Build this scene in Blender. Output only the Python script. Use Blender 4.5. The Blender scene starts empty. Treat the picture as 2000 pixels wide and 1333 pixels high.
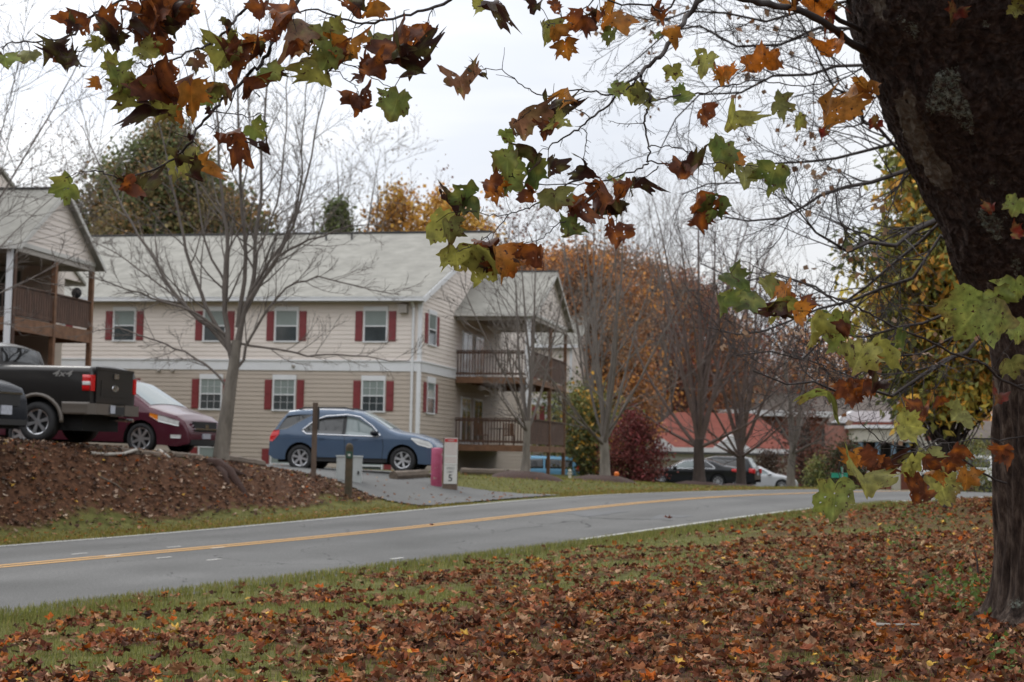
import bpy, bmesh, math, random
import numpy as np
from mathutils import Vector, Matrix

# ------------------------------------------------------------------ camera, world, sun, exposure
F = 3000.0                                   # focal length in photo pixels (2000 wide)
CAM = np.array([0.0, 0.0, 1.6])
PITCH = math.atan(218.5 / F); ROLL = 0.02
_cp, _sp = math.cos(PITCH), math.sin(PITCH)
_fw = np.array([0, _cp, _sp]); _r0 = np.array([1.0, 0, 0]); _u0 = np.array([0, -_sp, _cp])
_R = _r0 * math.cos(ROLL) + _u0 * math.sin(ROLL)
_U = -_r0 * math.sin(ROLL) + _u0 * math.cos(ROLL)
scene = bpy.context.scene
col = scene.collection
cd = bpy.data.cameras.new("camera"); cam = bpy.data.objects.new("camera", cd); col.objects.link(cam)
m4 = Matrix(((_R[0], _U[0], -_fw[0], CAM[0]), (_R[1], _U[1], -_fw[1], CAM[1]), (_R[2], _U[2], -_fw[2], CAM[2]), (0, 0, 0, 1)))
cam.matrix_world = m4
cd.sensor_width = 36.0; cd.lens = 36.0 * F / 2000.0
cd.clip_start = 0.1; cd.clip_end = 3000
cd.dof.use_dof = True; cd.dof.focus_distance = 7.9; cd.dof.aperture_fstop = 4.6
scene.camera = cam

scene.view_settings.view_transform = 'Standard'
scene.view_settings.look = 'None'
scene.view_settings.exposure = 0.12
scene.view_settings.gamma = 1.0

W = bpy.data.worlds.new("World"); scene.world = W; W.use_nodes = True
nt = W.node_tree; nt.nodes.clear()
def N(t, typ, **kw):
    n = t.nodes.new(typ)
    for k, v in kw.items():
        if k in ('ops',): continue
        setattr(n, k, v)
    return n
out = N(nt, 'ShaderNodeOutputWorld')
sky = N(nt, 'ShaderNodeTexSky', sky_type='NISHITA'); sky.sun_disc = False
sky.sun_elevation = math.radians(42); sky.sun_rotation = math.radians(-25)
bg1 = N(nt, 'ShaderNodeBackground'); bg1.inputs[1].default_value = 0.10
nt.links.new(sky.outputs[0], bg1.inputs[0])
tc = N(nt, 'ShaderNodeTexCoord')
sep = N(nt, 'ShaderNodeSeparateXYZ'); nt.links.new(tc.outputs['Generated'], sep.inputs[0])
# overcast dome, brighter towards the zenith, with long soft bands of cloud
grad = N(nt, 'ShaderNodeMapRange'); grad.inputs[1].default_value = 0.0; grad.inputs[2].default_value = 1.0
grad.inputs[3].default_value = 0.80; grad.inputs[4].default_value = 2.05
nt.links.new(sep.outputs[2], grad.inputs[0])
mp = N(nt, 'ShaderNodeMapping'); mp.inputs['Scale'].default_value = (1.6, 1.6, 9.0)
nt.links.new(tc.outputs['Generated'], mp.inputs[0])
nz = N(nt, 'ShaderNodeTexNoise'); nz.inputs['Scale'].default_value = 1.6; nz.inputs['Detail'].default_value = 5; nz.inputs['Roughness'].default_value = 0.5
nt.links.new(mp.outputs[0], nz.inputs['Vector'])
cr = N(nt, 'ShaderNodeValToRGB')
cr.color_ramp.elements[0].position = 0.36; cr.color_ramp.elements[0].color = (0.86, 0.895, 0.965, 1)
cr.color_ramp.elements[1].position = 0.66; cr.color_ramp.elements[1].color = (1.09, 1.085, 1.08, 1)
nt.links.new(nz.outputs[0], cr.inputs[0])
# the cloud is thinner and whiter towards the upper left
dx = N(nt, 'ShaderNodeMapRange'); dx.inputs[1].default_value = 0.05; dx.inputs[2].default_value = -0.33
dx.inputs[3].default_value = 1.0; dx.inputs[4].default_value = 1.32
nt.links.new(sep.outputs[0], dx.inputs[0])
mul = N(nt, 'ShaderNodeVectorMath', operation='SCALE'); nt.links.new(cr.outputs[0], mul.inputs[0]); nt.links.new(grad.outputs[0], mul.inputs['Scale'])
mul2 = N(nt, 'ShaderNodeVectorMath', operation='SCALE'); nt.links.new(mul.outputs[0], mul2.inputs[0]); nt.links.new(dx.outputs[0], mul2.inputs['Scale'])
bg2 = N(nt, 'ShaderNodeBackground'); bg2.inputs[1].default_value = 0.86
nt.links.new(mul2.outputs[0], bg2.inputs[0])
mix = N(nt, 'ShaderNodeMixShader'); mix.inputs[0].default_value = 0.92
nt.links.new(bg1.outputs[0], mix.inputs[1]); nt.links.new(bg2.outputs[0], mix.inputs[2]); nt.links.new(mix.outputs[0], out.inputs[0])

sd = bpy.data.lights.new("sun", 'SUN'); sun = bpy.data.objects.new("sun", sd); col.objects.link(sun)
sd.energy = 1.0; sd.angle = math.radians(25); sd.color = (1.0, 0.96, 0.90)
sun.rotation_euler = (math.radians(48), 0, math.radians(-25 + 180 + 50))

# ------------------------------------------------------------------ helpers
def ray(px, py):
    return _fw + _R * (px - 1000.0) / F + _U * (666.5 - py) / F
def P(px, py, Y):
    d = ray(px, py); return CAM + d * (Y / d[1])
def project(p):
    q = np.asarray(p, float) - CAM
    z = q @ _fw
    return 1000 + F * (q @ _R) / z, 666.5 - F * (q @ _U) / z

def col_lin(r, g, b):
    f = lambda c: ((c / 255.0) / 12.92 if c / 255.0 <= 0.04045 else ((c / 255.0 + 0.055) / 1.055) ** 2.4)
    return (f(r), f(g), f(b), 1.0)

def mesh_np(name, V, faces, mat=None, parent=None, cols=None, smooth=True, uv=None, mats=None, midx=None):
    """faces: list of int arrays (M,k)"""
    V = np.asarray(V, np.float32).reshape(-1, 3)
    me = bpy.data.meshes.new(name)
    faces = [np.asarray(f, np.int32) for f in faces if len(f)]
    nl = sum(f.size for f in faces); nf = sum(len(f) for f in faces)
    me.vertices.add(len(V)); me.vertices.foreach_set('co', V.ravel())
    me.loops.add(nl); me.polygons.add(nf)
    me.loops.foreach_set('vertex_index', np.concatenate([f.ravel() for f in faces]))
    tot = np.concatenate([np.full(len(f), f.shape[1], np.int32) for f in faces])
    st = np.concatenate([[0], np.cumsum(tot)[:-1]]).astype(np.int32)
    me.polygons.foreach_set('loop_start', st); me.polygons.foreach_set('loop_total', tot)
    me.polygons.foreach_set('use_smooth', np.full(nf, bool(smooth)))
    if midx is not None: me.polygons.foreach_set('material_index', np.asarray(midx, np.int32))
    me.update(calc_edges=True)
    if cols is not None:
        a = me.color_attributes.new('col', 'FLOAT_COLOR', 'POINT')
        c = np.ones((len(V), 4), np.float32); c[:, :3] = cols
        a.data.foreach_set('color', c.ravel())
    if mats:
        for m in mats: me.materials.append(m)
    elif mat: me.materials.append(mat)
    o = bpy.data.objects.new(name, me); col.objects.link(o)
    if parent is not None: o.parent = parent
    return o

class MB:
    """collects simple solids into one mesh"""
    def __init__(s): s.v = []; s.f = {}; s.n = 0
    def add(s, V, faces):
        V = np.asarray(V, float).reshape(-1, 3)
        for f in faces:
            s.f.setdefault(len(f), []).append([i + s.n for i in f])
        s.v.append(V); s.n += len(V); return s
    def addq(s, V, Q):
        V = np.asarray(V, float).reshape(-1, 3); Q = np.asarray(Q)
        s.f.setdefault(Q.shape[1], []).extend((Q + s.n).tolist()); s.v.append(V); s.n += len(V); return s
    def box(s, x0, x1, y0, y1, z0, z1):
        V = [(x, y, z) for z in (z0, z1) for y in (y0, y1) for x in (x0, x1)]
        return s.add(V, [(0, 2, 3, 1), (4, 5, 7, 6), (0, 1, 5, 4), (2, 6, 7, 3), (0, 4, 6, 2), (1, 3, 7, 5)])
    def bar(s, a, b, w, h, up=(0, 0, 1)):
        a = np.array(a, float); b = np.array(b, float); d = b - a; d /= np.linalg.norm(d)
        up = np.array(up, float); sd_ = np.cross(d, up)
        if np.linalg.norm(sd_) < 1e-6: sd_ = np.cross(d, (1, 0, 0))
        sd_ /= np.linalg.norm(sd_); u = np.cross(sd_, d)
        V = []
        for p in (a, b):
            for i, j in ((-1, -1), (1, -1), (1, 1), (-1, 1)): V.append(p + sd_ * i * w / 2 + u * j * h / 2)
        return s.add(V, [(3, 2, 1, 0), (4, 5, 6, 7), (0, 1, 5, 4), (1, 2, 6, 5), (2, 3, 7, 6), (3, 0, 4, 7)])
    def tube(s, pts, rad, n=8, cap=True):
        V, Q = tubes([np.asarray(pts, float)], [np.broadcast_to(np.asarray(rad, float), (len(pts),))], n)
        k = s.n; s.addq(V, Q)
        if cap:
            s.f.setdefault(n, []).append([k + i for i in range(n)][::-1]); s.f[n].append([k + (len(pts) - 1) * n + i for i in range(n)])
        return s
    def lathe(s, prof, n=24, axis='z', c=(0, 0, 0)):
        V = []
        for i in range(n):
            a = 2 * math.pi * i / n
            for r, h in prof:
                p = (r * math.cos(a), r * math.sin(a), h) if axis == 'z' else (r * math.cos(a), h, r * math.sin(a))
                V.append((p[0] + c[0], p[1] + c[1], p[2] + c[2]))
        m = len(prof); Q = []
        for i in range(n):
            j = (i + 1) % n
            for k in range(m - 1): Q.append((i * m + k, j * m + k, j * m + k + 1, i * m + k + 1))
        return s.add(V, Q)
    def build(s, name, mat, parent=None, smooth=False, off=None):
        V = np.concatenate(s.v)
        if off is not None: V = V - np.asarray(off)
        return mesh_np(name, V, [np.array(f) for f in s.f.values()], mat, parent, smooth=smooth)

def tubes(polys, rads, n=5):
    """all polylines -> one vertex / quad array; polylines may differ in length"""
    Vs = []; Qs = []; base = 0
    groups = {}
    for i, p in enumerate(polys): groups.setdefault(len(p), []).append(i)
    ang = np.arange(n) * 2 * math.pi / n
    ca, sa = np.cos(ang), np.sin(ang)
    for k, idx in groups.items():
        A = np.array([polys[i] for i in idx]); Rr = np.array([rads[i] for i in idx])
        T = np.empty_like(A); T[:, 1:-1] = A[:, 2:] - A[:, :-2]; T[:, 0] = A[:, 1] - A[:, 0]; T[:, -1] = A[:, -1] - A[:, -2]
        T /= np.maximum(np.linalg.norm(T, axis=2, keepdims=True), 1e-9)
        ref = np.zeros((len(A), 3)); m = A[:, -1] - A[:, 0]; m /= np.maximum(np.linalg.norm(m, axis=1, keepdims=True), 1e-9)
        ref[:, 2] = 1; v = np.abs(m[:, 2]) > 0.8; ref[v] = (1, 0, 0)
        B = np.cross(T, ref[:, None, :]); B /= np.maximum(np.linalg.norm(B, axis=2, keepdims=True), 1e-9)
        C = np.cross(B, T)
        V = A[:, :, None, :] + Rr[:, :, None, None] * (B[:, :, None, :] * ca[None, None, :, None] + C[:, :, None, :] * sa[None, None, :, None])
        nb = len(A)
        ii = np.arange(nb)[:, None, None] * k * n + np.arange(k - 1)[None, :, None] * n
        a = np.arange(n)[None, None, :]; b = (a + 1) % n
        Q = np.stack([ii + a, ii + b, ii + n + b, ii + n + a], -1).reshape(-1, 4) + base
        Vs.append(V.reshape(-1, 3)); Qs.append(Q); base += nb * k * n
    return np.concatenate(Vs), np.concatenate(Qs)

def empty(name, loc, rz=0.0, label=None, cat=None, group=None):
    o = bpy.data.objects.new(name, None); col.objects.link(o); o.empty_display_size = 0.3
    o.location = [float(c) for c in loc]; o.rotation_euler = (0, 0, rz)
    return tag(o, label, cat, group)
def tag(o, label=None, cat=None, group=None, kind=None):
    if label: o['label'] = label
    if cat: o['category'] = cat
    if group: o['group'] = group
    if kind: o['kind'] = kind
    return o
def copy_tree(o, parent=None):
    c = o.copy(); col.objects.link(c)
    if parent is not None: c.parent = parent
    for ch in list(o.children): copy_tree(ch, c)
    return c

# ------------------------------------------------------------------ materials
def newmat(name):
    m = bpy.data.materials.new(name); m.use_nodes = True
    t = m.node_tree; b = t.nodes['Principled BSDF']
    return m, t, b
def simple(name, rgb, rough=0.6, metal=0.0, noise=0.0, nscale=8.0, bump=0.0, bscale=40.0, coat=0.0, rgb2=None, stretch=(1, 1, 1), spec=None):
    m, t, b = newmat(name)
    b.inputs['Roughness'].default_value = rough; b.inputs['Metallic'].default_value = metal
    if spec is not None: b.inputs['Specular IOR Level'].default_value = spec
    if coat: b.inputs['Coat Weight'].default_value = coat; b.inputs['Coat Roughness'].default_value = 0.06
    tcn = N(t, 'ShaderNodeTexCoord'); mp_ = N(t, 'ShaderNodeMapping'); mp_.inputs['Scale'].default_value = stretch
    t.links.new(tcn.outputs['Object'], mp_.inputs[0])
    if noise or rgb2:
        n = N(t, 'ShaderNodeTexNoise'); n.inputs['Scale'].default_value = nscale; n.inputs['Detail'].default_value = 5
        n.inputs['Roughness'].default_value = 0.65
        t.links.new(mp_.outputs[0], n.inputs['Vector'])
        r = N(t, 'ShaderNodeValToRGB')
        c1 = tuple(c * (1 - noise) for c in rgb[:3]) + (1,)
        c2 = (tuple(rgb2[:3]) + (1,)) if rgb2 else tuple(min(1, c * (1 + noise)) for c in rgb[:3]) + (1,)
        r.color_ramp.elements[0].position = 0.32; r.color_ramp.elements[0].color = c1
        r.color_ramp.elements[1].position = 0.68; r.color_ramp.elements[1].color = c2
        t.links.new(n.outputs[0], r.inputs[0]); t.links.new(r.outputs[0], b.inputs['Base Color'])
    else:
        b.inputs['Base Color'].default_value = tuple(rgb[:3]) + (1,)
    if bump:
        n2 = N(t, 'ShaderNodeTexNoise'); n2.inputs['Scale'].default_value = bscale; n2.inputs['Detail'].default_value = 4
        t.links.new(mp_.outputs[0], n2.inputs['Vector'])
        bp = N(t, 'ShaderNodeBump'); bp.inputs['Strength'].default_value = bump; bp.inputs['Distance'].default_value = 0.02
        t.links.new(n2.outputs[0], bp.inputs['Height']); t.links.new(bp.outputs[0], b.inputs['Normal'])
    return m
def S(r, g, b): return col_lin(r, g, b)

M = {}
M['cream_siding'] = simple('cream_siding', (.70, .63, .575), .55, noise=.05, nscale=.7, stretch=(1, 1, 3))
M['tan_siding'] = simple('tan_siding', (.44, .375, .315), .55, noise=.05, nscale=.7, stretch=(1, 1, 3))
M['white_trim'] = simple('white_trim', (.68, .69, .71), .45, noise=.04, nscale=2)
M['shutter_red'] = simple('shutter_red', (.20, .030, .034), .45, noise=.12, nscale=2)
M['roof'] = simple('shingle_roof', (.265, .258, .232), .95, spec=.1, noise=.17, nscale=1.3, bump=.5, bscale=18)
M['dark_edge'] = simple('dark_edge', (.05, .05, .05), .6)
M['soffit'] = simple('soffit', (.35, .32, .29), .7)
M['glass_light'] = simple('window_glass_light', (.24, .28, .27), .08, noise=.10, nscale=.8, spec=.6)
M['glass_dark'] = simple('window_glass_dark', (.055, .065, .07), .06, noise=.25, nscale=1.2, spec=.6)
M['deck_wood'] = simple('deck_wood', (.085, .045, .030), .8, noise=.35, nscale=5, stretch=(1, 1, .3), bump=.3)
M['deck_wood_light'] = simple('deck_beam_wood', (.17, .085, .045), .8, noise=.3, nscale=4, bump=.3)
M['rail_grey'] = simple('weathered_rail', (.075, .052, .042), .85, noise=.3, nscale=5)
M['concrete'] = simple('concrete', (.30, .28, .25), .9, noise=.15, nscale=4, bump=.3)
M['tyre'] = simple('tyre_rubber', (.018, .018, .019), .75, noise=.2, nscale=10)
M['well'] = simple('wheel_well', (.008, .008, .008), .95)
M['alloy'] = simple('alloy', (.62, .63, .65), .28, metal=.85, noise=.05)
M['chrome'] = simple('chrome', (.75, .76, .78), .14, metal=1.0)
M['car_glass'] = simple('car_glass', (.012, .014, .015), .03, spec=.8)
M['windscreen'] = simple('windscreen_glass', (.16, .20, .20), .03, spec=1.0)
M['tail_red'] = simple('tail_lamp_red', (.55, .008, .010), .12, spec=.8)
M['lamp_clear'] = simple('lamp_clear', (.62, .63, .62), .08, spec=.8, noise=.15, nscale=12)
M['lamp_amber'] = simple('lamp_amber', (.75, .22, .02), .12, spec=.8)
M['black_plastic'] = simple('black_plastic', (.014, .014, .015), .55)
M['plate'] = simple('licence_plate', (.42, .44, .50), .4, noise=.2, nscale=20)
def paint(name, rgb, metal=.10, rough=.22): return simple(name, rgb, rough, metal, coat=.35, noise=.03, nscale=1.5, spec=.35)
M['paint_blue'] = paint('paint_slate_blue', (.070, .108, .170))
M['paint_maroon'] = paint('paint_maroon', (.080, .016, .028))
M['paint_black'] = paint('paint_black', (.008, .009, .011))
M['paint_truck'] = paint('paint_charcoal', (.016, .014, .013), rough=.38)
M['paint_taupe'] = paint('paint_taupe', (.125, .108, .092), rough=.4)
M['paint_navy'] = simple('paint_navy', (.006, .008, .013), .25, spec=.25, noise=.03)
M['paint_silver'] = paint('paint_silver', (.45, .46, .47))
M['paint_teal'] = paint('paint_light_blue', (.16, .40, .62), metal=.1)
M['paint_white'] = paint('paint_white', (.70, .71, .72), metal=0)

def attr_leaf(name, transl=.35, rough=.55, var=.25, nscale=30.0, spots=None, holes=False, bump=0.0, spec=.3, spot_col=(.055, .022, .012)):
    m, t, b = newmat(name)
    at = N(t, 'ShaderNodeAttribute', attribute_name='col')
    tcn = N(t, 'ShaderNodeTexCoord')
    n = N(t, 'ShaderNodeTexNoise'); n.inputs['Scale'].default_value = nscale; n.inputs['Detail'].default_value = 3
    t.links.new(tcn.outputs['Object'], n.inputs['Vector'])
    mr = N(t, 'ShaderNodeMapRange'); mr.inputs[3].default_value = 1 - var * 1.3; mr.inputs[4].default_value = 1 + var * 1.3
    mr.inputs[1].default_value = .3; mr.inputs[2].default_value = .7
    t.links.new(n.outputs[0], mr.inputs[0])
    vm = N(t, 'ShaderNodeVectorMath', operation='SCALE'); t.links.new(at.outputs['Color'], vm.inputs[0]); t.links.new(mr.outputs[0], vm.inputs['Scale'])
    c = vm.outputs[0]
    if spots is not None:
        n2 = N(t, 'ShaderNodeTexNoise'); n2.inputs['Scale'].default_value = spots; n2.inputs['Detail'].default_value = 4; n2.inputs['Roughness'].default_value = .6
        t.links.new(tcn.outputs['Object'], n2.inputs['Vector'])
        r2 = N(t, 'ShaderNodeMapRange'); r2.inputs[1].default_value = .60; r2.inputs[2].default_value = .66; t.links.new(n2.outputs[0], r2.inputs[0])
        mx = N(t, 'ShaderNodeMix', data_type='RGBA'); t.links.new(r2.outputs[0], mx.inputs[0]); t.links.new(c, mx.inputs[6]); mx.inputs[7].default_value = spot_col + (1,)
        c = mx.outputs[2]
    t.links.new(c, b.inputs['Base Color']); b.inputs['Roughness'].default_value = rough; b.inputs['Specular IOR Level'].default_value = spec
    o = t.nodes['Material Output']
    tr = N(t, 'ShaderNodeBsdfTranslucent'); t.links.new(c, tr.inputs[0])
    ms = N(t, 'ShaderNodeMixShader'); ms.inputs[0].default_value = transl
    t.links.new(b.outputs[0], ms.inputs[1]); t.links.new(tr.outputs[0], ms.inputs[2])
    last = ms.outputs[0]
    if holes:
        n3 = N(t, 'ShaderNodeTexNoise'); n3.inputs['Scale'].default_value = 42; n3.inputs['Detail'].default_value = 2
        t.links.new(tcn.outputs['Object'], n3.inputs['Vector'])
        gt = N(t, 'ShaderNodeMath', operation='GREATER_THAN'); gt.inputs[1].default_value = .70; t.links.new(n3.outputs[0], gt.inputs[0])
        tp = N(t, 'ShaderNodeBsdfTransparent'); m3 = N(t, 'ShaderNodeMixShader')
        t.links.new(gt.outputs[0], m3.inputs[0]); t.links.new(last, m3.inputs[1]); t.links.new(tp.outputs[0], m3.inputs[2]); last = m3.outputs[0]
    t.links.new(last, o.inputs[0])
    return m
M['leaf'] = attr_leaf('sycamore_leaf', .42, .6, .28, 22, spots=26, holes=True)
M['litter'] = attr_leaf('fallen_leaf', .12, .85, .30, 12, spec=.15)
M['foliage'] = attr_leaf('foliage', .30, .6, .25, 2.0)
M['grass'] = attr_leaf('grass_blade', .30, .6, .15, 3.0)
M['bark_grey'] = simple('bark_grey_brown', (.165, .145, .12), .9, noise=.35, nscale=6, stretch=(1, 1, .25), bump=.6, bscale=30)
M['bark_dark'] = simple('bark_dark', (.050, .036, .030), .9, noise=.35, nscale=6, stretch=(1, 1, .25), bump=.6, bscale=30)
M['twig_grey'] = simple('twig_grey', (.135, .115, .10), .9, noise=.2, nscale=3)
M['twig_dark'] = simple('twig_dark', (.040, .032, .030), .9, noise=.2, nscale=3)
M['twig_red'] = simple('twig_reddish', (.105, .074, .064), .9, noise=.2, nscale=3)
M['mulch'] = simple('mulch', (.045, .022, .016), .95, noise=.4, nscale=30, bump=.8, bscale=60)

# ------------------------------------------------------------------ terrain
RO = np.array([-6.8, 20.4]); RD = np.array([.565, .825]); RD /= np.linalg.norm(RD); RN = np.array([-RD[1], RD[0]])
_ht = np.array([-60, -10, -5, 0, 4.5, 9, 14.5, 20, 28, 36, 50, 75, 120, 300, 2000.])
_hh = np.array([2.6, 2.02, 1.85, 1.68, 1.58, 1.43, 1.20, 1.02, 0.98, 1.00, 1.28, 2.1, 2.7, 3.0, 3.0])
def road_z(t):
    # gently smoothed profile
    return 1.6 - sum(np.interp(t + d, _ht, _hh) for d in (-3, -1.5, 0, 1.5, 3)) / 5.0
_ctl = [(75, 862, 30), (0, 864, 27), (-250, 860, 30), (-700, 855, 30), (275, 880, 34), (430, 903, 34.5), (350, 884, 33.5), (585, 917, 43), (783, 923, 42.3),
        (515, 920, 38), (620, 938, 35.8), (700, 950, 34.8), (880, 948, 38), (890, 984, 34.4), (1100, 974, 38.4), (1000, 966, 37), (1025, 927, 46), (1180, 940, 52),
        (1365, 951, 62), (1445, 955, 66), (1545, 957, 78), (1310, 949, 79), (1450, 952, 79), (1510, 958, 98), (300, 900, 60), (700, 917, 58), (820, 922, 60), (1000, 925, 60),
        (1105, 926, 75), (1050, 926, 92), (1300, 945, 115), (-200, 862, 60), (-100, 862, 46), (1800, 952, 108), (800, 930, 48), (950, 930, 47)]
_cp3 = np.array([P(*c) for c in _ctl] + [(-80, 130, 1.2), (-200, 200, 3), (-40, 25, 1.7), (-60, 90, 1.5), (0, 160, .2), (60, 200, -.5), (200, 300, -.5)])
def _tps_fit(C, lam=.02):
    X = C[:, :2] / 40.0; n = len(X)
    d = np.linalg.norm(X[:, None] - X[None], axis=2); K = np.where(d > 0, d * d * np.log(np.maximum(d, 1e-9)), 0) + lam * np.eye(n)
    Pm = np.c_[np.ones(n), X]; A = np.zeros((n + 3, n + 3)); A[:n, :n] = K; A[:n, n:] = Pm; A[n:, :n] = Pm.T
    return np.linalg.solve(A, np.r_[C[:, 2], np.zeros(3)])
_tw = _tps_fit(_cp3)
def plateau(x, y):
    x = np.asarray(x, float); y = np.asarray(y, float)
    X = np.stack([x.ravel(), y.ravel()], 1) / 40.0; C = _cp3[:, :2] / 40.0
    d = np.linalg.norm(X[:, None] - C[None], axis=2); K = np.where(d > 0, d * d * np.log(np.maximum(d, 1e-9)), 0)
    z = K @ _tw[:-3] + _tw[-3] + X @ _tw[-2:]
    return np.clip(z, -1.6, 3.2).reshape(x.shape)
def sstep(a, b, x):
    q = np.clip((x - a) / (b - a), 0, 1); return q * q * (3 - 2 * q)
def vnoise(x, y, s, seed=0):
    """cheap smooth 2d value noise"""
    x = np.asarray(x, float) * s + 1000.5 + seed * 17.3; y = np.asarray(y, float) * s + 1000.5 - seed * 9.1
    xi = np.floor(x); yi = np.floor(y); fx = x - xi; fy = y - yi; fx = fx * fx * (3 - 2 * fx); fy = fy * fy * (3 - 2 * fy)
    def h(a, b):
        q = np.sin(a * 127.1 + b * 311.7 + seed * 74.7) * 43758.5453; return q - np.floor(q)
    return (h(xi, yi) * (1 - fx) + h(xi + 1, yi) * fx) * (1 - fy) + (h(xi, yi + 1) * (1 - fx) + h(xi + 1, yi + 1) * fx) * fy
def tu(x, y):
    dx_ = np.asarray(x, float) - RO[0]; dy_ = np.asarray(y, float) - RO[1]
    return dx_ * RD[0] + dy_ * RD[1], dx_ * RN[0] + dy_ * RN[1]
HF, HN = 3.17, 3.95    # far and near half widths of the asphalt
def gz(x, y):
    x = np.asarray(x, float); y = np.asarray(y, float)
    t, u = tu(x, y); zr = road_z(t)
    zr_ = zr - .035
    # right-hand (near) side
    right = zr + .30 * sstep(HN + .2, 9.8, -u) + .05 * (vnoise(x, y, .5, 3) - .5) * sstep(HN, HN + 2, -u)
    # left-hand side
    pl = plateau(x, y)
    wb = 4.6 - .9 * sstep(10, 14, t) + 1.6 * sstep(20, 30, t); we = 6.9 + 2.6 * sstep(22, 30, t)
    k = sstep(wb, we, u)
    left = (zr + .01) * (1 - k) + pl * k + .05 * (vnoise(x, y, .6, 5) - .5) * sstep(5, 6, u) * (1 - sstep(7, 9, u)) 
    z = np.where(u > HF, left, np.where(u < -HN, right, zr_))
    # hills far away behind the houses
    hill = 7.0 * sstep(110, 260, y) * sstep(30, -60, x) + 4 * sstep(150, 320, y)
    return z + hill
def gz1(x, y): return float(gz(np.array([x]), np.array([y]))[0])
def ground_at(px, Y, dz=0.0):
    """world point on the ground whose picture column is px at distance Y"""
    x = P(px, 900, Y)[0]
    for _ in range(4):
        z = gz1(x, Y); py = project((x, Y, z))[1]; x = P(px, py, Y)[0]
    return np.array([x, Y, gz1(x, Y) + dz])

# driveway / lots (asphalt) in plan
def poly_in(x, y, poly):
    x = np.asarray(x); y = np.asarray(y); ins = np.zeros(x.shape, bool); n = len(poly)
    for i in range(n):
        x0, y0 = poly[i]; x1, y1 = poly[(i + 1) % n]
        c = ((y0 > y) != (y1 > y)) & (x < (x1 - x0) * (y - y0) / (y1 - y0 + 1e-12) + x0); ins ^= c
    return ins
DRIVE = [(-1.75, 34.0), (-3.3, 35.0), (-4.6, 36.2), (-5.9, 38.2), (-7.2, 38.9), (-9.5, 38.2), (-13, 34), (-19, 33), (-19, 50), (-5, 52), (-1.6, 48.5), (-1.9, 44.5), (-2.3, 41.5), (-1.7, 39.3), (-.3, 38.9), (1.35, 38.6)]
xs = np.unique(np.concatenate([np.linspace(-400, -60, 18), np.linspace(-60, -15, 46), np.arange(-15, 14, .26), np.linspace(14, 60, 40), np.linspace(60, 400, 18)]))
ys = np.unique(np.concatenate([np.linspace(-30, 7, 16), np.arange(7, 46, .28), np.linspace(46, 130, 110), np.linspace(130, 900, 34)]))
GX, GY = np.meshgrid(xs, ys)
GZ = gz(GX, GY)
nx, ny = len(xs), len(ys)
ii = (np.arange(ny - 1)[:, None] * nx + np.arange(nx - 1)[None, :]).ravel()
Q = np.stack([ii, ii + 1, ii + nx + 1, ii + nx], -1)
T_, U_ = tu(GX, GY)
# r = leaf litter, g = green grass, b = bare earth ; these are kinds of ground, not light
def cover(x, y):
    t, u = tu(x, y)
    n1 = vnoise(x, y, .9, 1); n2 = vnoise(x, y, .35, 2); n3 = vnoise(x, y, 2.3, 4)
    lit = np.where(u < -HN, sstep(.05, 1.0, (-u - HN) / 8.5 + (n1 - .5) * .75 + (n2 - .5) * .5 + (n3 - .5) * .8 + .12 + .55 * sstep(3, 13, t)) * (.72 + .20 * sstep(22, 10, y)), 0)
    lit = np.maximum(lit, np.where(u > 4.6, sstep(4.6, 5.4, u + (n1 - .5) * .7) * (1 - .78 * sstep(15, 18, t)), 0))
    lit = np.where((u > HF) & (u <= 5.4), np.maximum(lit, .55 * n3), lit)
    return np.clip(lit, 0, 1)
LIT = cover(GX, GY)
cols = np.stack([LIT, 1 - LIT, np.where((U_ > 6) & (T_ < 16), 1.0, 0.0)], -1).reshape(-1, 3)
gm, t, b = newmat('ground')
at = N(t, 'ShaderNodeAttribute', attribute_name='col'); sp = N(t, 'ShaderNodeSeparateColor'); t.links.new(at.outputs['Color'], sp.inputs[0])
tcn = N(t, 'ShaderNodeTexCoord')
def nramp(scale, c1, c2, p1=.35, p2=.65, det=6):
    n = N(t, 'ShaderNodeTexNoise'); n.inputs['Scale'].default_value = scale; n.inputs['Detail'].default_value = det; n.inputs['Roughness'].default_value = .7
    t.links.new(tcn.outputs['Object'], n.inputs['Vector'])
    r = N(t, 'ShaderNodeValToRGB'); r.color_ramp.elements[0].position = p1; r.color_ramp.elements[0].color = c1 + (1,)
    r.color_ramp.elements[1].position = p2; r.color_ramp.elements[1].color = c2 + (1,); t.links.new(n.outputs[0], r.inputs[0]); return r.outputs[0], n.outputs[0]
litc, _ = nramp(9, (.040, .020, .013), (.13, .064, .036))
grc, _ = nramp(5, (.060, .062, .018), (.135, .130, .042))
mx = N(t, 'ShaderNodeMix', data_type='RGBA')
nb = N(t, 'ShaderNodeTexNoise'); nb.inputs['Scale'].default_value = 6; nb.inputs['Detail'].default_value = 5; t.links.new(tcn.outputs['Object'], nb.inputs['Vector'])
ad = N(t, 'ShaderNodeMath', operation='ADD'); t.links.new(sp.outputs[0], ad.inputs[0]); t.links.new(nb.outputs[0], ad.inputs[1])
rr = N(t, 'ShaderNodeMapRange'); rr.inputs[1].default_value = .95; rr.inputs[2].default_value = 1.35; t.links.new(ad.outputs[0], rr.inputs[0])
t.links.new(rr.outputs[0], mx.inputs[0]); t.links.new(grc, mx.inputs[6]); t.links.new(litc, mx.inputs[7])
t.links.new(mx.outputs[2], b.inputs['Base Color']); b.inputs['Roughness'].default_value = .95; b.inputs['Specular IOR Level'].default_value = .1
nn = N(t, 'ShaderNodeTexNoise'); nn.inputs['Scale'].default_value = 22; nn.inputs['Detail'].default_value = 5; t.links.new(tcn.outputs['Object'], nn.inputs['Vector'])
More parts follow.
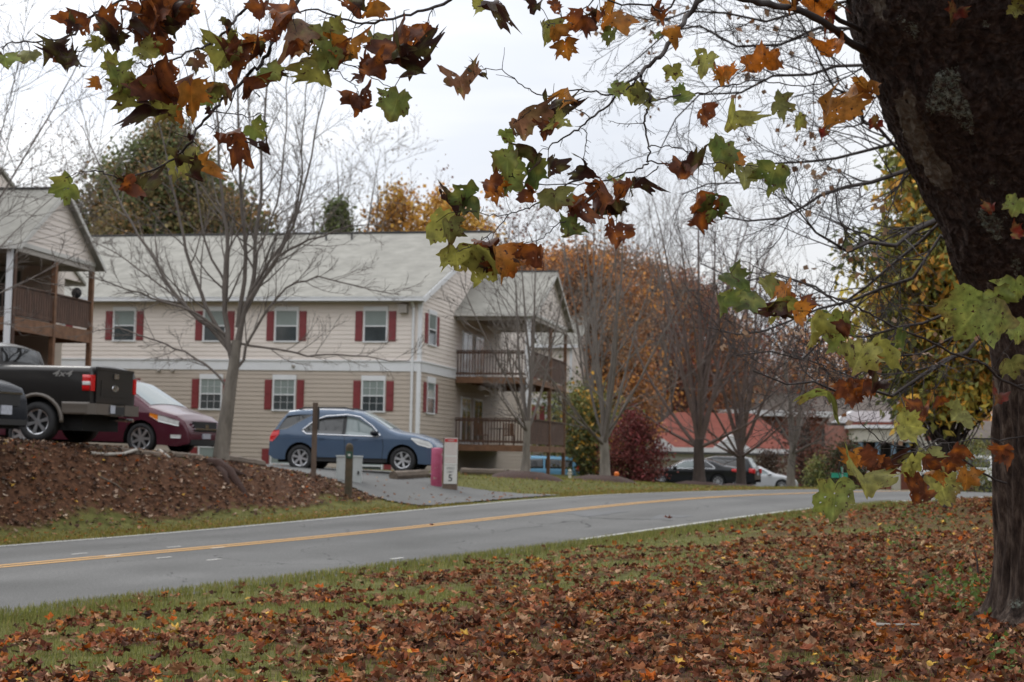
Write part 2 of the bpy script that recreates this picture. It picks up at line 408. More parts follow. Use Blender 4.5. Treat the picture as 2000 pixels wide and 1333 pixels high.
bp = N(t, 'ShaderNodeBump'); bp.inputs['Strength'].default_value = .7; bp.inputs['Distance'].default_value = .05; t.links.new(nn.outputs[0], bp.inputs['Height']); t.links.new(bp.outputs[0], b.inputs['Normal'])
ground = mesh_np('ground', np.stack([GX, GY, GZ], -1), [Q], gm, cols=cols)
tag(ground, 'leafy grass ground rising beside the road', kind='structure')

# asphalt material
def asphalt(name, base, var, att=False):
    m, t, b = newmat(name); tcn = N(t, 'ShaderNodeTexCoord')
    n = N(t, 'ShaderNodeTexNoise'); n.inputs['Scale'].default_value = 60; n.inputs['Detail'].default_value = 6; n.inputs['Roughness'].default_value = .8; t.links.new(tcn.outputs['Object'], n.inputs['Vector'])
    n2 = N(t, 'ShaderNodeTexNoise'); n2.inputs['Scale'].default_value = .45; n2.inputs['Detail'].default_value = 4; t.links.new(tcn.outputs['Object'], n2.inputs['Vector'])
    a = N(t, 'ShaderNodeMapRange'); a.inputs[1].default_value = .3; a.inputs[2].default_value = .7; a.inputs[3].default_value = 1 - var; a.inputs[4].default_value = 1 + var; t.links.new(n.outputs[0], a.inputs[0])
    c = N(t, 'ShaderNodeMapRange'); c.inputs[1].default_value = .35; c.inputs[2].default_value = .65; c.inputs[3].default_value = .88; c.inputs[4].default_value = 1.1; t.links.new(n2.outputs[0], c.inputs[0])
    mm = N(t, 'ShaderNodeMath', operation='MULTIPLY'); t.links.new(a.outputs[0], mm.inputs[0]); t.links.new(c.outputs[0], mm.inputs[1])
    vm = N(t, 'ShaderNodeVectorMath', operation='SCALE'); vm.inputs[0].default_value = base; t.links.new(mm.outputs[0], vm.inputs['Scale'])
    if att:
        aa = N(t, 'ShaderNodeAttribute', attribute_name='col'); vq = N(t, 'ShaderNodeVectorMath', operation='MULTIPLY'); t.links.new(vm.outputs[0], vq.inputs[0]); t.links.new(aa.outputs['Color'], vq.inputs[1]); vm = vq
    # fine branching cracks, broken up by a coarse noise
    nd = N(t, 'ShaderNodeTexNoise'); nd.inputs['Scale'].default_value = 1.4; nd.inputs['Detail'].default_value = 5; t.links.new(tcn.outputs['Object'], nd.inputs['Vector'])
    wv = N(t, 'ShaderNodeVectorMath', operation='MULTIPLY_ADD'); t.links.new(nd.outputs['Color'], wv.inputs[0]); wv.inputs[1].default_value = (1.1, 1.1, 0); t.links.new(tcn.outputs['Object'], wv.inputs[2])
    vo = N(t, 'ShaderNodeTexVoronoi', feature='DISTANCE_TO_EDGE'); vo.inputs['Scale'].default_value = .42; t.links.new(wv.outputs[0], vo.inputs['Vector'])
    l1 = N(t, 'ShaderNodeMath', operation='LESS_THAN'); l1.inputs[1].default_value = .0042; t.links.new(vo.outputs[0], l1.inputs[0])
    l2 = N(t, 'ShaderNodeMath', operation='GREATER_THAN'); l2.inputs[1].default_value = .52; t.links.new(n2.outputs[0], l2.inputs[0])
    l3 = N(t, 'ShaderNodeMath', operation='MULTIPLY'); t.links.new(l1.outputs[0], l3.inputs[0]); t.links.new(l2.outputs[0], l3.inputs[1])
    cm = N(t, 'ShaderNodeMix', data_type='RGBA'); t.links.new(l3.outputs[0], cm.inputs[0]); t.links.new(vm.outputs[0], cm.inputs[6]); cm.inputs[7].default_value = (.045, .045, .045, 1)
    t.links.new(cm.outputs[2], b.inputs['Base Color']); b.inputs['Roughness'].default_value = .9; b.inputs['Specular IOR Level'].default_value = .2
    bp = N(t, 'ShaderNodeBump'); bp.inputs['Strength'].default_value = .5; bp.inputs['Distance'].default_value = .01; t.links.new(n.outputs[0], bp.inputs['Height']); t.links.new(bp.outputs[0], b.inputs['Normal'])
    return m
M['asphalt'] = asphalt('asphalt_road', (.112, .111, .108), .60, att=True)
M['asphalt_lot'] = asphalt('asphalt_lot', (.118, .118, .115), .45)
def worn(name, rgb, thr):
    m = simple(name, rgb, .7); t = m.node_tree; b = t.nodes['Principled BSDF']; tcn = N(t, 'ShaderNodeTexCoord')
    n = N(t, 'ShaderNodeTexNoise'); n.inputs['Scale'].default_value = 14; n.inputs['Detail'].default_value = 5; n.inputs['Roughness'].default_value = .7; t.links.new(tcn.outputs['Object'], n.inputs['Vector'])
    r = N(t, 'ShaderNodeValToRGB'); r.color_ramp.elements[0].position = thr; r.color_ramp.elements[0].color = tuple(rgb) + (1,)
    r.color_ramp.elements[1].position = thr + .12; r.color_ramp.elements[1].color = (.13, .13, .125, 1); t.links.new(n.outputs[0], r.inputs[0]); t.links.new(r.outputs[0], b.inputs['Base Color']); return m
M['line_white'] = worn('line_white', (.46, .45, .42), .54)
M['line_yellow'] = worn('line_yellow', (.46, .245, .055), .58)
def strip(name, u0, u1, t0, t1, mat, dz, nu=2, step=.5, jag=None):
    tt = np.arange(t0, t1 + 1e-6, step) if t1 - t0 > step else np.array([t0, t1]); uu = np.linspace(u0, u1, nu); cols_ = None
    TT, UU = np.meshgrid(tt, uu, indexing='ij')
    if jag is not None:
        UU = UU.copy(); UU[:, 0] += jag * (vnoise(TT[:, 0], 0 * TT[:, 0], 1.3, 7) - .5); UU[:, -1] += jag * (vnoise(TT[:, 0], 0 * TT[:, 0] + 9, 1.5, 8) - .5)
    X = RO[0] + TT * RD[0] + UU * RN[0]; Y = RO[1] + TT * RD[1] + UU * RN[1]
    Z = road_z(TT) + .05 * (1 - (UU / 3.6) ** 2) + dz
    n = len(tt); k = (np.arange(n - 1)[:, None] * nu + np.arange(nu - 1)[None]).ravel()
    if name == 'road':      # tyre-polished wheel paths, darker oil line between them, dusty edges
        a = np.abs(UU + .2); w = 1 + .10 * np.exp(-((a - .85) / .3) ** 2) + .10 * np.exp(-((a - 2.45) / .3) ** 2) - .07 * np.exp(-((a - 1.65) / .35) ** 2) + .08 * sstep(2.9, 3.9, a) + .16 * (vnoise(TT, UU, .35, 61) - .5) + .10 * (vnoise(TT, UU * 2, 1.2, 62) - .5)
        cols_ = np.repeat(w.reshape(-1, 1), 3, 1)
    return mesh_np(name, np.stack([X, Y, Z], -1), [np.stack([k, k + nu, k + nu + 1, k + 1], -1)], mat, cols=cols_)
tag(strip('road', -HN, HF, -45, 300, M['asphalt'], 0, nu=49, step=.5, jag=.14), 'grey two lane road', kind='structure')
for nm, u0, u1, mt in (('edge_line', 2.93, 3.04, 'line_white'), ('edge_line', -3.62, -3.50, 'line_near'), ('centre_line', .055, .165, 'line_yellow'), ('centre_line', -.165, -.055, 'line_yellow')):
    tag(strip(nm, u0, u1, 9 if mt == 'line_near' else -45, 200, M['line_white' if mt == 'line_near' else mt], .006), kind='structure')
# faint white survey dashes on the near lane and dark repair stains farther on
def ground_ray(px, py):
    lo, hi = 5.0, 140.0; Ys = np.linspace(lo, hi, 2700); d = ray(px, py)
    pts = CAM + d[None] * (Ys / d[1])[:, None]; zz = gz(pts[:, 0], pts[:, 1]); i = int(np.argmax(zz >= pts[:, 2] - 1e-3)); return pts[i]
for px, py in ((340, 1080), (220, 1098), (155, 1094), (320, 1102), (418, 1105), (425, 1082), (775, 1098)):
    g = ground_ray(px, py); tt0, uu0 = tu(g[0], g[1])
    tag(strip('paint_mark', float(uu0) - .03, float(uu0) + .03, float(tt0) - .14, float(tt0) + .14, M['line_white'], .007), kind='structure')
M['stain'] = simple('tar_stain', (.085, .087, .09), .8, noise=.2, nscale=6)
for px, py, a, w in ((1165, 1011, .85, .40), (1305, 1016, .6, .28)):
    g = ground_ray(px, py); t0_, u0_ = [float(q) for q in tu(g[0], g[1])]
    th = np.linspace(0, 2 * np.pi, 28, endpoint=False); rr_ = 1 + .25 * np.sin(3 * th + px) + .12 * np.sin(7 * th)
    TT = t0_ + a * rr_ * np.cos(th); UU = u0_ + w * rr_ * np.sin(th)
    TT = np.r_[t0_, TT]; UU = np.r_[u0_, UU]
    V = np.stack([RO[0] + TT * RD[0] + UU * RN[0], RO[1] + TT * RD[1] + UU * RN[1], road_z(TT) + .05 * (1 - (UU / 3.6) ** 2) + .005], -1)
    tag(mesh_np('tar_stain', V, [np.array([(0, 1 + i, 1 + (i + 1) % 28) for i in range(28)])], M['stain']), kind='structure')
# driveway and parking lot: a draped sheet
def drape(name, poly, mat, step, dz):
    pl = np.array(poly); gx = np.arange(pl[:, 0].min(), pl[:, 0].max() + step, step); gy = np.arange(pl[:, 1].min(), pl[:, 1].max() + step, step)
    X, Y = np.meshgrid(gx, gy); n = len(gx); Z = gz(X, Y) + dz
    k = (np.arange(len(gy) - 1)[:, None] * n + np.arange(n - 1)[None]).ravel()
    q = np.stack([k, k + 1, k + n + 1, k + n], -1); cx = X.ravel()[q].mean(1); cy = Y.ravel()[q].mean(1); q = q[poly_in(cx, cy, poly)]
    return mesh_np(name, np.stack([X, Y, Z], -1), [q], mat)
tag(drape('driveway', DRIVE, M['asphalt_lot'], .14, .03), 'grey asphalt driveway and parking lot', kind='structure')
_cx = [ground_at(q, Y_)[:2] for q, Y_ in ((1255, 74), (1560, 74), (1600, 105), (1240, 105))]
tag(drape('parking_lot', [tuple(q) for q in _cx], M['asphalt_lot'], 1.0, .06), 'far parking lot beside the road', kind='structure')

# ------------------------------------------------------------------ buildings
class Frame:
    def __init__(s, ox, oy, rz): s.o = np.array([ox, oy]); s.rz = rz; s.c = math.cos(rz); s.s = math.sin(rz)
    def world(s, p): return np.array([s.o[0] + p[0] * s.c - p[1] * s.s, s.o[1] + p[0] * s.s + p[1] * s.c, p[2]])
    def local(s, p):
        d = np.array(p[:2]) - s.o; return np.array([d[0] * s.c + d[1] * s.s, -d[0] * s.s + d[1] * s.c, p[2]])
    def hit(s, px, py, axis, val):
        a = s.local(CAM); b_ = s.local(CAM + ray(px, py)); d = b_ - a; k = (val - a[axis]) / d[axis]; return a + d * k

def siding(mb, o, e, n, z0, z1, ext, lap=.175, lip=.022):
    """o origin (x,y), e unit along, n outward normal; ext(z)->(a0,a1)"""
    o = np.array(o, float); e = np.array(e, float); n = np.array(n, float)
    z = z0
    while z < z1 - 1e-4:
        zt = min(z + lap, z1); a0, a1 = ext(z); b0, b1 = ext(zt)
        if a1 - a0 < .02: break
        def p(a, zz, off): q = o + e * a + n * off; return (q[0], q[1], zz)
        V = [p(a0, z, lip), p(a1, z, lip), p(b1, zt, 0.002), p(b0, zt, 0.002), p(a0, z, 0), p(a1, z, 0)]
        mb.add(V, [(0, 1, 2, 3), (4, 5, 1, 0)])
        z = zt
def wall_box(mb, o, e, n, a0, a1, z0, z1, d0, d1):
    """box on a wall: a along, d out from the wall"""
    o = np.array(o, float); e = np.array(e, float); n = np.array(n, float); V = []
    for zz in (z0, z1):
        for d in (d0, d1):
            for a in (a0, a1): q = o + e * a + n * d; V.append((q[0], q[1], zz))
    mb.add(V, [(0, 1, 3, 2), (4, 6, 7, 5), (0, 4, 5, 1), (2, 3, 7, 6), (0, 2, 6, 4), (1, 5, 7, 3)])

def window(parent, o, e, n, ac, w, z0, z1, header=.22, shutter=.30, muntin=False, split=.5):
    fb = MB(); wb = lambda *a: wall_box(fb, o, e, n, *a)
    c = .055
    wb(ac - w / 2 - c, ac - w / 2, z0, z1, -.02, .062); wb(ac + w / 2, ac + w / 2 + c, z0, z1, -.02, .062)
    wb(ac - w / 2 - c - .03, ac + w / 2 + c + .03, z0 - .06, z0, -.02, .075)
    wb(ac - w / 2 - c - .02, ac + w / 2 + c + .02, z1, z1 + header, -.02, .068)
    zm = z0 + (z1 - z0) * split
    wb(ac - w / 2, ac + w / 2, zm - .025, zm + .025, .03, .058)
    if muntin:
        for k in (1, 2): wb(ac - w / 2 + w * k / 3 - .006, ac - w / 2 + w * k / 3 + .006, z0, z1, .03, .045)
        for q in (.5 * (z0 + zm), .5 * (zm + z1)): wb(ac - w / 2, ac + w / 2, q - .006, q + .006, .03, .044)
    f = fb.build('window', M['white_trim'], parent)
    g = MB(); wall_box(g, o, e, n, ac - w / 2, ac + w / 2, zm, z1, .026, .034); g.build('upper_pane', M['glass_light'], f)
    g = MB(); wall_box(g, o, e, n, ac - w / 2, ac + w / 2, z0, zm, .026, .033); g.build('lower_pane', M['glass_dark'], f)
    if shutter:
        for sgn in (-1, 1):
            s_ = MB(); a = ac + sgn * (w / 2 + c + .05 + shutter / 2)
            wall_box(s_, o, e, n, a - shutter / 2, a + shutter / 2, z0, z1, .0, .045)
            wall_box(s_, o, e, n, a - shutter / 2 + .04, a + shutter / 2 - .04, z0 + .05, zm - .03, .045, .056)
            wall_box(s_, o, e, n, a - shutter / 2 + .04, a + shutter / 2 - .04, zm + .03, z1 - .05, .045, .056)
            s_.build('shutter', M['shutter_red'], parent)
    return f

def roof_slab(parent, corners, thick=.12, name='roof', mat=None):
    """corners: 4 points of the top face, ccw from above"""
    T = np.array(corners, float); B = T.copy(); B[:, 2] -= thick
    n = len(T); f = [tuple(range(n)), tuple(range(2 * n - 1, n - 1, -1))] + [(i, i + n, (i + 1) % n + n, (i + 1) % n) for i in range(n)]
    mb = MB(); mb.add(np.r_[T, B], f); return mb.build(name, mat or M['roof'], parent)

def railing(parent, a, b, z0, z1, post_gap=None, mat='deck_wood', solid=False, spacing=.125, name='railing'):
    a = np.array(a, float); b = np.array(b, float); L = np.linalg.norm(b - a); e = (b - a) / L; mb = MB()
    A = lambda s, z: (a[0] + e[0] * s, a[1] + e[1] * s, z)
    mb.bar(A(0, z1), A(L, z1), .13, .045); mb.bar(A(0, z1 - .09), A(L, z1 - .09), .04, .09); mb.bar(A(0, z0 + .08), A(L, z0 + .08), .04, .09)
    k = int(L / spacing)
    w = spacing * (.86 if solid else .34)
    for i in range(k):
        s = (i + .5) * L / k; mb.bar(A(s, z0), A(s, z1 - .03), w, .035, up=(-e[1], e[0], 0))
    return mb.build(name, M[mat], parent)

# ---- main apartment house
YAW = -math.atan(650 / F)
c0 = P(815, 900, 60.6); FR = Frame(c0[0], c0[1], YAW)
GZB = 0.15
house = empty('apartment_house', (c0[0], c0[1], 0), YAW, 'long beige vinyl sided apartment house with dark red shutters behind the blue SUV', 'building')
xl = FR.hit(-110, 600, 1, 0)[0] - .3            # left end of facade
dep = 11.2                                    # half depth to the ridge
zE = FR.hit(815, 576, 1, 0)[2]; zR = FR.hit(700, 459, 1, dep)[2]
zb0 = FR.hit(812, 726, 1, 0)[2]; zb1 = FR.hit(812, 706, 1, 0)[2]
ex, ey = (1, 0), (0, 1)
top = MB(); low = MB(); grey = MB()
siding(top, (0, 0), ex, (0, -1), zb1, zE - .12, lambda z: (xl, -.0))
siding(low, (0, 0), ex, (0, -1), GZB - .3, zb0, lambda z: (xl, -.0))
# right gable wall (faces +x)
def gable_ext(z):
    if z <= zE: return (0.0, 2 * dep)
    k = (z - zE) / (zR - zE); return (dep * k, 2 * dep - dep * k)
siding(top, (0, 0), ey, (1, 0), zb1, zR - .1, gable_ext)
siding(low, (0, 0), ey, (1, 0), GZB - .3, zb0, lambda z: (0, 2 * dep))
top.build('upper_siding', M['cream_siding'], house); low.build('lower_siding', M['tan_siding'], house)
wb = MB(); wb.box(xl, -.01, .01, 2 * dep, GZB - .3, zE - .1)
wb.build('wall_core', M['tan_siding'], house)
bd = MB(); wall_box(bd, (0, 0), ex, (0, -1), xl, 0.03, zb0, zb1, -.02, .05); wall_box(bd, (0, 0), ex, (0, -1), xl, 0.06, zb1 - .03, zb1 + .03, -.02, .09)
wall_box(bd, (0, 0), ey, (1, 0), .0, 2 * dep, zb0, zb1, -.02, .05); wall_box(bd, (0, 0), ey, (1, 0), 0, 2 * dep, zb1 - .03, zb1 + .03, -.02, .088)
bd.build('band_board', M['white_trim'], house)
cb = MB(); cb.box(-.10, .052, -.052, .0, GZB - .3, zE - .1); cb.box(.0, .05, 0, .10, GZB - .3, zE - .1); cb.build('corner_board', M['white_trim'], house)
ov = .45
sl = (zR - zE) / dep
roof_slab(house, [(xl - .3, -ov, zE - ov * sl + .06), (.22, -ov, zE - ov * sl + .06), (.22, dep, zR + .06), (xl - .3, dep, zR + .06)])
roof_slab(house, [(xl - .3, dep, zR + .055), (.22, dep, zR + .055), (.22, 2 * dep + ov, zE - ov * sl + .055), (xl - .3, 2 * dep + ov, zE - ov * sl + .055)])
rc = MB(); rc.bar((xl - .3, dep, zR + .09), (.24, dep, zR + .09), .3, .06); rc.build('ridge_cap', M['dark_edge'], house)
gt = MB(); zg = zE - ov * sl
gt.box(xl - .3, .24, -ov - .13, -ov + .0, zg - .13, zg + .0); gt.box(xl - .3, .24, -ov - .15, -ov - .0, zg - .005, zg + .03); gt.build('gutter', M['white_trim'], house)
sf = MB(); sf.box(xl - .2, .2, -ov + .004, .0, zE - .30, zE - .27); sf.box(xl - .2, .2, -ov + .002, -ov + .03, zg - .17, zg - .02); sf.build('soffit', M['soffit'], house)
rk = MB()
for yy0, yy1, za, zz in ((-ov, dep, zE - ov * sl, zR), (2 * dep + ov, dep, zE - ov * sl, zR)):
    rk.bar((.235, yy0, za - .09), (.235, yy1, zz - .09), .035, .24, up=(0, 0, 1))
rk.build('rake_board', M['white_trim'], house)
ds = MB(); ds.tube([(-.28, -ov + .05, zg - .1), (-.28, -.08, zE - .5), (-.28, -.08, GZB)], .055, 6); ds.build('downspout', M['white_trim'], house)
ds = MB(); 
for q in (690, 640, 625, 855):
    h = FR.hit(q, 468 if q != 855 else 560, 1, dep * .9); ds.tube([(h[0], dep * .88, h[2] - .5), (h[0], dep * .88, zR - .05)], .05, 6) if q in (640, 690) else None
ds.build('vent_pipe', M['dark_edge'], house)
def wx(px, py): return FR.hit(px, py, 1, 0)[0]
zu0, zu1 = FR.hit(733, 667, 1, 0)[2], FR.hit(733, 608, 1, 0)[2]
zl0, zl1 = FR.hit(729, 803, 1, 0)[2], FR.hit(729, 744, 1, 0)[2]
zk0, zk1 = zl0 - (zu0 - zl0), zl1 - (zu1 - zl1)
for pa, pb in ((84, 128), (222, 265), (393, 447), (537, 583), (711, 757)):
    xa, xb = wx(pa, 640), wx(pb, 640); window(house, (0, 0), ex, (0, -1), (xa + xb) / 2, .88, zu0, zu1, header=.18)
for pa, pb in ((86, 124), (213, 260), (391, 434), (533, 578), (707, 752)):
    xa, xb = wx(pa, 770), wx(pb, 770); window(house, (0, 0), ex, (0, -1), (xa + xb) / 2, .86, zl0, zl1, header=.2, muntin=True)
for pa, pb in ((388, 432), (528, 574), (700, 748)):
    xa, xb = wx(pa, 900), wx(pb, 900); window(house, (0, 0), ex, (0, -1), (xa + xb) / 2, .90, zk0, zk1, header=.2)
ya, yb = FR.hit(836, 640, 0, 0)[1], FR.hit(850, 640, 0, 0)[1]
wc = (ya + yb) / 2; ww = min(1.15, yb - ya)
window(house, (0, 0), ey, (1, 0), wc, ww, zu0, zu1, header=.18, shutter=.42)
window(house, (0, 0), ey, (1, 0), wc, ww, zl0, zl1, header=.25, shutter=.42)
# small exterior light boxes and a wall hung unit
h = FR.hit(790, 605, 1, 0); un = MB(); un.box(h[0] - .17, h[0] + .17, -.32, -.02, h[2] - .16, h[2] + .14); un.box(h[0] - .19, h[0] + .19, -.34, -.0, h[2] + .14, h[2] + .18)
for k in range(5): un.box(h[0] - .15, h[0] + .15, -.33, -.31, h[2] - .14 + k * .05, h[2] - .115 + k * .05)
un.build('wall_light_unit', M['soffit'], house)
for px in (574, 311, 338):
    h = FR.hit(px, 716 if px == 574 else 724, 1, 0); un = MB(); un.lathe([(.0, -.16), (.06, -.14), (.075, -.05), (.05, 0)], 10, 'y', (h[0], 0, h[2])); un.build('wall_vent', M['soffit'], house)
# sliding doors on the gable wall behind the decks
DY0 = FR.hit(889, 720, 0, 0)[1]               # where the deck starts on the side wall
DW = FR.hit(1034, 720, 1, DY0)[0]             # deck width
DD = FR.hit(1104, 700, 0, DW)[1] - DY0        # deck depth
zf1 = FR.hit(900, 736, 1, DY0)[2]; zf0 = FR.hit(900, 868, 1, DY0)[2]
for zf in (zf1, zf0):
    for q in (DY0 + 1.1, DY0 + 3.4):
        d = MB(); wall_box(d, (0, 0), ey, (1, 0), q, q + 1.7, zf + .02, zf + 2.1, .0, .06); dd = d.build('patio_door', M['white_trim'], house)
        g = MB(); wall_box(g, (0, 0), ey, (1, 0), q + .1, q + .82, zf + .12, zf + 2.0, .06, .066); wall_box(g, (0, 0), ey, (1, 0), q + .92, q + 1.6, zf + .12, zf + 2.0, .06, .066); g.build('pane', M['glass_dark'], dd)

M['pale_trim'] = simple('pale_trim', (.50, .49, .46), .5, noise=.05)
# ---- two storey deck wing
def deck_wing(parent, x0, x1, y0, D, floors, z_eave, z_ridge, zbase, rail_h, rail_front='deck_wood', ridge_back=2.0, posts=(0, .5, 1), solid_side=True, beam=.27):
    """open porch on posts; its gable faces +x"""
    ym = y0 + D / 2
    for zf, zp in floors:
        s = MB(); s.box(x0 + .05, x1 - .02, y0 + .02, y0 + D - .02, zf - .06, zf); s.box(x0 + .05, x1, y0 - .03, y0 + .02, zf - beam, zf - .0)
        s.box(x1 - .0, x1 + .05, y0 - .03, y0 + D + .03, zf - beam, zf - .0); s.box(x0 + .05, x1, y0 + D - .02, y0 + D + .03, zf - beam, zf)
        for k in range(1, 9): s.box(x0 + .06, x1 - .03, y0 + D * k / 9 - .02, y0 + D * k / 9 + .02, zf - .22, zf - .06)
        s.build('deck_floor', M['deck_wood_light'], parent)
        railing(parent, (x0 + .05, y0), (x1, y0), zf + .06, zf + rail_h, mat=rail_front)
        railing(parent, (x1, y0 + .06), (x1, y0 + D), zf + .06, zf + rail_h, mat='deck_wood', solid=solid_side, spacing=.16)
    for q in posts:
        p_ = MB(); yy = y0 + D * q; p_.box(x1 - .08, x1 + .07, yy - .075, yy + .075, zbase, z_eave - .1); p_.build('post', M['deck_wood_light' if q else 'deck_wood'], parent)
    # ceiling beam, gable wall, roof
    c = MB(); c.box(x0 + .04, x1 + .08, y0 - .06, y0 + .06, z_eave - .42, z_eave - .1); c.box(x1 - .06, x1 + .08, y0 + .06, y0 + D + .06, z_eave - .36, z_eave - .1); c.box(x0 + .04, x1 - .06, y0 + .06, y0 + D, z_eave - .16, z_eave - .11)
    c.build('porch_ceiling', M['soffit'], parent)
    g = MB(); k = (z_ridge - z_eave) / (D / 2)
    siding(g, (x1 + .09, y0), ey, (1, 0), z_eave - .12, z_ridge - .02, lambda z: (max(0, (z - z_eave) / k), min(D, D - (z - z_eave) / k)))
    g.add([(x1 + .085, y0, z_eave - .12), (x1 + .085, y0 + D, z_eave - .12), (x1 + .085, y0 + D, z_eave), (x1 + .085, ym, z_ridge - .02), (x1 + .085, y0, z_eave)], [(0, 1, 2, 3, 4)])
    g.build('gable_siding', M['cream_siding'], parent)
    o_ = .35
    xb = x0 - ridge_back
    roof_slab(parent, [(x0 - .0, y0 - o_, z_eave - o_ * k + .05), (x1 + .34, y0 - o_, z_eave - o_ * k + .05), (x1 + .34, ym, z_ridge + .05), (x0, ym, z_ridge + .05)], .1)
    roof_slab(parent, [(x0, ym, z_ridge + .045), (x1 + .34, ym, z_ridge + .045), (x1 + .34, y0 + D + o_, z_eave - o_ * k + .045), (x0, y0 + D + o_, z_eave - o_ * k + .045)], .1)
    r = MB()
    r.bar((x1 + .35, y0 - o_, z_eave - o_ * k - .06), (x1 + .35, ym, z_ridge - .06), .035, .13); r.bar((x1 + .35, y0 + D + o_, z_eave - o_ * k - .06), (x1 + .35, ym, z_ridge - .06), .035, .13)
    r.box(x0, x1 + .36, y0 - o_ - .12, y0 - o_ - .0, z_eave - o_ * k - .1, z_eave - o_ * k + .03)
    r.bar((x1 + .11, y0, z_eave - .13), (x1 + .11, y0 + D, z_eave - .13), .04, .13)
    r.build('fascia', M['pale_trim'], parent)
    e_ = MB(); e_.bar((x0, ym, z_ridge + .07), (x1 + .36, ym, z_ridge + .07), .2, .05); e_.build('ridge_cap', M['dark_edge'], parent)
zWE = FR.hit(960, 607, 1, DY0)[2]; zWR = FR.hit(1050, 533, 1, DY0 + DD / 2)[2]
rh1 = FR.hit(900, 685, 1, DY0)[2] - zf1
gl = gz1(*FR.world((DW, DY0 + DD / 2, 0))[:2]); gzl = gl - .2
deck_wing(house, 0, DW, DY0, DD, [(zf1, 1), (zf0, 0)], zWE, zWR, gzl, rh1, posts=(0, .55, 1))
dsp = MB(); dsp.box(DW - .10, DW + .06, DY0 - .14, DY0 - .05, zf0 + .1, zWE - .05); dsp.box(DW - .16, DW - .02, DY0 - .16, DY0 - .04, zf1 + .1, zWE - .35); dsp.build('white_column', M['white_trim'], house)
h = FR.hit(1074, 600, 0, DW + .1); v = MB(); v.box(DW + .1, DW + .18, h[1] - .16, h[1] + .16, h[2] - .15, h[2] + .15); v.build('gable_vent', M['soffit'], house)
# things standing on the lower deck
def deck_chair(x, y, rz, z, label):
    w = FR.world((x, y, z)); t = empty('deck_chair', w, YAW + rz, label, 'chair', 'chairs on the lower deck of the beige house')
    s = MB(); s.box(-.25, .25, -.25, .25, .40, .44); s.build('seat', M['deck_wood_light'], t)
    s = MB()
    for k in range(5): s.bar((-.2 + k * .1, .24, .44), (-.2 + k * .1, .32, .95), .07, .02)
    s.build('backrest', M['deck_wood_light'], t)
    for i in (-1, 1):
        for j in (-1, 1): s = MB(); s.box(i * .22 - .02, i * .22 + .02, j * .22 - .02, j * .22 + .02, 0, .40); s.build('leg', M['deck_wood'], t)
deck_chair(1.0, DY0 + .9, 2.9, zf0, 'brown slatted chair on the lower deck, nearest the house wall')
deck_chair(2.2, DY0 + 1.0, 3.3, zf0, 'brown slatted chair on the lower deck, nearest the outer corner')
t = empty('deck_table', FR.world((1.6, DY0 + 1.9, zf0)), YAW, 'small dark round table between chairs on the lower deck', 'table')
s = MB(); s.lathe([(0, .70), (.45, .70), (.45, .73), (0, .73)], 20); s.build('table_top', M['black_plastic'], t)
s = MB(); s.lathe([(.03, .0), (.03, .70)], 8); s.lathe([(0, .02), (.25, .02), (.25, .0), (0, 0)], 14); s.build('leg', M['black_plastic'], t)

# ---- left apartment house: end wing with decks, seen at the picture's left edge
YAW2 = -math.atan((1507 - 1000) / F)
q0 = P(22, 640, 46.0); FL = Frame(q0[0], q0[1], YAW2)
left = empty('apartment_house', (q0[0], q0[1], 0), YAW2, 'beige apartment house with wooden balconies behind the black truck', 'building')
zLE = FL.hit(22, 467, 1, 0)[2]; LD = FL.hit(177, 600, 0, 0)[1]; zLR = FL.hit(80, 372, 1, LD / 2)[2]
zLf = FL.hit(22, 618, 1, 0)[2]; lrh = FL.hit(22, 556, 1, 0)[2] - zLf
zlg = gz1(q0[0], q0[1]) - .3
deck_wing(left, -3.4, 0, 0, LD, [(zLf, 1), (zLf - 2.77, 0)], zLE, zLR, zlg, lrh, rail_front='rail_grey', posts=(0, .5, 1), beam=.42)
dsp = MB(); dsp.box(-.12, .03, -.24, -.10, zlg, zLE - .1); dsp.build('white_column', M['white_trim'], left)
bw = MB(); bx = FL.hit(103, 600, 1, LD)[0]
siding(bw, (0, LD - .05), ex, (0, -1), zLf - .2, zLE - .1, lambda z: (-9, bx)); bw.box(-9, bx, LD - .04, LD + .8, zLf - .3, zLE - .1)
bw.build('upper_siding', M['cream_siding'], left)
bw = MB(); siding(bw, (0, LD - .05), ex, (0, -1), zlg, zLf - .2, lambda z: (-9, bx)); bw.box(-9, bx, LD - .04, LD + .8, zlg, zLf - .32); bw.build('lower_siding', M['tan_siding'], left)
sw = MB(); sw.box(-14, -3.4, -1.5, LD + 5, zlg, zLE); siding(sw, (0, -1.5), ex, (0, -1), zlg, zLE, lambda z: (-14, -3.4)); sw.build('wall', M['tan_siding'], left)
roof_slab(left, [(-14, -1.9, zLE), (-3.3, -1.9, zLE), (-3.3, 5.2, zLE + 3.2), (-14, 5.2, zLE + 3.2)], name='roof')
roof_slab(left, [(-14, 5.2, zLE + 3.19), (-3.3, 5.2, zLE + 3.19), (-3.3, 12, zLE), (-14, 12, zLE)], name='roof')
gd = MB(); gd.add([(-3.38, -1.5, zLE), (-3.38, 12, zLE), (-3.38, 5.2, zLE + 3.0)], [(0, 1, 2)]); gd.add([(-3.45, -1.5, zLE), (-3.45, 12, zLE), (-3.45, 5.2, zLE + 3.0)], [(2, 1, 0)]); gd.build('gable_siding', M['cream_siding'], left)
window(left, (0, LD - .05), ex, (0, -1), bx - 1.6, .9, zLf + .8, zLf + 2.0, header=.15, shutter=0)
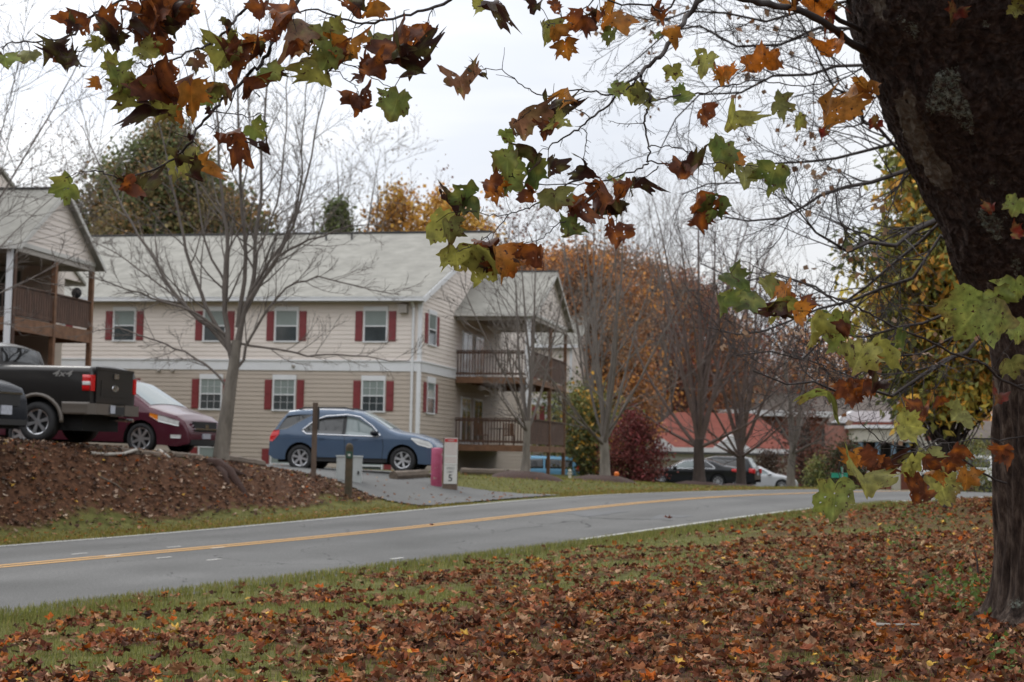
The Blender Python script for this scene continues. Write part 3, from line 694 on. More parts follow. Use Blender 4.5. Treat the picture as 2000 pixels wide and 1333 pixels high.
# dish on the far corner of the balcony rail
h = FL.hit(143, 562, 0, 0)
dish = empty('satellite_dish', FL.world((0.06, h[1], zLf + lrh)), YAW2, 'small dark satellite dish on the balcony rail of the left house', 'satellite dish')
s = MB(); s.lathe([(0, .10), (.12, .11), (.22, .15), (.26, .19), (.25, .19), (.2, .14), (0, .085)], 20, 'y', (0, 0, .26)); s.build('reflector', M['black_plastic'], dish)
s = MB(); s.tube([(0, 0, 0), (0, 0, .2), (0, .1, .26)], .02, 6); s.build('mast', M['black_plastic'], dish); dish.scale = (.7, .7, .7)

def zpyb(px, py, Y): return float(P(px, py, Y)[2])
# ---- far apartment houses glimpsed between / behind
def far_house(px, py_base, Y, w, d, z0, zeave, yaw, label, name='apartment_house', wins=()):
    g = P(px, py_base, Y); Fh = Frame(g[0], g[1], yaw); t = empty(name, (g[0], g[1], 0), yaw, label, 'building')
    zb = z0 + (zeave - z0) * .56
    a = MB(); siding(a, (0, 0), ex, (0, -1), zb + .4, zeave, lambda z: (0, w)); a.box(0, w, .01, d, zb + .4, zeave); a.build('upper_siding', M['cream_siding'], t)
    a = MB(); siding(a, (0, 0), ex, (0, -1), z0, zb, lambda z: (0, w)); a.box(0, w, .01, d, z0, zb); a.build('lower_siding', M['tan_siding'], t)
    a = MB(); a.box(-.03, w + .03, -.05, d, zb, zb + .4); a.box(-.05, .1, -.06, .0, z0, zeave); a.box(w - .1, w + .05, -.06, 0, z0, zeave); a.build('band_board', M['white_trim'], t)
    r = d / 2 * .42
    roof_slab(t, [(-.4, -.4, zeave), (w + .4, -.4, zeave), (w + .4, d / 2, zeave + r), (-.4, d / 2, zeave + r)]); roof_slab(t, [(-.4, d / 2, zeave + r - .01), (w + .4, d / 2, zeave + r - .01), (w + .4, d + .4, zeave), (-.4, d + .4, zeave)])
    a = MB(); a.add([(-.02, 0, zeave), (-.02, d, zeave), (-.02, d / 2, zeave + r)], [(0, 2, 1)]); a.add([(w + .02, 0, zeave), (w + .02, d, zeave), (w + .02, d / 2, zeave + r)], [(0, 1, 2)]); a.build('gable_siding', M['cream_siding'], t)
    a = MB(); a.box(-.45, w + .45, -.5, -.38, zeave - .14, zeave + .02); a.build('gutter', M['white_trim'], t)
    for ac, zz in wins: window(t, (0, 0), ex, (0, -1), ac, .9, zz, zz + 1.2, shutter=.3)
    return t
far_house(945, 900, 92, 5.2, 11, .0, 8.0, YAW, 'beige house end seen through the right hand balconies', wins=((2.3, 3.2), (2.3, 6.0), (4.2, 3.2)))

# ---- red roofed hall and brick centre far down the road
M['red_roof'] = simple('red_roof', (.185, .062, .047), .95, spec=.1, noise=.15, nscale=2, bump=.5, bscale=10)
M['brick'] = simple('brick', (.23, .085, .058), .9, noise=.22, nscale=3, bump=.4, bscale=20)
M['brown_roof'] = simple('brown_roof', (.12, .10, .088), .95, spec=.1, noise=.15, nscale=2)
M['stucco'] = simple('cream_stucco', (.46, .44, .38), .8, noise=.06, nscale=1)
M['column_blue'] = simple('column_blue_grey', (.13, .20, .27), .6)
M['dark_inside'] = simple('dark_glass_front', (.03, .03, .034), .2, spec=.6)
def px2(Fh, a, b, y=0): return Fh.hit(a, b, 1, y)
g = P(1262, 900, 116); FH = Frame(g[0], g[1], math.radians(-4)); hz = gz1(g[0], g[1]) - .3
hall = empty('red_roof_hall', (g[0], g[1], 0), FH.rz, 'low cream hall with a red roof and white gablets beyond the black sedan', 'building')
w = px2(FH, 1540, 900)[0]; ze = px2(FH, 1350, 874)[2]; zr_ = FH.hit(1350, 806, 1, 6)[2]
s = MB(); s.box(0, w, 0, 12, hz, ze); s.build('wall', M['stucco'], hall)
s = MB(); s.add([(-.8, -.8, ze - .05), (w + .8, -.8, ze - .05), (w - 2, 6, zr_), (2.2, 6, zr_), (-.8, 12.8, ze - .05), (w + .8, 12.8, ze - .05)], [(0, 1, 2, 3), (4, 3, 2, 5), (0, 3, 4), (1, 5, 2), (0, 4, 5, 1)]); s.build('roof', M['red_roof'], hall)
s = MB(); s.box(-.85, w + .85, -.95, -.8, ze - .35, ze - .02); s.box(-.4, w + .4, -.3, -.01, ze - 1.0, ze - .36); s.build('fascia', M['white_trim'], hall)
s = MB(); s.box(-.8, w + .8, -.97, -.94, ze - .52, ze - .36); s.build('gutter', M['dark_edge'], hall)
for pa, pb in ((1248, 1318), (1392, 1466)):
    xa, xb = px2(FH, pa, 870, -.6)[0], px2(FH, pb, 870, -.6)[0]; xm = (xa + xb) / 2; zt = px2(FH, pa, 848, -.6)[2]; zz = ze - .02
    s = MB(); s.add([(xa, -.9, zz), (xb, -.9, zz), (xm, -.9, zt), (xa, .5, zz), (xb, .5, zz), (xm, 2.8, zt)], [(0, 1, 2), (0, 2, 5, 3), (1, 4, 5, 2)]); s.build('gablet', M['white_trim'], hall)
for pa, pb in ((1250, 1272), (1296, 1345), (1420, 1440)):
    xa, xb = px2(FH, pa, 925)[0], px2(FH, pb, 925)[0]; s = MB(); s.box(xa, xb, -.08, -.01, hz, ze - 1.9); s.build('doorway', M['dark_inside'], hall)
# long brick centre behind it
g = P(1390, 900, 140); FC = Frame(g[0], g[1], math.radians(2)); cz = gz1(g[0], g[1]) - 1
cen = empty('brick_centre', (g[0], g[1], 0), FC.rz, 'long grey roofed brick centre with a white fascia behind the red roofed hall', 'building')
w = FC.hit(1720, 900, 1, 0)[0]; ze = FC.hit(1550, 807, 1, 0)[2]; zt = FC.hit(1550, 770, 1, 8)[2]
s = MB(); s.box(0, w, 0, 14, cz, ze); s.build('wall', M['brick'], cen)
roof_slab(cen, [(-1, -1, ze), (w + 1, -1, ze), (w - 1, 8, zt), (2, 8, zt)], .2, mat=M['brown_roof'])
s = MB(); s.box(-1, w + 1, -1.2, -1.0, ze - .35, ze + .15); s.build('fascia', M['white_trim'], cen)
for k in range(7):
    a = 1.2 + k * w / 7; s = MB(); s.box(a, a + 1.1, -.06, -.01, ze - 3.0, ze - 1.4); s.build('window', M['dark_inside'], cen)
# curved porch block on the right
g = P(1672, 900, 104); FP = Frame(g[0], g[1], math.radians(-3)); cz = gz1(g[0], g[1]) - 1
por = empty('brick_porch_block', (g[0], g[1], 0), FP.rz, 'brick block with a curved cream porch on blue grey columns right of the street sign', 'building')
H = lambda a, b, y=0: FP.hit(a, b, 1, y)
w = H(1806, 900)[0]; z830 = H(1740, 832)[2]; z862 = H(1740, 864)[2]; z845 = H(1740, 838)[2]; z890 = H(1740, 892)[2]
s = MB(); s.box(0, w, 3, 14, cz, z830 + .3); s.box(w, w + 4.2, .8, 14, cz, H(1830, 838)[2]); s.build('wall', M['brick'], por)
def bow(x0, x1, z0, z1, bulge, dpt, n=14):
    V = []; 
    for i in range(n + 1):
        k = i / n; x = x0 + (x1 - x0) * k; y = -bulge * (1 - (2 * k - 1) ** 2)
        V += [(x, y, z0), (x, y, z1), (x, dpt, z1), (x, dpt, z0)]
    f = []
    for i in range(n): a = 4 * i; f += [(a, a + 4, a + 5, a + 1), (a + 1, a + 5, a + 6, a + 2), (a + 3, a + 2, a + 6, a + 7), (a, a + 3, a + 7, a + 4)]
    f += [(0, 1, 2, 3), (4 * n + 3, 4 * n + 2, 4 * n + 1, 4 * n)]
    return V, f
s = MB(); s.add(*bow(0, w, z862, z845, 1.5, 3)); s.build('porch_band', M['stucco'], por)
s = MB(); s.add(*bow(-.3, w + .3, z845, z845 + .22, 1.8, 3)); s.build('porch_cornice', M['white_trim'], por)
s = MB(); s.add(*bow(-.2, w + .2, z845 + .22, z845 + .42, 1.7, 3)); s.build('porch_roof', M['red_roof'], por)
s = MB(); s.box(.1, w - .1, 2.6, 2.95, z890 - .6, z862); s.build('glazing', M['dark_inside'], por)
for k in range(5):
    a = .3 + (w - .6) * k / 4; yy = -1.3 * (1 - (2 * (a / w) - 1) ** 2); s = MB(); s.lathe([(.17, z890 - .5), (.17, z862)], 12, c=(a, yy + .2, 0)); s.build('column', M['column_blue'], por)
s = MB(); s.add(*bow(0, w, cz, z890 - .5, 1.3, 3)); s.build('porch_base', M['brick'], por)
for k in range(3):
    a = .5 + k * 1.6; s = MB(); s.box(a, a + .55, -1.65, -1.2, cz, cz + 3.2); s.build('pilaster', M['stucco'], por)
z805 = H(1690, 803, 6)[2]; z770 = H(1690, 768, 9)[2]
roof_slab(por, [(-1.5, 3.2, z830 + .2), (w + 1, 3.2, z830 + .2), (w - .5, 10, z770), (1, 10, z770)], .2, mat=M['brown_roof'])
s = MB(); s.add([(-1.2, 3.0, z830 + .2), (2.9, 3.0, z830 + .2), (2.9, 3.0, z805 - .1), (.3, 3.0, z805 - .1), (-1.2, 5, z830 + .2), (2.9, 5, z830 + .2), (2.9, 5, z805 - .1), (.3, 5, z805 - .1)], [(0, 1, 2, 3), (3, 2, 6, 7), (0, 3, 7, 4), (1, 5, 6, 2)]); s.build('white_parapet', M['white_trim'], por)
# low roofed block at far right
g = P(1868, 900, 96); FQ = Frame(g[0], g[1], math.radians(3)); cz = gz1(g[0], g[1]) - 1
blk = empty('brick_wing', (g[0], g[1], 0), FQ.rz, 'low brick wing with a brown roof and cream frieze beside the sycamore trunk', 'building')
H = lambda a, b, y=0: FQ.hit(a, b, 1, y); ze = H(1900, 858)[2]; zt = H(1900, 822, 5)[2]
s = MB(); s.box(0, 9, 0, 8, cz, ze - .9); s.build('wall', M['brick'], blk)
s = MB(); s.box(-.1, 9.1, -.1, 8, ze - 1.1, ze - .1); s.build('frieze', M['stucco'], blk)
roof_slab(blk, [(-.7, -.8, ze), (9.7, -.8, ze), (9, 5, zt), (.6, 5, zt)], .15, mat=M['brown_roof'])
s = MB(); s.box(-.75, 9.7, -1.0, -.8, ze - .22, ze + .0); s.build('gutter', M['dark_edge'], blk)
for a in (1.2, 4.0): s = MB(); s.box(a, a + 1.2, -.05, -.0, cz + .9, ze - 1.3); s.build('window', M['dark_inside'], blk)

# ------------------------------------------------------------------ vehicles
def lerp_chain(ch, x): return np.interp(x, [p[0] for p in ch], [p[1] for p in ch])
class Car:
    """x: 0 rear bumper .. L front bumper; z up; y=+ left side. top: outline chain"""
    def __init__(s, L, width, top, belt, rocker, wheels, wr, arch, tumble=.42, name='car', loc=(0, 0, 0), rz=0, label='', group=None, cat='car', paint='paint_black', taper=(.16, .18), rims=('five', 10), smooth_top=True):
        s.L, s.w, s.belt, s.rocker, s.wheels, s.wr, s.arch, s.tum = L, width, belt, rocker, wheels, wr, arch, tumble
        s.top = top; s.taper = taper; s.paint = M[paint]
        s.root = empty(name, loc, rz, label, cat, group)
        s.ox = L / 2
    def zt(s, x): return lerp_chain(s.top, x)
    def zb(s, x):
        z = lerp_chain(s.rocker, x)
        for wx_ in s.wheels:
            d = np.abs(x - wx_); a = np.where(d < s.arch, s.wr + np.sqrt(np.maximum(s.arch ** 2 - d ** 2, 0)), -1); z = np.maximum(z, a)
        return z
    def W(s, x, z):
        x = np.asarray(x, float); z = np.asarray(z, float)
        r = .9; pl = 1 - s.taper[0] * np.clip((r - x) / r, 0, 1) ** 2.4 - s.taper[1] * np.clip((x - (s.L - 1.1)) / 1.1, 0, 1) ** 2.4
        b = lerp_chain(s.belt, x)
        wv = s.w / 2 * pl * (1 - .05 * np.clip((b - .15 - z) / .6, 0, 1) ** 2)
        wv = wv - .018 * np.exp(-((z - (b - .12)) / .05) ** 2) * 0
        wv = wv - np.clip(z - b, 0, 3) * s.tum
        zt = s.zt(x); r_ = .10; q = np.clip((z - (zt - r_)) / r_, 0, 1)
        return wv - r_ * .8 * (1 - np.sqrt(np.maximum(1 - q * q, 0)))
    def body(s, nz=22, ny=10):
        xs_ = [np.linspace(0, s.L, 90), [p[0] for p in s.top]]
        for w_ in s.wheels:
            xs_ += [w_ - s.arch * np.cos(np.linspace(0, np.pi, 31)), [w_ - s.arch - .004, w_ + s.arch + .004]]
        xs_ += [np.array([.01, .02, .04, .07]), s.L - np.array([.01, .02, .04, .07])]
        X = np.unique(np.round(np.concatenate([np.asarray(a, float) for a in xs_]), 4)); X = X[(X >= 0) & (X <= s.L)]
        nx_ = len(X); zb, zt = s.zb(X), s.zt(X); zb = np.minimum(zb, zt - .01)
        k = np.linspace(0, 1, nz); k = 1 - (1 - k) ** 1.25
        Z = zb[:, None] + (zt - zb)[:, None] * k[None]; XX = np.repeat(X[:, None], nz, 1); Y = s.W(XX, Z)
        Lf = np.stack([XX, Y, Z], -1); Rt = np.stack([XX, -Y, Z], -1)
        yt = np.linspace(1, -1, ny + 1)[1:-1]; cam_ = .045
        T = np.stack([np.repeat(X[:, None], ny - 1, 1), Y[:, -1:] * yt[None], zt[:, None] + cam_ * (1 - yt[None] ** 2) * np.clip((zt - .5)[:, None] / .4, 0, 1)], -1)
        G = np.concatenate([Lf, T, Rt[:, ::-1]], 1); m = G.shape[1]; G[:, :, 0] -= s.ox
        i = (np.arange(nx_ - 1)[:, None] * m + np.arange(m - 1)[None]).ravel()
        q = np.stack([i, i + m, i + m + 1, i + 1], -1)[:, ::-1]
        o = mesh_np('body', G, [q], s.paint, s.root)
        md = o.modifiers.new('edge', 'EDGE_SPLIT'); md.split_angle = math.radians(48)
        # dark underbody and wheel wells
        ub = MB(); ub.box(.25 - s.ox, s.L - .25 - s.ox, -s.w / 2 + .24, s.w / 2 - .24, min(s.wr * .62, .3), min(s.wr * 2 + .12, float(np.interp(s.L / 2, [p[0] for p in s.belt], [p[1] for p in s.belt])) - .1))
        ub.build('underbody', M['well'], s.root)
        for w_ in s.wheels:
            for sg in (1, -1):
                wl = MB()
                th = np.linspace(-.15, np.pi + .15, 20); V = []
                for a in th:
                    for yy in (s.w / 2 - .03, s.w / 2 - .36): V.append((w_ - s.ox + (s.arch + .0) * math.cos(a), sg * (yy - .05 * (yy > s.w / 2 - .1)), s.wr + (s.arch) * math.sin(a)))
                wl.add(V, [(2 * j, 2 * j + 1, 2 * j + 3, 2 * j + 2) for j in range(19)])
                wl.build('wheel_well', M['well'], s.root)
        return o
    def side(s, name, lo, hi, mat, off=.006, thick=.0, sides=(1, -1), nx_=16, nz_=6, parent=None):
        x0, x1 = max(lo[0][0], hi[0][0]), min(lo[-1][0], hi[-1][0]); xs_ = np.unique(np.r_[np.linspace(x0, x1, nx_), [p[0] for p in lo], [p[0] for p in hi]]); xs_ = xs_[(xs_ >= x0) & (xs_ <= x1)]
        nx_ = len(xs_)
        a, b = lerp_chain(lo, xs_), lerp_chain(hi, xs_); k = np.linspace(0, 1, nz_); Z = a[:, None] + (b - a)[:, None] * k; X = np.repeat(xs_[:, None], nz_, 1); Y = s.W(X, Z) + off
        i = (np.arange(nx_ - 1)[:, None] * nz_ + np.arange(nz_ - 1)[None]).ravel()
        for sg in sides:
            V = np.stack([X - s.ox, sg * Y, Z], -1).reshape(-1, 3); V2 = V.copy(); V2[:, 1] -= sg * (off + .02)
            q = np.stack([i, i + nz_, i + nz_ + 1, i + 1], -1); q = q if sg < 0 else q[:, ::-1]
            n_ = len(V)
            ring = [j * nz_ for j in range(nx_)] + [(nx_ - 1) * nz_ + j for j in range(1, nz_)] + [j * nz_ + nz_ - 1 for j in range(nx_ - 2, -1, -1)] + [j for j in range(nz_ - 2, 0, -1)]
            r = np.array(ring); r2 = np.roll(r, -1); sk = np.stack([r, r2, r2 + n_, r + n_], -1)
            mesh_np(name, np.r_[V, V2], [q, sk], mat, parent or s.root)
    def line(s, name, pts, w_, mat, off=.009, sides=(1, -1), d=.012):
        P_ = []; 
        for (xa, za), (xb, zb) in zip(pts[:-1], pts[1:]):
            n = max(2, int(math.hypot(xb - xa, zb - za) / .06)); P_ += [(xa + (xb - xa) * k / n, za + (zb - za) * k / n) for k in range(n)]
        P_.append(pts[-1]); P_ = np.array(P_)
        for sg in sides:
            pp = np.stack([P_[:, 0] - s.ox, sg * (s.W(P_[:, 0], P_[:, 1]) + off - d / 2), P_[:, 1]], -1)
            m = MB(); m.tube(pp, w_ / 2, 6); m.build(name, mat, s.root, smooth=True)
    def deck(s, name, xa, xb, mat, y0=-.94, y1=.94, off=.008, n=10, inset=0.0):
        xs_ = np.linspace(xa, xb, n); zt = s.zt(xs_); Wt = s.W(xs_, zt) - inset; yy = np.linspace(y0, y1, 9)
        nx_, = xs_.shape; dz = np.gradient(zt, xs_); nrm = np.stack([-dz, np.ones_like(dz)], -1); nrm /= np.linalg.norm(nrm, axis=1, keepdims=True)
        X = xs_[:, None] + nrm[:, :1] * off - s.ox + 0 * yy[None]; Z = zt[:, None] + .045 * (1 - yy[None] ** 2) * np.clip((zt[:, None] - .5) / .4, 0, 1) + nrm[:, 1:] * off; Y = Wt[:, None] * yy[None]
        i = (np.arange(nx_ - 1)[:, None] * 9 + np.arange(8)[None]).ravel()
        return mesh_np(name, np.stack([X, Y, Z], -1), [np.stack([i, i + 9, i + 10, i + 1], -1)], mat, s.root)
    def wheel(s, x, sg, rim_r, spokes=10, tw=.22, style='spoke'):
        cx, cy, cz = x - s.ox, sg * (s.w / 2 - .03 - tw / 2), s.wr; R_ = s.wr; h = tw / 2
        m = MB(); m.lathe([(rim_r, -h * .8), (rim_r + .02, -h), (R_ - .03, -h), (R_ - .005, -h * .75), (R_, 0), (R_ - .005, h * .75), (R_ - .03, h), (rim_r + .02, h), (rim_r, h * .8)], 36, 'y', (cx, cy, cz))
        wh = m.build('wheel', M['tyre'], s.root, smooth=True)
        m = MB(); yo = sg * h * .72
        m.lathe([(rim_r - .025, yo * .4), (rim_r - .02, yo), (rim_r + .012, yo * 1.12), (rim_r + .012, yo * .9)], 32, 'y', (cx, cy, cz))
        m.lathe([(0, yo * 1.02), (.06, yo * 1.0), (.075, yo * .75), (.0, yo * .6)], 16, 'y', (cx, cy, cz))
        for k in range(spokes):
            a = 2 * math.pi * k / spokes
            if style == 'twin': a += (.17 if k % 2 else -.17) * (1 if spokes == 12 else 1)
            c_, s_ = math.cos(a), math.sin(a)
            m.bar((cx + .05 * c_, cy + yo * .82, cz + .05 * s_), (cx + (rim_r - .01) * c_, cy + yo * .95, cz + (rim_r - .01) * s_), .036 if spokes > 8 else .06, .03, up=(0, 1, 0))
        m.build('rim', M['alloy'], wh)
        m = MB(); m.lathe([(0, yo * .35), (rim_r - .02, yo * .35)], 24, 'y', (cx, cy, cz)); m.build('brake_disc', M['black_plastic'], wh)
    def box(s, name, x0, x1, y0, y1, z0, z1, mat, parent=None):
        m = MB(); m.box(x0 - s.ox, x1 - s.ox, y0, y1, z0, z1); return m.build(name, mat, parent or s.root)
    def mirror(s, x, z, mat):
        for sg in (1, -1):
            y = float(s.W(x, z)) - .02; m = MB(); V = []
            for dx_, k in ((-.09, .75), (-.05, 1), (.06, .9), (.12, .45)):
                for a in range(8): th = a * math.pi / 4; V.append((x - s.ox + dx_, sg * (y + .14 + .115 * k * math.cos(th)), z + .02 + .075 * k * math.sin(th)))
            m.add(V, [(r * 8 + a, r * 8 + (a + 1) % 8, (r + 1) * 8 + (a + 1) % 8, (r + 1) * 8 + a) for r in range(3) for a in range(8)] + [tuple(range(7, -1, -1)), tuple(24 + a for a in range(8))])
            m.bar((x - s.ox, sg * (y - .02), z - .02), (x - s.ox, sg * (y + .1), z), .05, .05); m.build('mirror', mat, s.root, smooth=True)

# ---- slate blue SUV
wa = ground_at(584, 43.0); wb_ = ground_at(784, 42.2)
mid = (wa + wb_) / 2; d = wb_ - wa; hd = math.atan2(d[1], d[0])
hd = math.radians(-9)
c = Car(4.77, 1.84, [(0, .50), (.015, .62), (.03, .92), (.08, 1.05), (.16, 1.13), (.30, 1.36), (.52, 1.62), (.75, 1.655), (1.4, 1.69), (2.1, 1.685), (2.55, 1.62), (2.95, 1.44), (3.40, 1.16), (3.62, 1.09), (4.1, 1.03), (4.45, .93), (4.62, .80), (4.72, .66), (4.76, .5), (4.77, .34)],
        [(0, .96), (.6, .99), (2.0, .94), (3.4, .93), (4.2, .90), (4.77, .86)], [(0, .42), (.2, .30), (1.4, .29), (3.4, .29), (4.5, .25), (4.77, .30)], (.93, 3.79), .355, .42, tumble=.30,
        name='parked_suv', loc=(mid[0], mid[1], mid[2] + .02), rz=hd, label='slate blue SUV parked side-on in the driveway before the long house', cat='car', paint='paint_blue')
c.root.location = (mid[0] + .27, mid[1], P(684, 920, mid[1])[2] - .02)
c.root.rotation_euler = (0, math.radians(.2), hd)
c.body()
lo = [(.98, 1.09), (1.1, 1.02), (2.2, 1.0), (3.18, .98)]; hi = [(.98, 1.13), (1.28, 1.36), (1.6, 1.48), (2.2, 1.53), (2.55, 1.48), (2.9, 1.26), (3.18, 1.03)]
c.side('side_glass', [(1.0, 1.09), (1.1, 1.04), (1.36, 1.03)], [(1.0, 1.12), (1.28, 1.345), (1.36, 1.39)], M['car_glass'])
c.side('side_glass', [(1.40, 1.03), (2.12, 1.01)], [(1.40, 1.40), (1.6, 1.465), (2.12, 1.515)], M['car_glass'])
c.side('side_glass', [(2.20, 1.01), (3.10, .99)], [(2.20, 1.515), (2.5, 1.47), (2.9, 1.235), (3.1, 1.04)], M['windscreen'])
c.side('rear_quarter_glass', [(.27, 1.11), (.35, 1.10), (.55, 1.14), (.85, 1.32)], [(.27, 1.13), (.50, 1.49), (.75, 1.52), (.85, 1.53)], M['car_glass'])
c.side('rear_quarter_glass', [(.85, 1.32), (1.22, 1.52)], [(.85, 1.53), (1.22, 1.54)], M['car_glass'])
c.side('door_pillar', [(2.12, 1.01), (2.20, 1.01)], [(2.12, 1.515), (2.20, 1.515)], M['black_plastic'], off=.007)
c.line('window_trim', [(.97, 1.10), (1.28, 1.37), (1.6, 1.50), (2.2, 1.55), (2.55, 1.50), (2.92, 1.26), (3.16, 1.01), (3.12, .97), (2.2, .985), (1.1, 1.005), (.97, 1.10)], .034, M['chrome'])
c.deck('windscreen', 2.60, 3.38, M['windscreen'], -.88, .88); c.deck('rear_window', .20, .50, M['car_glass'], -.8, .8)
c.line('door_seam', [(2.16, 1.0), (2.18, .8), (2.20, .33)], .014, M['well'], off=.003); c.line('door_seam', [(3.22, .98), (3.26, .7), (3.22, .33)], .014, M['well'], off=.003)
c.line('door_seam', [(1.22, 1.0), (1.28, .85), (1.40, .60), (1.42, .34)], .014, M['well'], off=.003)
c.line('body_crease', [(.25, .86), (.9, .90), (2.2, .86), (3.2, .84)], .012, M['paint_blue'], off=.006)
c.side('sill', [(1.36, .28), (3.36, .28)], [(1.36, .38), (3.36, .38)], M['black_plastic'], off=.012)
for z in (.88,): c.box('door_handle', 1.45, 1.62, .915, .945, z, z + .03, M['paint_blue']); c.box('door_handle', 2.38, 2.55, .915, .945, z, z + .03, M['paint_blue']); c.box('door_handle', 1.45, 1.62, -.945, -.915, z, z + .03, M['paint_blue']); c.box('door_handle', 2.38, 2.55, -.945, -.915, z, z + .03, M['paint_blue'])
c.side('taillight', [(.035, .80), (.12, .78), (.32, .98)], [(.035, .92), (.12, 1.09), (.32, 1.10)], M['tail_red'], off=.012)
c.side('headlight', [(4.02, .93), (4.2, .78), (4.5, .70), (4.60, .71)], [(4.02, .96), (4.2, .95), (4.5, .87), (4.60, .76)], M['lamp_clear'], off=.012)
c.box('grille', 4.66, 4.775, -.55, .55, .56, .72, M['black_plastic']); c.box('grille_bar', 4.68, 4.79, -.58, .58, .63, .66, M['chrome']); c.box('bumper_intake', 4.7, 4.785, -.6, .6, .30, .44, M['black_plastic'])
c.mirror(3.02, 1.04, M['paint_navy'])
for sg in (1, -1):
    rr = MB(); rr.tube([(.8 - c.ox, sg * .62, 1.67), (.95 - c.ox, sg * .62, 1.73), (2.1 - c.ox, sg * .62, 1.745), (2.35 - c.ox, sg * .62, 1.69)], .022, 6); rr.build('roof_rail', M['black_plastic'], c.root)
for x in c.wheels:
    for sg in (1, -1): c.wheel(x, sg, .225, 12, style='twin')

# ---- maroon minivan
g = ground_at(275, 34.0); hd = math.radians(-17)
tp = [(0, .5), (.02, .7), (.04, 1.05), (.14, 1.35), (.35, 1.66), (.7, 1.72), (1.8, 1.745), (2.9, 1.70), (3.35, 1.56), (3.8, 1.30), (4.2, 1.06), (4.5, .97), (4.85, .88), (5.03, .76), (5.11, .6), (5.14, .45), (5.15, .30)]
c = Car(5.15, 2.0, tp, [(0, 1.0), (3, .95), (4.3, .90), (5.15, .82)], [(0, .35), (1, .26), (4, .25), (4.9, .20), (5.15, .26)], (1.0, 4.05), .345, .41, tumble=.26, name='minivan',
        loc=(0, 0, 0), rz=hd, label='maroon minivan parked nose right between truck and big bare tree', cat='car', paint='paint_maroon')
fw_ = np.array([math.cos(hd), math.sin(hd)]); sdn = np.array([math.sin(hd), -math.cos(hd)])
cc = g[:2] - fw_ * (4.05 - 2.575) - sdn * .9
c.root.location = (cc[0], cc[1], gz1(g[0], g[1]) + .0)
c.root.rotation_euler = (0, math.radians(1.0), hd)
c.body(); c.deck('windscreen', 3.32, 4.16, M['windscreen'], -.90, .90); c.deck('rear_window', .16, .34, M['car_glass'], -.85, .85)
c.side('side_glass', [(.45, 1.08), (1.6, 1.06)], [(.45, 1.52), (1.6, 1.60)], M['car_glass']); c.side('side_glass', [(1.7, 1.06), (2.7, 1.04)], [(1.7, 1.60), (2.7, 1.59)], M['car_glass']); c.side('side_glass', [(2.8, 1.04), (3.85, 1.0)], [(2.8, 1.58), (3.2, 1.48), (3.85, 1.09)], M['car_glass'])
c.side('headlight', [(4.28, .84), (4.5, .73), (4.95, .64)], [(4.28, .92), (4.6, .86), (4.95, .76)], M['lamp_clear'], off=.012); c.side('turn_lamp', [(4.28, .845), (4.48, .755)], [(4.28, .915), (4.48, .875)], M['lamp_amber'], off=.016)
c.side('taillight', [(.05, .95), (.3, 1.0)], [(.05, 1.15), (.3, 1.2)], M['tail_red'], off=.012)
for k, z in enumerate((.58, .65, .72)): c.box('grille_bar', 5.02 - k * .05, 5.165 - k * .045, -.52, .52, z, z + .032, M['chrome'])
c.box('grille', 4.95, 5.135, -.50, .50, .54, .76, M['black_plastic']); c.box('emblem', 5.1, 5.165, -.08, .08, .61, .70, M['chrome'])
c.box('front_bumper_intake', 5.0, 5.16, -.7, .7, .24, .36, M['black_plastic']); c.box('licence_plate', 5.14, 5.175, -.17, .17, .38, .50, M['plate'])
c.side('fog_lamp', [(4.78, .38), (5.0, .38)], [(4.78, .46), (5.0, .46)], M['lamp_clear'], off=.014); c.mirror(3.72, 1.06, M['paint_maroon'])
c.line('door_seam', [(2.74, 1.0), (2.78, .30)], .014, M['well'], off=.003); c.line('door_seam', [(3.75, 1.0), (3.72, .55), (3.62, .3)], .014, M['well'], off=.003)
for x in c.wheels:
    for sg in (1, -1): c.wheel(x, sg, .240, 7)

# ---- charcoal pickup truck, seen from its rear left corner
g = ground_at(76, 30.0); g[2] = P(76, 862, 30.0)[2]; hd = math.radians(180 - 12)
tp = [(0, .62), (.01, .8), (.03, 1.46), (.06, 1.49), (2.0, 1.485), (2.04, 1.50), (2.08, 1.70), (2.14, 1.86), (2.35, 1.93), (3.4, 1.95), (3.75, 1.88), (4.1, 1.62), (4.42, 1.38), (4.6, 1.32), (5.3, 1.27), (5.55, 1.18), (5.68, 1.0), (5.74, .8), (5.75, .55)]
c = Car(5.75, 2.0, tp, [(0, 1.42), (2.0, 1.42), (2.5, 1.36), (4.4, 1.22), (5.75, 1.1)], [(0, .62), (.6, .58), (1.8, .56), (4.3, .54), (5.5, .5), (5.75, .5)], (1.12, 4.62), .395, .50, tumble=.24, name='pickup_truck', rz=hd,
        label='charcoal pickup truck with taupe wheel arch trim parked tail right', cat='truck', paint='paint_truck', taper=(.02, .14))
fw_ = np.array([math.cos(hd), math.sin(hd)]); sdn = np.array([-math.sin(hd), math.cos(hd)])   # left side of the truck
cc = g[:2] - fw_ * (1.12 - 2.875) - sdn * .9
c.root.location = (cc[0] - .04, cc[1], g[2] + .0); c.root.rotation_euler = (0, math.radians(-.6), hd)
c.body()
th = np.linspace(0, math.pi, 15)
c.line('arch_trim', [(1.12 - .53 * math.cos(a), .395 + .53 * math.sin(a)) for a in th], .085, M['paint_taupe'], off=.022, d=.03)
c.line('arch_trim', [(4.62 - .53 * math.cos(a), .395 + .53 * math.sin(a)) for a in th], .085, M['paint_taupe'], off=.022, d=.03)
c.side('lower_trim', [(.02, .56), (.60, .56)], [(.02, .80), (.60, .80)], M['paint_taupe'], off=.014); c.side('lower_trim', [(1.66, .52), (4.08, .52)], [(1.66, .74), (4.08, .74)], M['paint_taupe'], off=.014)
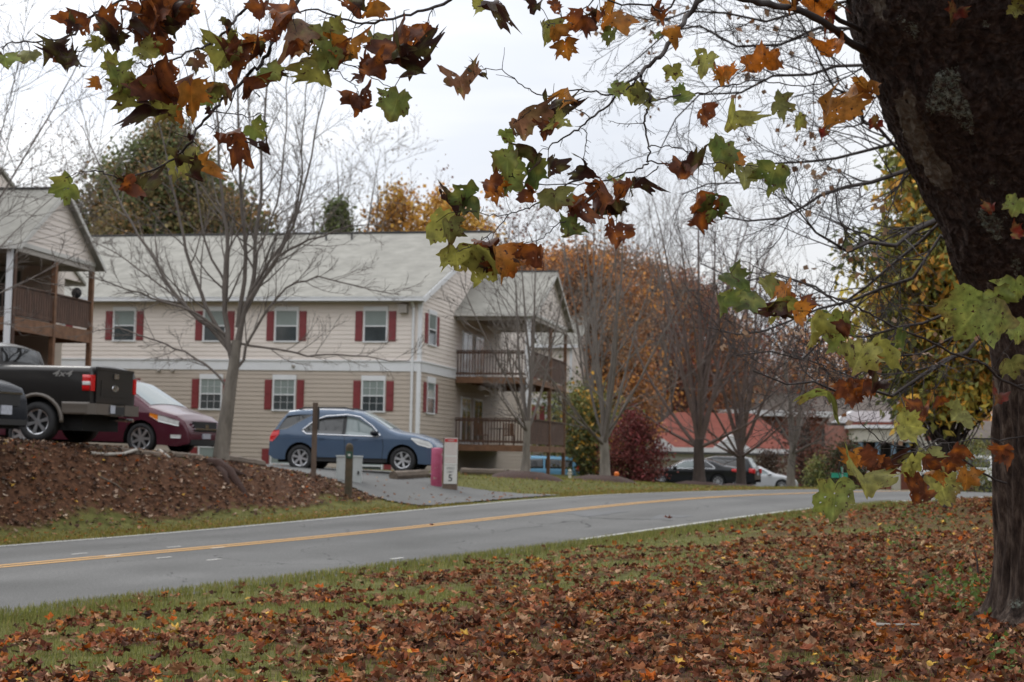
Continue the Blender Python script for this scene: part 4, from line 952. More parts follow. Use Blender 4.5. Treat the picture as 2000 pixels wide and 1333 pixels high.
c.side('side_glass', [(2.22, 1.44), (3.0, 1.40)], [(2.22, 1.80), (3.0, 1.84)], M['car_glass']); c.side('side_glass', [(3.08, 1.40), (4.08, 1.36)], [(3.08, 1.84), (3.5, 1.83), (4.08, 1.44)], M['car_glass'])
c.deck('rear_window', 2.05, 2.13, M['car_glass'], -.82, .82, n=4); c.deck('windscreen', 3.78, 4.38, M['car_glass'], -.88, .88)
c.side('taillight', [(.005, 1.02), (.17, 1.02)], [(.005, 1.33), (.17, 1.33)], M['tail_red'], off=.018); c.side('reverse_lamp', [(.004, 1.13), (.165, 1.13)], [(.004, 1.20), (.165, 1.20)], M['lamp_clear'], off=.024)
for sg in (1, -1): c.box('taillight', -.012, .02, sg * .90 - .07, sg * .90 + .06, 1.02, 1.33, M['tail_red'])
tg = MB(); tg.box(-.022 - c.ox, .0 - c.ox, -.78, .78, .80, 1.45); tg.box(-.035 - c.ox, -.0 - c.ox, -.80, .80, 1.44, 1.495); tg.box(-.030 - c.ox, -.022 - c.ox, -.6, .6, .93, 1.24); tgo = tg.build('tailgate', M['paint_truck'], c.root)
m_ = MB(); m_.box(-.05 - c.ox, -.03 - c.ox, -.10, .10, 1.29, 1.39); m_.build('handle', M['chrome'], tgo)
m_ = MB(); m_.lathe([(0, -.045), (.085, -.04), (.09, -.03)], 20, 'y'); 
e_ = m_.build('emblem', M['chrome'], tgo); e_.location = (-c.ox - .0, 0, 1.10); e_.rotation_euler = (0, 0, math.radians(-90)); e_.scale = (1.5, 1, .75)
bp_ = MB(); bp_.box(-.12 - c.ox, .06 - c.ox, -.90, -.28, .57, .78); bp_.box(-.12 - c.ox, .06 - c.ox, .28, .97, .57, .78); bp_.box(-.10 - c.ox, .04 - c.ox, -.28, .28, .55, .76); bpo = bp_.build('rear_bumper', M['paint_taupe'], c.root)
m_ = MB(); m_.box(-.15 - c.ox, -.10 - c.ox, -.20, .20, .58, .74); m_.build('bumper_plate', M['black_plastic'], bpo); m_ = MB(); m_.box(-.155 - c.ox, -.1405 - c.ox, .21, .40, .60, .76); m_.build('licence_plate', M['plate'], bpo)
m_ = MB(); m_.tube([(-.30 - c.ox, -.3, .48), (.4 - c.ox, -.32, .50)], .035, 8); m_.build('exhaust', M['chrome'], c.root)
ax = MB(); ax.tube([(1.12 - c.ox, -.8, .395), (1.12 - c.ox, .8, .395)], .09, 8); ax.build('axle', M['well'], c.root)
c.mirror(3.95, 1.44, M['black_plastic'])
for x in c.wheels:
    for sg in (1, -1): c.wheel(x, sg, .245, 12, tw=.27, style='twin')
def text(body, size, mat, loc, rot, parent=None, name='lettering', ext=.002, align='CENTER', shear=0, sx=1):
    cu = bpy.data.curves.new(name, 'FONT'); cu.body = body; cu.size = size; cu.extrude = ext; cu.align_x = align; cu.align_y = 'CENTER'; cu.shear = shear; cu.offset = size * .012
    tmp = bpy.data.objects.new('tmp', cu); col.objects.link(tmp); dg = bpy.context.evaluated_depsgraph_get(); dg.update()
    me = bpy.data.meshes.new_from_object(tmp.evaluated_get(dg)); bpy.data.objects.remove(tmp); bpy.data.curves.remove(cu)
    me.materials.clear(); me.materials.append(mat); o = bpy.data.objects.new(name, me); col.objects.link(o); o.location = loc; o.rotation_euler = rot; o.scale = (sx, 1, 1)
    if parent is not None: o.parent = parent
    return o
M['decal'] = simple('decal_silver', (.22, .21, .20), .5)
text('4x4', .17, M['decal'], (.62 - c.ox, float(c.W(.62, 1.33)) + .004, 1.34), (math.radians(90), 0, math.radians(180)), c.root, shear=.35, sx=1.6)

# ---- navy car nose at the left edge
g = ground_at(8, 27.2); hd = math.radians(-13)
tp = [(0, .5), (.02, .7), (.05, 1.0), (.3, 1.4), (.6, 1.66), (2.4, 1.70), (2.8, 1.6), (3.4, 1.22), (3.7, 1.12), (4.3, 1.04), (4.58, .94), (4.68, .78), (4.72, .5), (4.73, .25)]
c = Car(4.73, 1.86, tp, [(0, .98), (4.73, .90)], [(0, .35), (2, .26), (4.73, .24)], (.9, 3.72), .35, .42, tumble=.3, name='parked_suv', rz=hd, label='dark navy SUV nose at the left edge in front of the truck', cat='car', paint='paint_navy')
tgt = P(12, 800, 27.0); fw_ = np.array([math.cos(hd), math.sin(hd)]); sdn = np.array([math.sin(hd), -math.cos(hd)])
cc = tgt[:2] - fw_ * (4.73 / 2 - .05) + sdn * .10
c.root.location = (cc[0], cc[1], P(20, 846, 27)[2] - .12)
c.body(); c.deck('windscreen', 2.85, 3.5, M['windscreen'], -.88, .88)
c.side('side_glass', [(.7, 1.06), (3.2, 1.04)], [(.7, 1.50), (2.4, 1.56), (3.2, 1.12)], M['car_glass'])
c.side('headlight', [(4.1, .84), (4.55, .74)], [(4.1, .96), (4.55, .86)], M['lamp_clear'], off=.012)
c.box('grille', 4.6, 4.74, -.45, .45, .60, .80, M['black_plastic']); c.box('grille_bar', 4.66, 4.75, -.5, .5, .80, .835, M['chrome']); c.box('licence_plate', 4.72, 4.755, -.17, .17, .44, .60, M['plate'])
c.box('bumper_intake', 4.6, 4.745, -.7, .7, .26, .36, M['black_plastic']); c.side('fog_lamp', [(4.3, .42), (4.5, .42)], [(4.3, .5), (4.5, .5)], M['lamp_clear'], off=.014)
for x in c.wheels:
    for sg in (1, -1): c.wheel(x, sg, .23, 10)

# ---- black sedan heading left
g1_ = ground_at(1303, 79); g2_ = ground_at(1420, 79.4)
tp = [(0, .55), (.02, .9), (.05, 1.02), (.25, 1.06), (.75, 1.13), (1.3, 1.36), (1.75, 1.445), (2.3, 1.45), (2.75, 1.38), (3.55, 1.0), (4.3, .86), (4.75, .70), (4.88, .5), (4.9, .3)]
def sedan(root_label, name, px, Y, hd, paint_, extra=True, wheels=(1.02, 3.92), dz=0.0):
    g = ground_at(px, Y)
    c = Car(4.9, 1.84, tp, [(0, .92), (4.9, .80)], [(0, .32), (2, .22), (4.9, .2)], wheels, .335, .39, tumble=.34, name=name, rz=hd, label=root_label, cat='car', paint=paint_)
    c.root.location = (g[0], g[1], g[2] + .08 + dz); c.body()
    c.deck('windscreen', 2.80, 3.50, M['windscreen'], -.86, .86); c.deck('rear_window', .80, 1.6, M['car_glass'], -.84, .84)
    c.side('side_glass', [(1.22, .99), (2.18, .97)], [(1.22, 1.10), (1.6, 1.29), (2.18, 1.34)], M['car_glass']); c.side('side_glass', [(2.26, .97), (3.32, .93)], [(2.26, 1.34), (2.7, 1.29), (3.32, .97)], M['windscreen'])
    c.line('window_trim', [(1.15, 1.0), (1.6, 1.32), (2.2, 1.37), (2.72, 1.32), (3.38, .95), (1.25, .965), (1.15, 1.0)], .04, M['chrome'])
    c.side('taillight', [(.03, .80), (.34, .86)], [(.03, .98), (.34, .97)], M['tail_red'], off=.014); c.side('headlight', [(4.38, .70), (4.78, .60)], [(4.38, .80), (4.78, .68)], M['lamp_clear'], off=.014)
    c.box('rear_lamp', -.015, .03, -.88, -.45, .80, .96, M['tail_red']); c.box('rear_lamp', -.015, .03, .45, .88, .80, .96, M['tail_red']); c.mirror(3.2, .98, M['black_plastic'] if paint_ != 'paint_silver' else M['paint_silver'])
    for x in c.wheels:
        for sg in (1, -1): c.wheel(x, sg, .225, 9)
    return c
c = sedan('black sedan with chrome window trim beyond the two dark trunked trees', 'sedan', 1347, 79.5, math.radians(180 - 7), 'paint_black')
c.root.location.z = P(1303, 951, 79)[2]
sv = sedan('pale silver sedan nose showing right of the dark far SUV', 'sedan', 1476, 92, math.radians(-6), 'paint_silver'); sv.root.location.z = P(1510, 959, 92)[2]
# ---- dark SUV behind the sedan
g = ground_at(1398, 86); hd = math.radians(180 - 22)
tp = [(0, .5), (.02, .95), (.1, 1.1), (.45, 1.66), (.7, 1.72), (2.4, 1.74), (2.9, 1.6), (3.5, 1.2), (4.4, 1.05), (4.7, .8), (4.75, .3)]
c = Car(4.75, 1.88, tp, [(0, .98), (4.75, .9)], [(0, .35), (4.75, .26)], (.95, 3.75), .36, .42, tumble=.28, name='parked_suv', rz=hd, label='dark SUV tail behind the black sedan in the far lot', cat='car', paint='paint_black')
c.root.location = (g[0], g[1], P(1450, 954, 86)[2]); c.body(); c.deck('windscreen', 2.95, 3.5, M['windscreen'], -.88, .88); c.deck('rear_window', .12, .44, M['windscreen'], -.85, .85)
c.side('side_glass', [(.5, 1.08), (2.4, 1.06)], [(.5, 1.5), (2.4, 1.6)], M['car_glass']); c.side('side_glass', [(2.5, 1.06), (3.3, 1.02)], [(2.5, 1.6), (3.3, 1.1)], M['car_glass'])
c.side('taillight', [(.04, .85), (.3, .9)], [(.04, 1.1), (.3, 1.12)], M['tail_red'], off=.014); c.box('licence_plate', -.02, .01, -.17, .17, .75, .9, M['plate'])
for sg in (1, -1): c.box('rear_lamp', -.02, .03, sg * .78 - .12, sg * .78 + .12, .85, 1.1, M['tail_red'])
for x in c.wheels:
    for sg in (1, -1): c.wheel(x, sg, .23, 9)
# ---- light blue van behind the decks, white hatchback far right
def hatch(name, px, pyb, Y, hd, paint_, label, glass='windscreen', cat='car'):
    g = ground_at(px, Y); tp = [(0, .5), (.02, 1.0), (.12, 1.2), (.35, 1.62), (.6, 1.68), (2.6, 1.70), (3.1, 1.5), (3.6, 1.15), (4.2, 1.0), (4.45, .75), (4.5, .3)]
    c = Car(4.5, 1.8, tp, [(0, .98), (4.5, .88)], [(0, .35), (4.5, .26)], (.9, 3.6), .34, .40, tumble=.22, name=name, rz=hd, label=label, cat=cat, paint=paint_)
    c.root.location = (g[0], g[1], P(px, pyb, Y)[2] - (.35 if cat == 'van' else 0)); c.body(); c.deck('windscreen', 3.12, 3.56, M[glass], -.88, .88); c.deck('rear_window', .14, .34, M[glass], -.85, .85)
    c.side('side_glass', [(.4, 1.05), (1.9, 1.05)], [(.4, 1.5), (1.9, 1.58)], M['car_glass']); c.side('side_glass', [(2.0, 1.05), (3.3, 1.03)], [(2.0, 1.58), (2.7, 1.54), (3.3, 1.15)], M['car_glass'])
    c.side('taillight', [(.04, .9), (.22, .9)], [(.04, 1.2), (.22, 1.2)], M['tail_red'], off=.014); c.side('headlight', [(4.0, .75), (4.3, .7)], [(4.0, .9), (4.3, .82)], M['lamp_clear'], off=.014)
    for x in c.wheels:
        for sg in (1, -1): c.wheel(x, sg, .22, 8)
    return c
hatch('parked_van', 1048, 940, 84, math.radians(186), 'paint_teal', 'light blue van parked under the right hand decks', cat='van')
hatch('hatchback', 1866, 950, 84, math.radians(160), 'paint_white', 'white hatchback seen through hanging leaves near the brick wing')

# ------------------------------------------------------------------ posts, signs and small things beside the driveway
M['post_brown'] = simple('post_brown_wood', (.125, .088, .065), .85, noise=.3, nscale=8, stretch=(1, 1, .2), bump=.4)
M['post_green'] = simple('post_green_brown', (.060, .055, .030), .85, noise=.35, nscale=7, rgb2=(.09, .06, .035), bump=.4)
M['pink'] = simple('faded_pink_paint', (.44, .050, .14), .65, noise=.15, nscale=5)
M['pink'].node_tree.nodes['Principled BSDF']
def pinkmat():
    m, t, b = newmat('pink_peeling'); tcn = N(t, 'ShaderNodeTexCoord'); n = N(t, 'ShaderNodeTexNoise'); n.inputs['Scale'].default_value = 5; n.inputs['Detail'].default_value = 4
    t.links.new(tcn.outputs['Object'], n.inputs['Vector']); r = N(t, 'ShaderNodeValToRGB'); e = r.color_ramp
    e.elements[0].position = .33; e.elements[0].color = (.36, .30, .24, 1); e.elements[1].position = .37; e.elements[1].color = (.33, .045, .10, 1)
    x = e.elements.new(.62); x.color = (.40, .08, .15, 1); t.links.new(n.outputs[0], r.inputs[0]); t.links.new(r.outputs[0], b.inputs['Base Color']); b.inputs['Roughness'].default_value = .6; return m
M['pink'] = pinkmat()
M['sign_white'] = simple('sign_white', (.56, .55, .51), .5, noise=.06, nscale=4)
M['sign_red'] = simple('sign_red', (.42, .030, .030), .5)
M['sign_pink'] = simple('sign_faded_red', (.42, .22, .20), .5)
M['sign_black'] = simple('sign_black', (.02, .02, .02), .5)
M['sign_grey'] = simple('sign_grey_letters', (.20, .20, .20), .5)
M['utility'] = simple('utility_box_grey_white', (.44, .46, .45), .5, noise=.05)
M['sign_green'] = simple('street_sign_green', (.02, .26, .17), .4)
M['post_badge'] = simple('post_badge', (.015, .055, .035), .5)
M['log'] = simple('landscape_timber', (.115, .088, .066), .9, noise=.35, nscale=6, stretch=(.3, 1, 1), bump=.5)
M['pipe_white'] = simple('drain_pipe', (.36, .33, .29), .5, noise=.15)

g = ground_at(612, 35.4)
t = empty('sign_post', g, math.radians(97), 'tall thin brown wooden post with a black sign seen edge-on', 'sign')
Hh = P(625, 787, 35.4)[2] - g[2]
s = MB(); s.box(-.06, .06, -.06, .06, -.3, Hh); s.build('post', M['post_brown'], t)
s = MB(); s.box(-.26, .26, -.10, -.06, Hh - .62, Hh - .10); s.build('sign_panel', M['sign_black'], t)
g = ground_at(680, 34.2); Hh = P(680, 866, 34.2)[2] - g[2]
t = empty('marker_post', g, math.radians(5), 'short weathered green marker post with a small white number plate', 'post')
s = MB(); s.lathe([(0, -.3), (.085, -.3), (.085, Hh * .93), (.07, Hh * .97), (.03, Hh), (0, Hh)], 14); s.build('post', M['post_green'], t, smooth=False)
s = MB(); s.box(-.07, .07, -.098, -.075, Hh * .72, Hh * .85); s.build('badge', M['post_badge'], t)
s = MB(); s.box(-.025, .025, -.102, -.098, Hh * .76, Hh * .80); s.build('badge_label', M['sign_white'], t)
g = ground_at(681, 36.4); k = 36.4 / F
t = empty('utility_box', g, math.radians(4), 'pale grey utility box standing in the driveway behind the green marker post', 'box')
s = MB(); zz = P(681, 946, 36.4)[2]; zt_ = P(681, 889, 36.4)[2]; t.location[2] = zz - .05
s.box(-.30, .30, 0, .45, 0, zt_ - zz); s.build('cabinet', M['utility'], t)
s = MB(); s.box(-.315, .315, -.02, .47, zt_ - zz, zt_ - zz + .035); s.box(-.30, -.29, -.012, .0, .04, zt_ - zz - .03); s.box(.29, .30, -.012, .0, .04, zt_ - zz - .03); s.build('lid', M['utility'], t)
s = MB(); s.box(.20, .24, -.03, .0, .28, .36); s.build('latch', M['sign_black'], t)
# pink bollard
g = ground_at(852, 38.6); zb_ = min(g[2], P(852, 946, 38.6)[2]) - .05; zt_ = P(852, 876, 38.6)[2]
t = empty('bollard', (g[0], g[1], zb_), 0, 'faded pink peeling bollard beside the speed limit board', 'bollard')
s = MB(); h_ = zt_ - zb_; s.lathe([(0, 0), (.135, 0), (.14, .02), (.14, h_ - .02), (.13, h_), (.06, h_ + .012), (0, h_ + .014)], 28); s.build('bollard_pipe', M['pink'], t, smooth=True)
# speed board
g = ground_at(879, 38.2); zb_ = P(876, 947, 38.2)[2]; zt_ = P(880, 855, 38.2)[2]; h_ = zt_ - zb_
t = empty('speed_limit_sign', (g[0], g[1], zb_), math.radians(-4), 'narrow grey board with red topped notice over a SPEED LIMIT 5 panel', 'sign')
w2 = .165
s = MB(); s.box(-w2 - .03, w2 + .01, .0, .055, -.3, h_); s.build('backing_post', M['post_brown'], t)
s = MB(); s.box(-w2, w2, -.012, .0, .42 * h_, h_ - .01); p1 = s.build('notice_panel', M['sign_white'], t)
s = MB(); s.box(-w2, w2, -.012, .0, .02, .415 * h_); p2 = s.build('speed_panel', M['sign_white'], t)
s = MB(); s.box(-w2 + .008, w2 - .008, -.0145, -.012, h_ * .90, h_ * .975); s.build('notice_header', M['sign_red'], p1)
s = MB(); s.box(-w2 + .09, w2 - .09, -.0155, -.0145, h_ * .92, h_ * .955)
r = random.Random(4)
for i in range(10):
    z = h_ * (.865 - i * .043); 
    if i == 6: continue
    x = -w2 + .02
    while x < w2 - .03:
        l = r.uniform(.012, .035); s.box(x, min(x + l, w2 - .015), -.0145, -.012, z - .008, z + .006); x += l + .010
s.build('notice_lines', M['sign_pink'], p1)
text('SPEED', .075, M['sign_grey'], (0, -.013, .345 * h_), (math.radians(90), 0, 0), p2, ext=.0015)
text('LIMIT', .075, M['sign_grey'], (0, -.013, .268 * h_), (math.radians(90), 0, 0), p2, ext=.0015)
text('5', .24, M['sign_black'], (0, -.013, .135 * h_), (math.radians(90), 0, 0), p2, ext=.002)
# timber wheel stops
def timber(pa, pb, Y1, Y2, r_, label, lift=.0, group='timber wheel stops along the parking edge'):
    a = ground_at(pa, Y1); b_ = ground_at(pb, Y2); c_ = (a + b_) / 2; d = b_ - a; L = np.linalg.norm(d[:2])
    t = empty('timber_wheel_stop', (c_[0], c_[1], c_[2] + lift), math.atan2(d[1], d[0]), label, 'wheel stop', group)
    s = MB(); n = 9; pts = [(-L / 2 + L * k / (n - 1), .012 * math.sin(k * 1.7), r_ * .85 + d[2] * (k / (n - 1) - .5)) for k in range(n)]
    s.tube(pts, [r_ * (1 + .05 * math.sin(k * 2.3)) for k in range(n)], 8); s.build('timber', M['log'], t, smooth=False)
    s = MB(); 
    for q in (-.35, .35): s.tube([(L * q, 0, r_ * 1.6 + d[2] * q), (L * q, 0, r_ * 1.6 + d[2] * q + .03)], .012, 6)
    s.build('spike', M['sign_black'], t)
timber(768, 832, 39.0, 41.2, .125, 'short timber wheel stop at the nose of the blue SUV')
timber(425, 512, 34.6, 37.2, .12, 'timber wheel stop lying right of the big bare tree')
timber(232, 308, 30.9, 31.7, .10, 'timber wheel stop under the maroon minivan front wheel', lift=-.10)
timber(160, 226, 30.5, 30.9, .10, 'timber wheel stop between truck wheel and minivan', lift=-.12)
timber(332, 392, 32.2, 32.9, .10, 'timber wheel stop in front of the maroon minivan bumper', lift=-.08)
timber(900, 985, 47.5, 47.8, .12, 'timber edge of the lawn below the right hand decks, left piece')
timber(992, 1015, 47.8, 48.1, .12, 'timber edge of the lawn below the right hand decks, right piece')
# curled drain pipe on the bank
def bank_pt(px, py, lift=0.0):
    g = ground_ray(px, py); return (g[0], g[1], g[2] + lift)
M['mound'] = M['mulch']
pts = [bank_pt(178, 890, .05), bank_pt(205, 893, .05), bank_pt(240, 893, .06), bank_pt(265, 889, .1), bank_pt(290, 884, .14), bank_pt(312, 888, .08), bank_pt(330, 896, .02)]
s = MB(); s.tube(pts, .035, 8); o = s.build('drain_pipe', M['pipe_white'], None, smooth=True); tag(o, 'curved pale drain pipe lying along the top of the leafy bank', 'pipe')
pts = [bank_pt(195, 935, .03), bank_pt(225, 950, .04), bank_pt(248, 966, .02)]
s = MB(); s.tube(pts, [.028, .024, .012], 6); o = s.build('fallen_stick', M['log'], None); tag(o, 'bare fallen stick on the leaf covered bank', 'stick')
# roots / stump scar spilling down the bank
pts = [bank_pt(405, 903, .0), bank_pt(425, 912, .04), bank_pt(450, 930, .05), bank_pt(470, 955, .02), bank_pt(485, 975, -.02)]
s = MB(); s.tube(pts, [.10, .15, .12, .08, .04], 7)
for pa, pb, pc in (((430, 915), (455, 925), (480, 930)), ((420, 908), (438, 932), (450, 955))): s.tube([bank_pt(*pa, .02), bank_pt(*pb, .05), bank_pt(*pc, .0)], [.08, .08, .03], 6)
o = s.build('tree_roots', M['mulch'], None, smooth=True); tag(o, 'dark roots spilling down the bank below the bare tree', 'roots')
# street name sign far away, little things on the verge
g = ground_at(1645, 62); z0 = P(1645, 930, 62)[2]
t = empty('street_name_sign', (g[0], g[1], g[2]), math.radians(8), 'green street name blades on a thin pole beyond the road crest', 'sign')
s = MB(); s.tube([(0, 0, 0), (0, 0, z0 - g[2] + .35)], .03, 8); s.build('pole', M['alloy'], t)
s = MB(); s.box(-.46, .22, -.015, .015, z0 - g[2] - .08, z0 - g[2] + .12); s.build('sign_blade', M['sign_green'], t)
s = MB(); s.bar((-.15, -.3, z0 - g[2] + .26), (.1, .3, z0 - g[2] + .26), .03, .2); s.build('sign_blade', M['sign_green'], t)
M['hydrant'] = simple('hydrant_cream', (.50, .47, .38), .6); M['orange'] = simple('orange_plastic', (.75, .17, .02), .5)
g = ground_at(1113, 53); t = empty('fire_hydrant', g, 0, 'small cream hydrant on the grass left of the forked grey tree', 'hydrant')
s = MB(); s.lathe([(0, 0), (.11, 0), (.11, .03), (.075, .05), (.075, .40), (.10, .41), (.10, .45), (.07, .50), (.02, .54), (0, .54)], 14); s.build('barrel', M['hydrant'], t, smooth=True)
s = MB(); s.tube([(-.14, 0, .30), (.14, 0, .30)], .04, 8); s.tube([(0, -.13, .30), (0, 0, .30)], .05, 8); s.build('outlet', M['hydrant'], t); t.scale = (.62, .62, .62)
g = ground_at(1204, 56); t = empty('marker_flag', g, 0, 'small orange marker between the grey tree and the red bush', 'marker')
s = MB(); s.tube([(0, 0, 0), (0, 0, .32)], .008, 6); s.build('stake', M['alloy'], t); s = MB(); s.lathe([(.02, .18), (.085, .20), (.09, .30), (.05, .34), (0, .35)], 10); s.build('cap', M['orange'], t)

# ------------------------------------------------------------------ trees
def rot_about(v, ax, a):
    ax = ax / np.linalg.norm(ax); return v * math.cos(a) + np.cross(ax, v) * math.sin(a) + ax * (ax @ v) * (1 - math.cos(a))
def perp(v, rng):
    r = rng.normal(size=3); r -= v * (r @ v); return r / np.linalg.norm(r)
def limb(rng, p0, d, L, r0, r1, n=6, wob=.10, up=.0, curve=0.0, grav=0.0):
    pts = [np.array(p0, float)]; d = np.array(d, float); d /= np.linalg.norm(d); st = L / n; rr = [r0]
    for k in range(n):
        d = d + rng.normal(size=3) * wob + np.array([0, 0, up - grav * k / n]); d /= np.linalg.norm(d)
        pts.append(pts[-1] + d * st); rr.append(r0 + (r1 - r0) * ((k + 1) / n) ** .8)
    return np.array(pts), np.array(rr)
def sprout(rng, parents, nper, lenf, angle, rf, n=4, wob=.14, up=.04, lo=.25, minlen=.0, rmin=.004, grav=0.0, jl=.35):
    out_ = []
    for pts, rr in parents:
        L = np.linalg.norm(np.diff(pts, axis=0), axis=1).sum(); k = max(1, int(round(nper * rng.uniform(.8, 1.2))))
        for i in range(k):
            f = lo + (1 - lo) * (i + rng.uniform(0, 1)) / k; f = min(f, .985); s_ = f * (len(pts) - 1); j = int(s_); q = s_ - j
            p = pts[j] * (1 - q) + pts[j + 1] * q; r = rr[j] * (1 - q) + rr[j + 1] * q; d = pts[j + 1] - pts[j]; d /= np.linalg.norm(d)
            a = math.radians(rng.normal(angle, angle * .2)); nd = rot_about(d, perp(d, rng), a)
            l = max(minlen, L * lenf * (1 - .45 * f) * rng.uniform(1 - jl, 1 + jl)); r_ = max(rmin, r * rf)
            out_.append(limb(rng, p, nd, l, r_, max(rmin * .6, r_ * .3), n=n, wob=wob, up=up, grav=grav))
    return out_
def leaf_cloud(rng, centers, per, spread, size, palette, droop=0.0, aspect=1.0):
    """small bent leaf faces (two triangles each) scattered about the centres"""
    c = np.repeat(np.asarray(centers), per, axis=0); n = len(c); c = c + rng.normal(size=(n, 3)) * spread
    a = rng.normal(size=(n, 3)); a[:, 2] -= droop; a /= np.linalg.norm(a, axis=1, keepdims=True); b_ = np.cross(a, rng.normal(size=(n, 3))); b_ /= np.linalg.norm(b_, axis=1, keepdims=True)
    nn_ = np.cross(a, b_)
    s_ = size * rng.uniform(.6, 1.35, (n, 1)); w_ = s_ * aspect * .5
    V = np.stack([c, c + a * s_ * .5 + b_ * w_ + nn_ * s_ * .12, c + a * s_ * 1.05, c + a * s_ * .5 - b_ * w_ + nn_ * s_ * .12], 1).reshape(-1, 3)
    q = np.arange(n)[:, None] * 4 + np.array([[0, 1, 2, 3]])
    pal = np.asarray(palette); ci = pal[rng.integers(0, len(pal), n)] * rng.uniform(.75, 1.25, (n, 1)); return V, q, np.repeat(ci, 4, axis=0)
def smooth2(p, n=3):
    p = np.asarray(p, float); o_ = []
    for i in range(len(p) - 1):
        p0, p1, p2, p3 = p[max(i - 1, 0)], p[i], p[i + 1], p[min(i + 2, len(p) - 1)]
        for k in range(n):
            t_ = k / n; o_.append(.5 * ((2 * p1) + (-p0 + p2) * t_ + (2 * p0 - 5 * p1 + 4 * p2 - p3) * t_ ** 2 + (-p0 + 3 * p1 - 3 * p2 + p3) * t_ ** 3))
    o_.append(p[-1]); return np.array(o_)
BIG = [[(430, 903), (437, 850), (444, 800), (451, 750), (458, 705), (462, 665)],
 (.075, [(460, 700), (472, 640), (492, 560), (500, 480), (510, 380), (515, 250), (525, 120), (530, 0)]),
 (.070, [(455, 715), (442, 640), (438, 560), (443, 480), (432, 380), (425, 250), (418, 120), (402, 20)]),
 (.055, [(462, 680), (480, 600), (532, 520), (572, 440), (600, 340), (622, 230), (645, 120)]),
 (.060, [(452, 690), (410, 640), (352, 590), (312, 520), (272, 460), (232, 390), (192, 320), (160, 250)]),
 (.052, [(450, 680), (405, 600), (372, 520), (352, 430), (330, 330), (310, 230), (298, 120)]),
 (.038, [(460, 730), (480, 680), (512, 620), (560, 565), (620, 542), (700, 560), (780, 577)]),
 (.032, [(440, 752), (402, 712), (342, 680), (290, 662), (232, 642), (180, 650)]),
 (.030, [(472, 672), (540, 680), (600, 696), (660, 692), (740, 702), (800, 706)]),
 (.036, [(448, 660), (380, 612), (300, 582), (232, 560), (170, 540)]),
 (.036, [(480, 610), (540, 505), (605, 470), (680, 442), (745, 440)]),
 (.055, [(464, 640), (480, 500), (470, 380), (468, 260), (462, 130), (455, 20)]),
 (.040, [(490, 570), (548, 480), (584, 380), (590, 260), (602, 150)]),
 (.030, [(442, 560), (400, 470), (385, 360), (372, 250), (350, 130)]),
 (.028, [(498, 500), (540, 400), (555, 290), (560, 170), (575, 60)]),
 (.024, [(352, 590), (290, 540), (232, 500), (178, 470)]),
 (.024, [(500, 480), (470, 400), (490, 300), (485, 180), (492, 60)])]
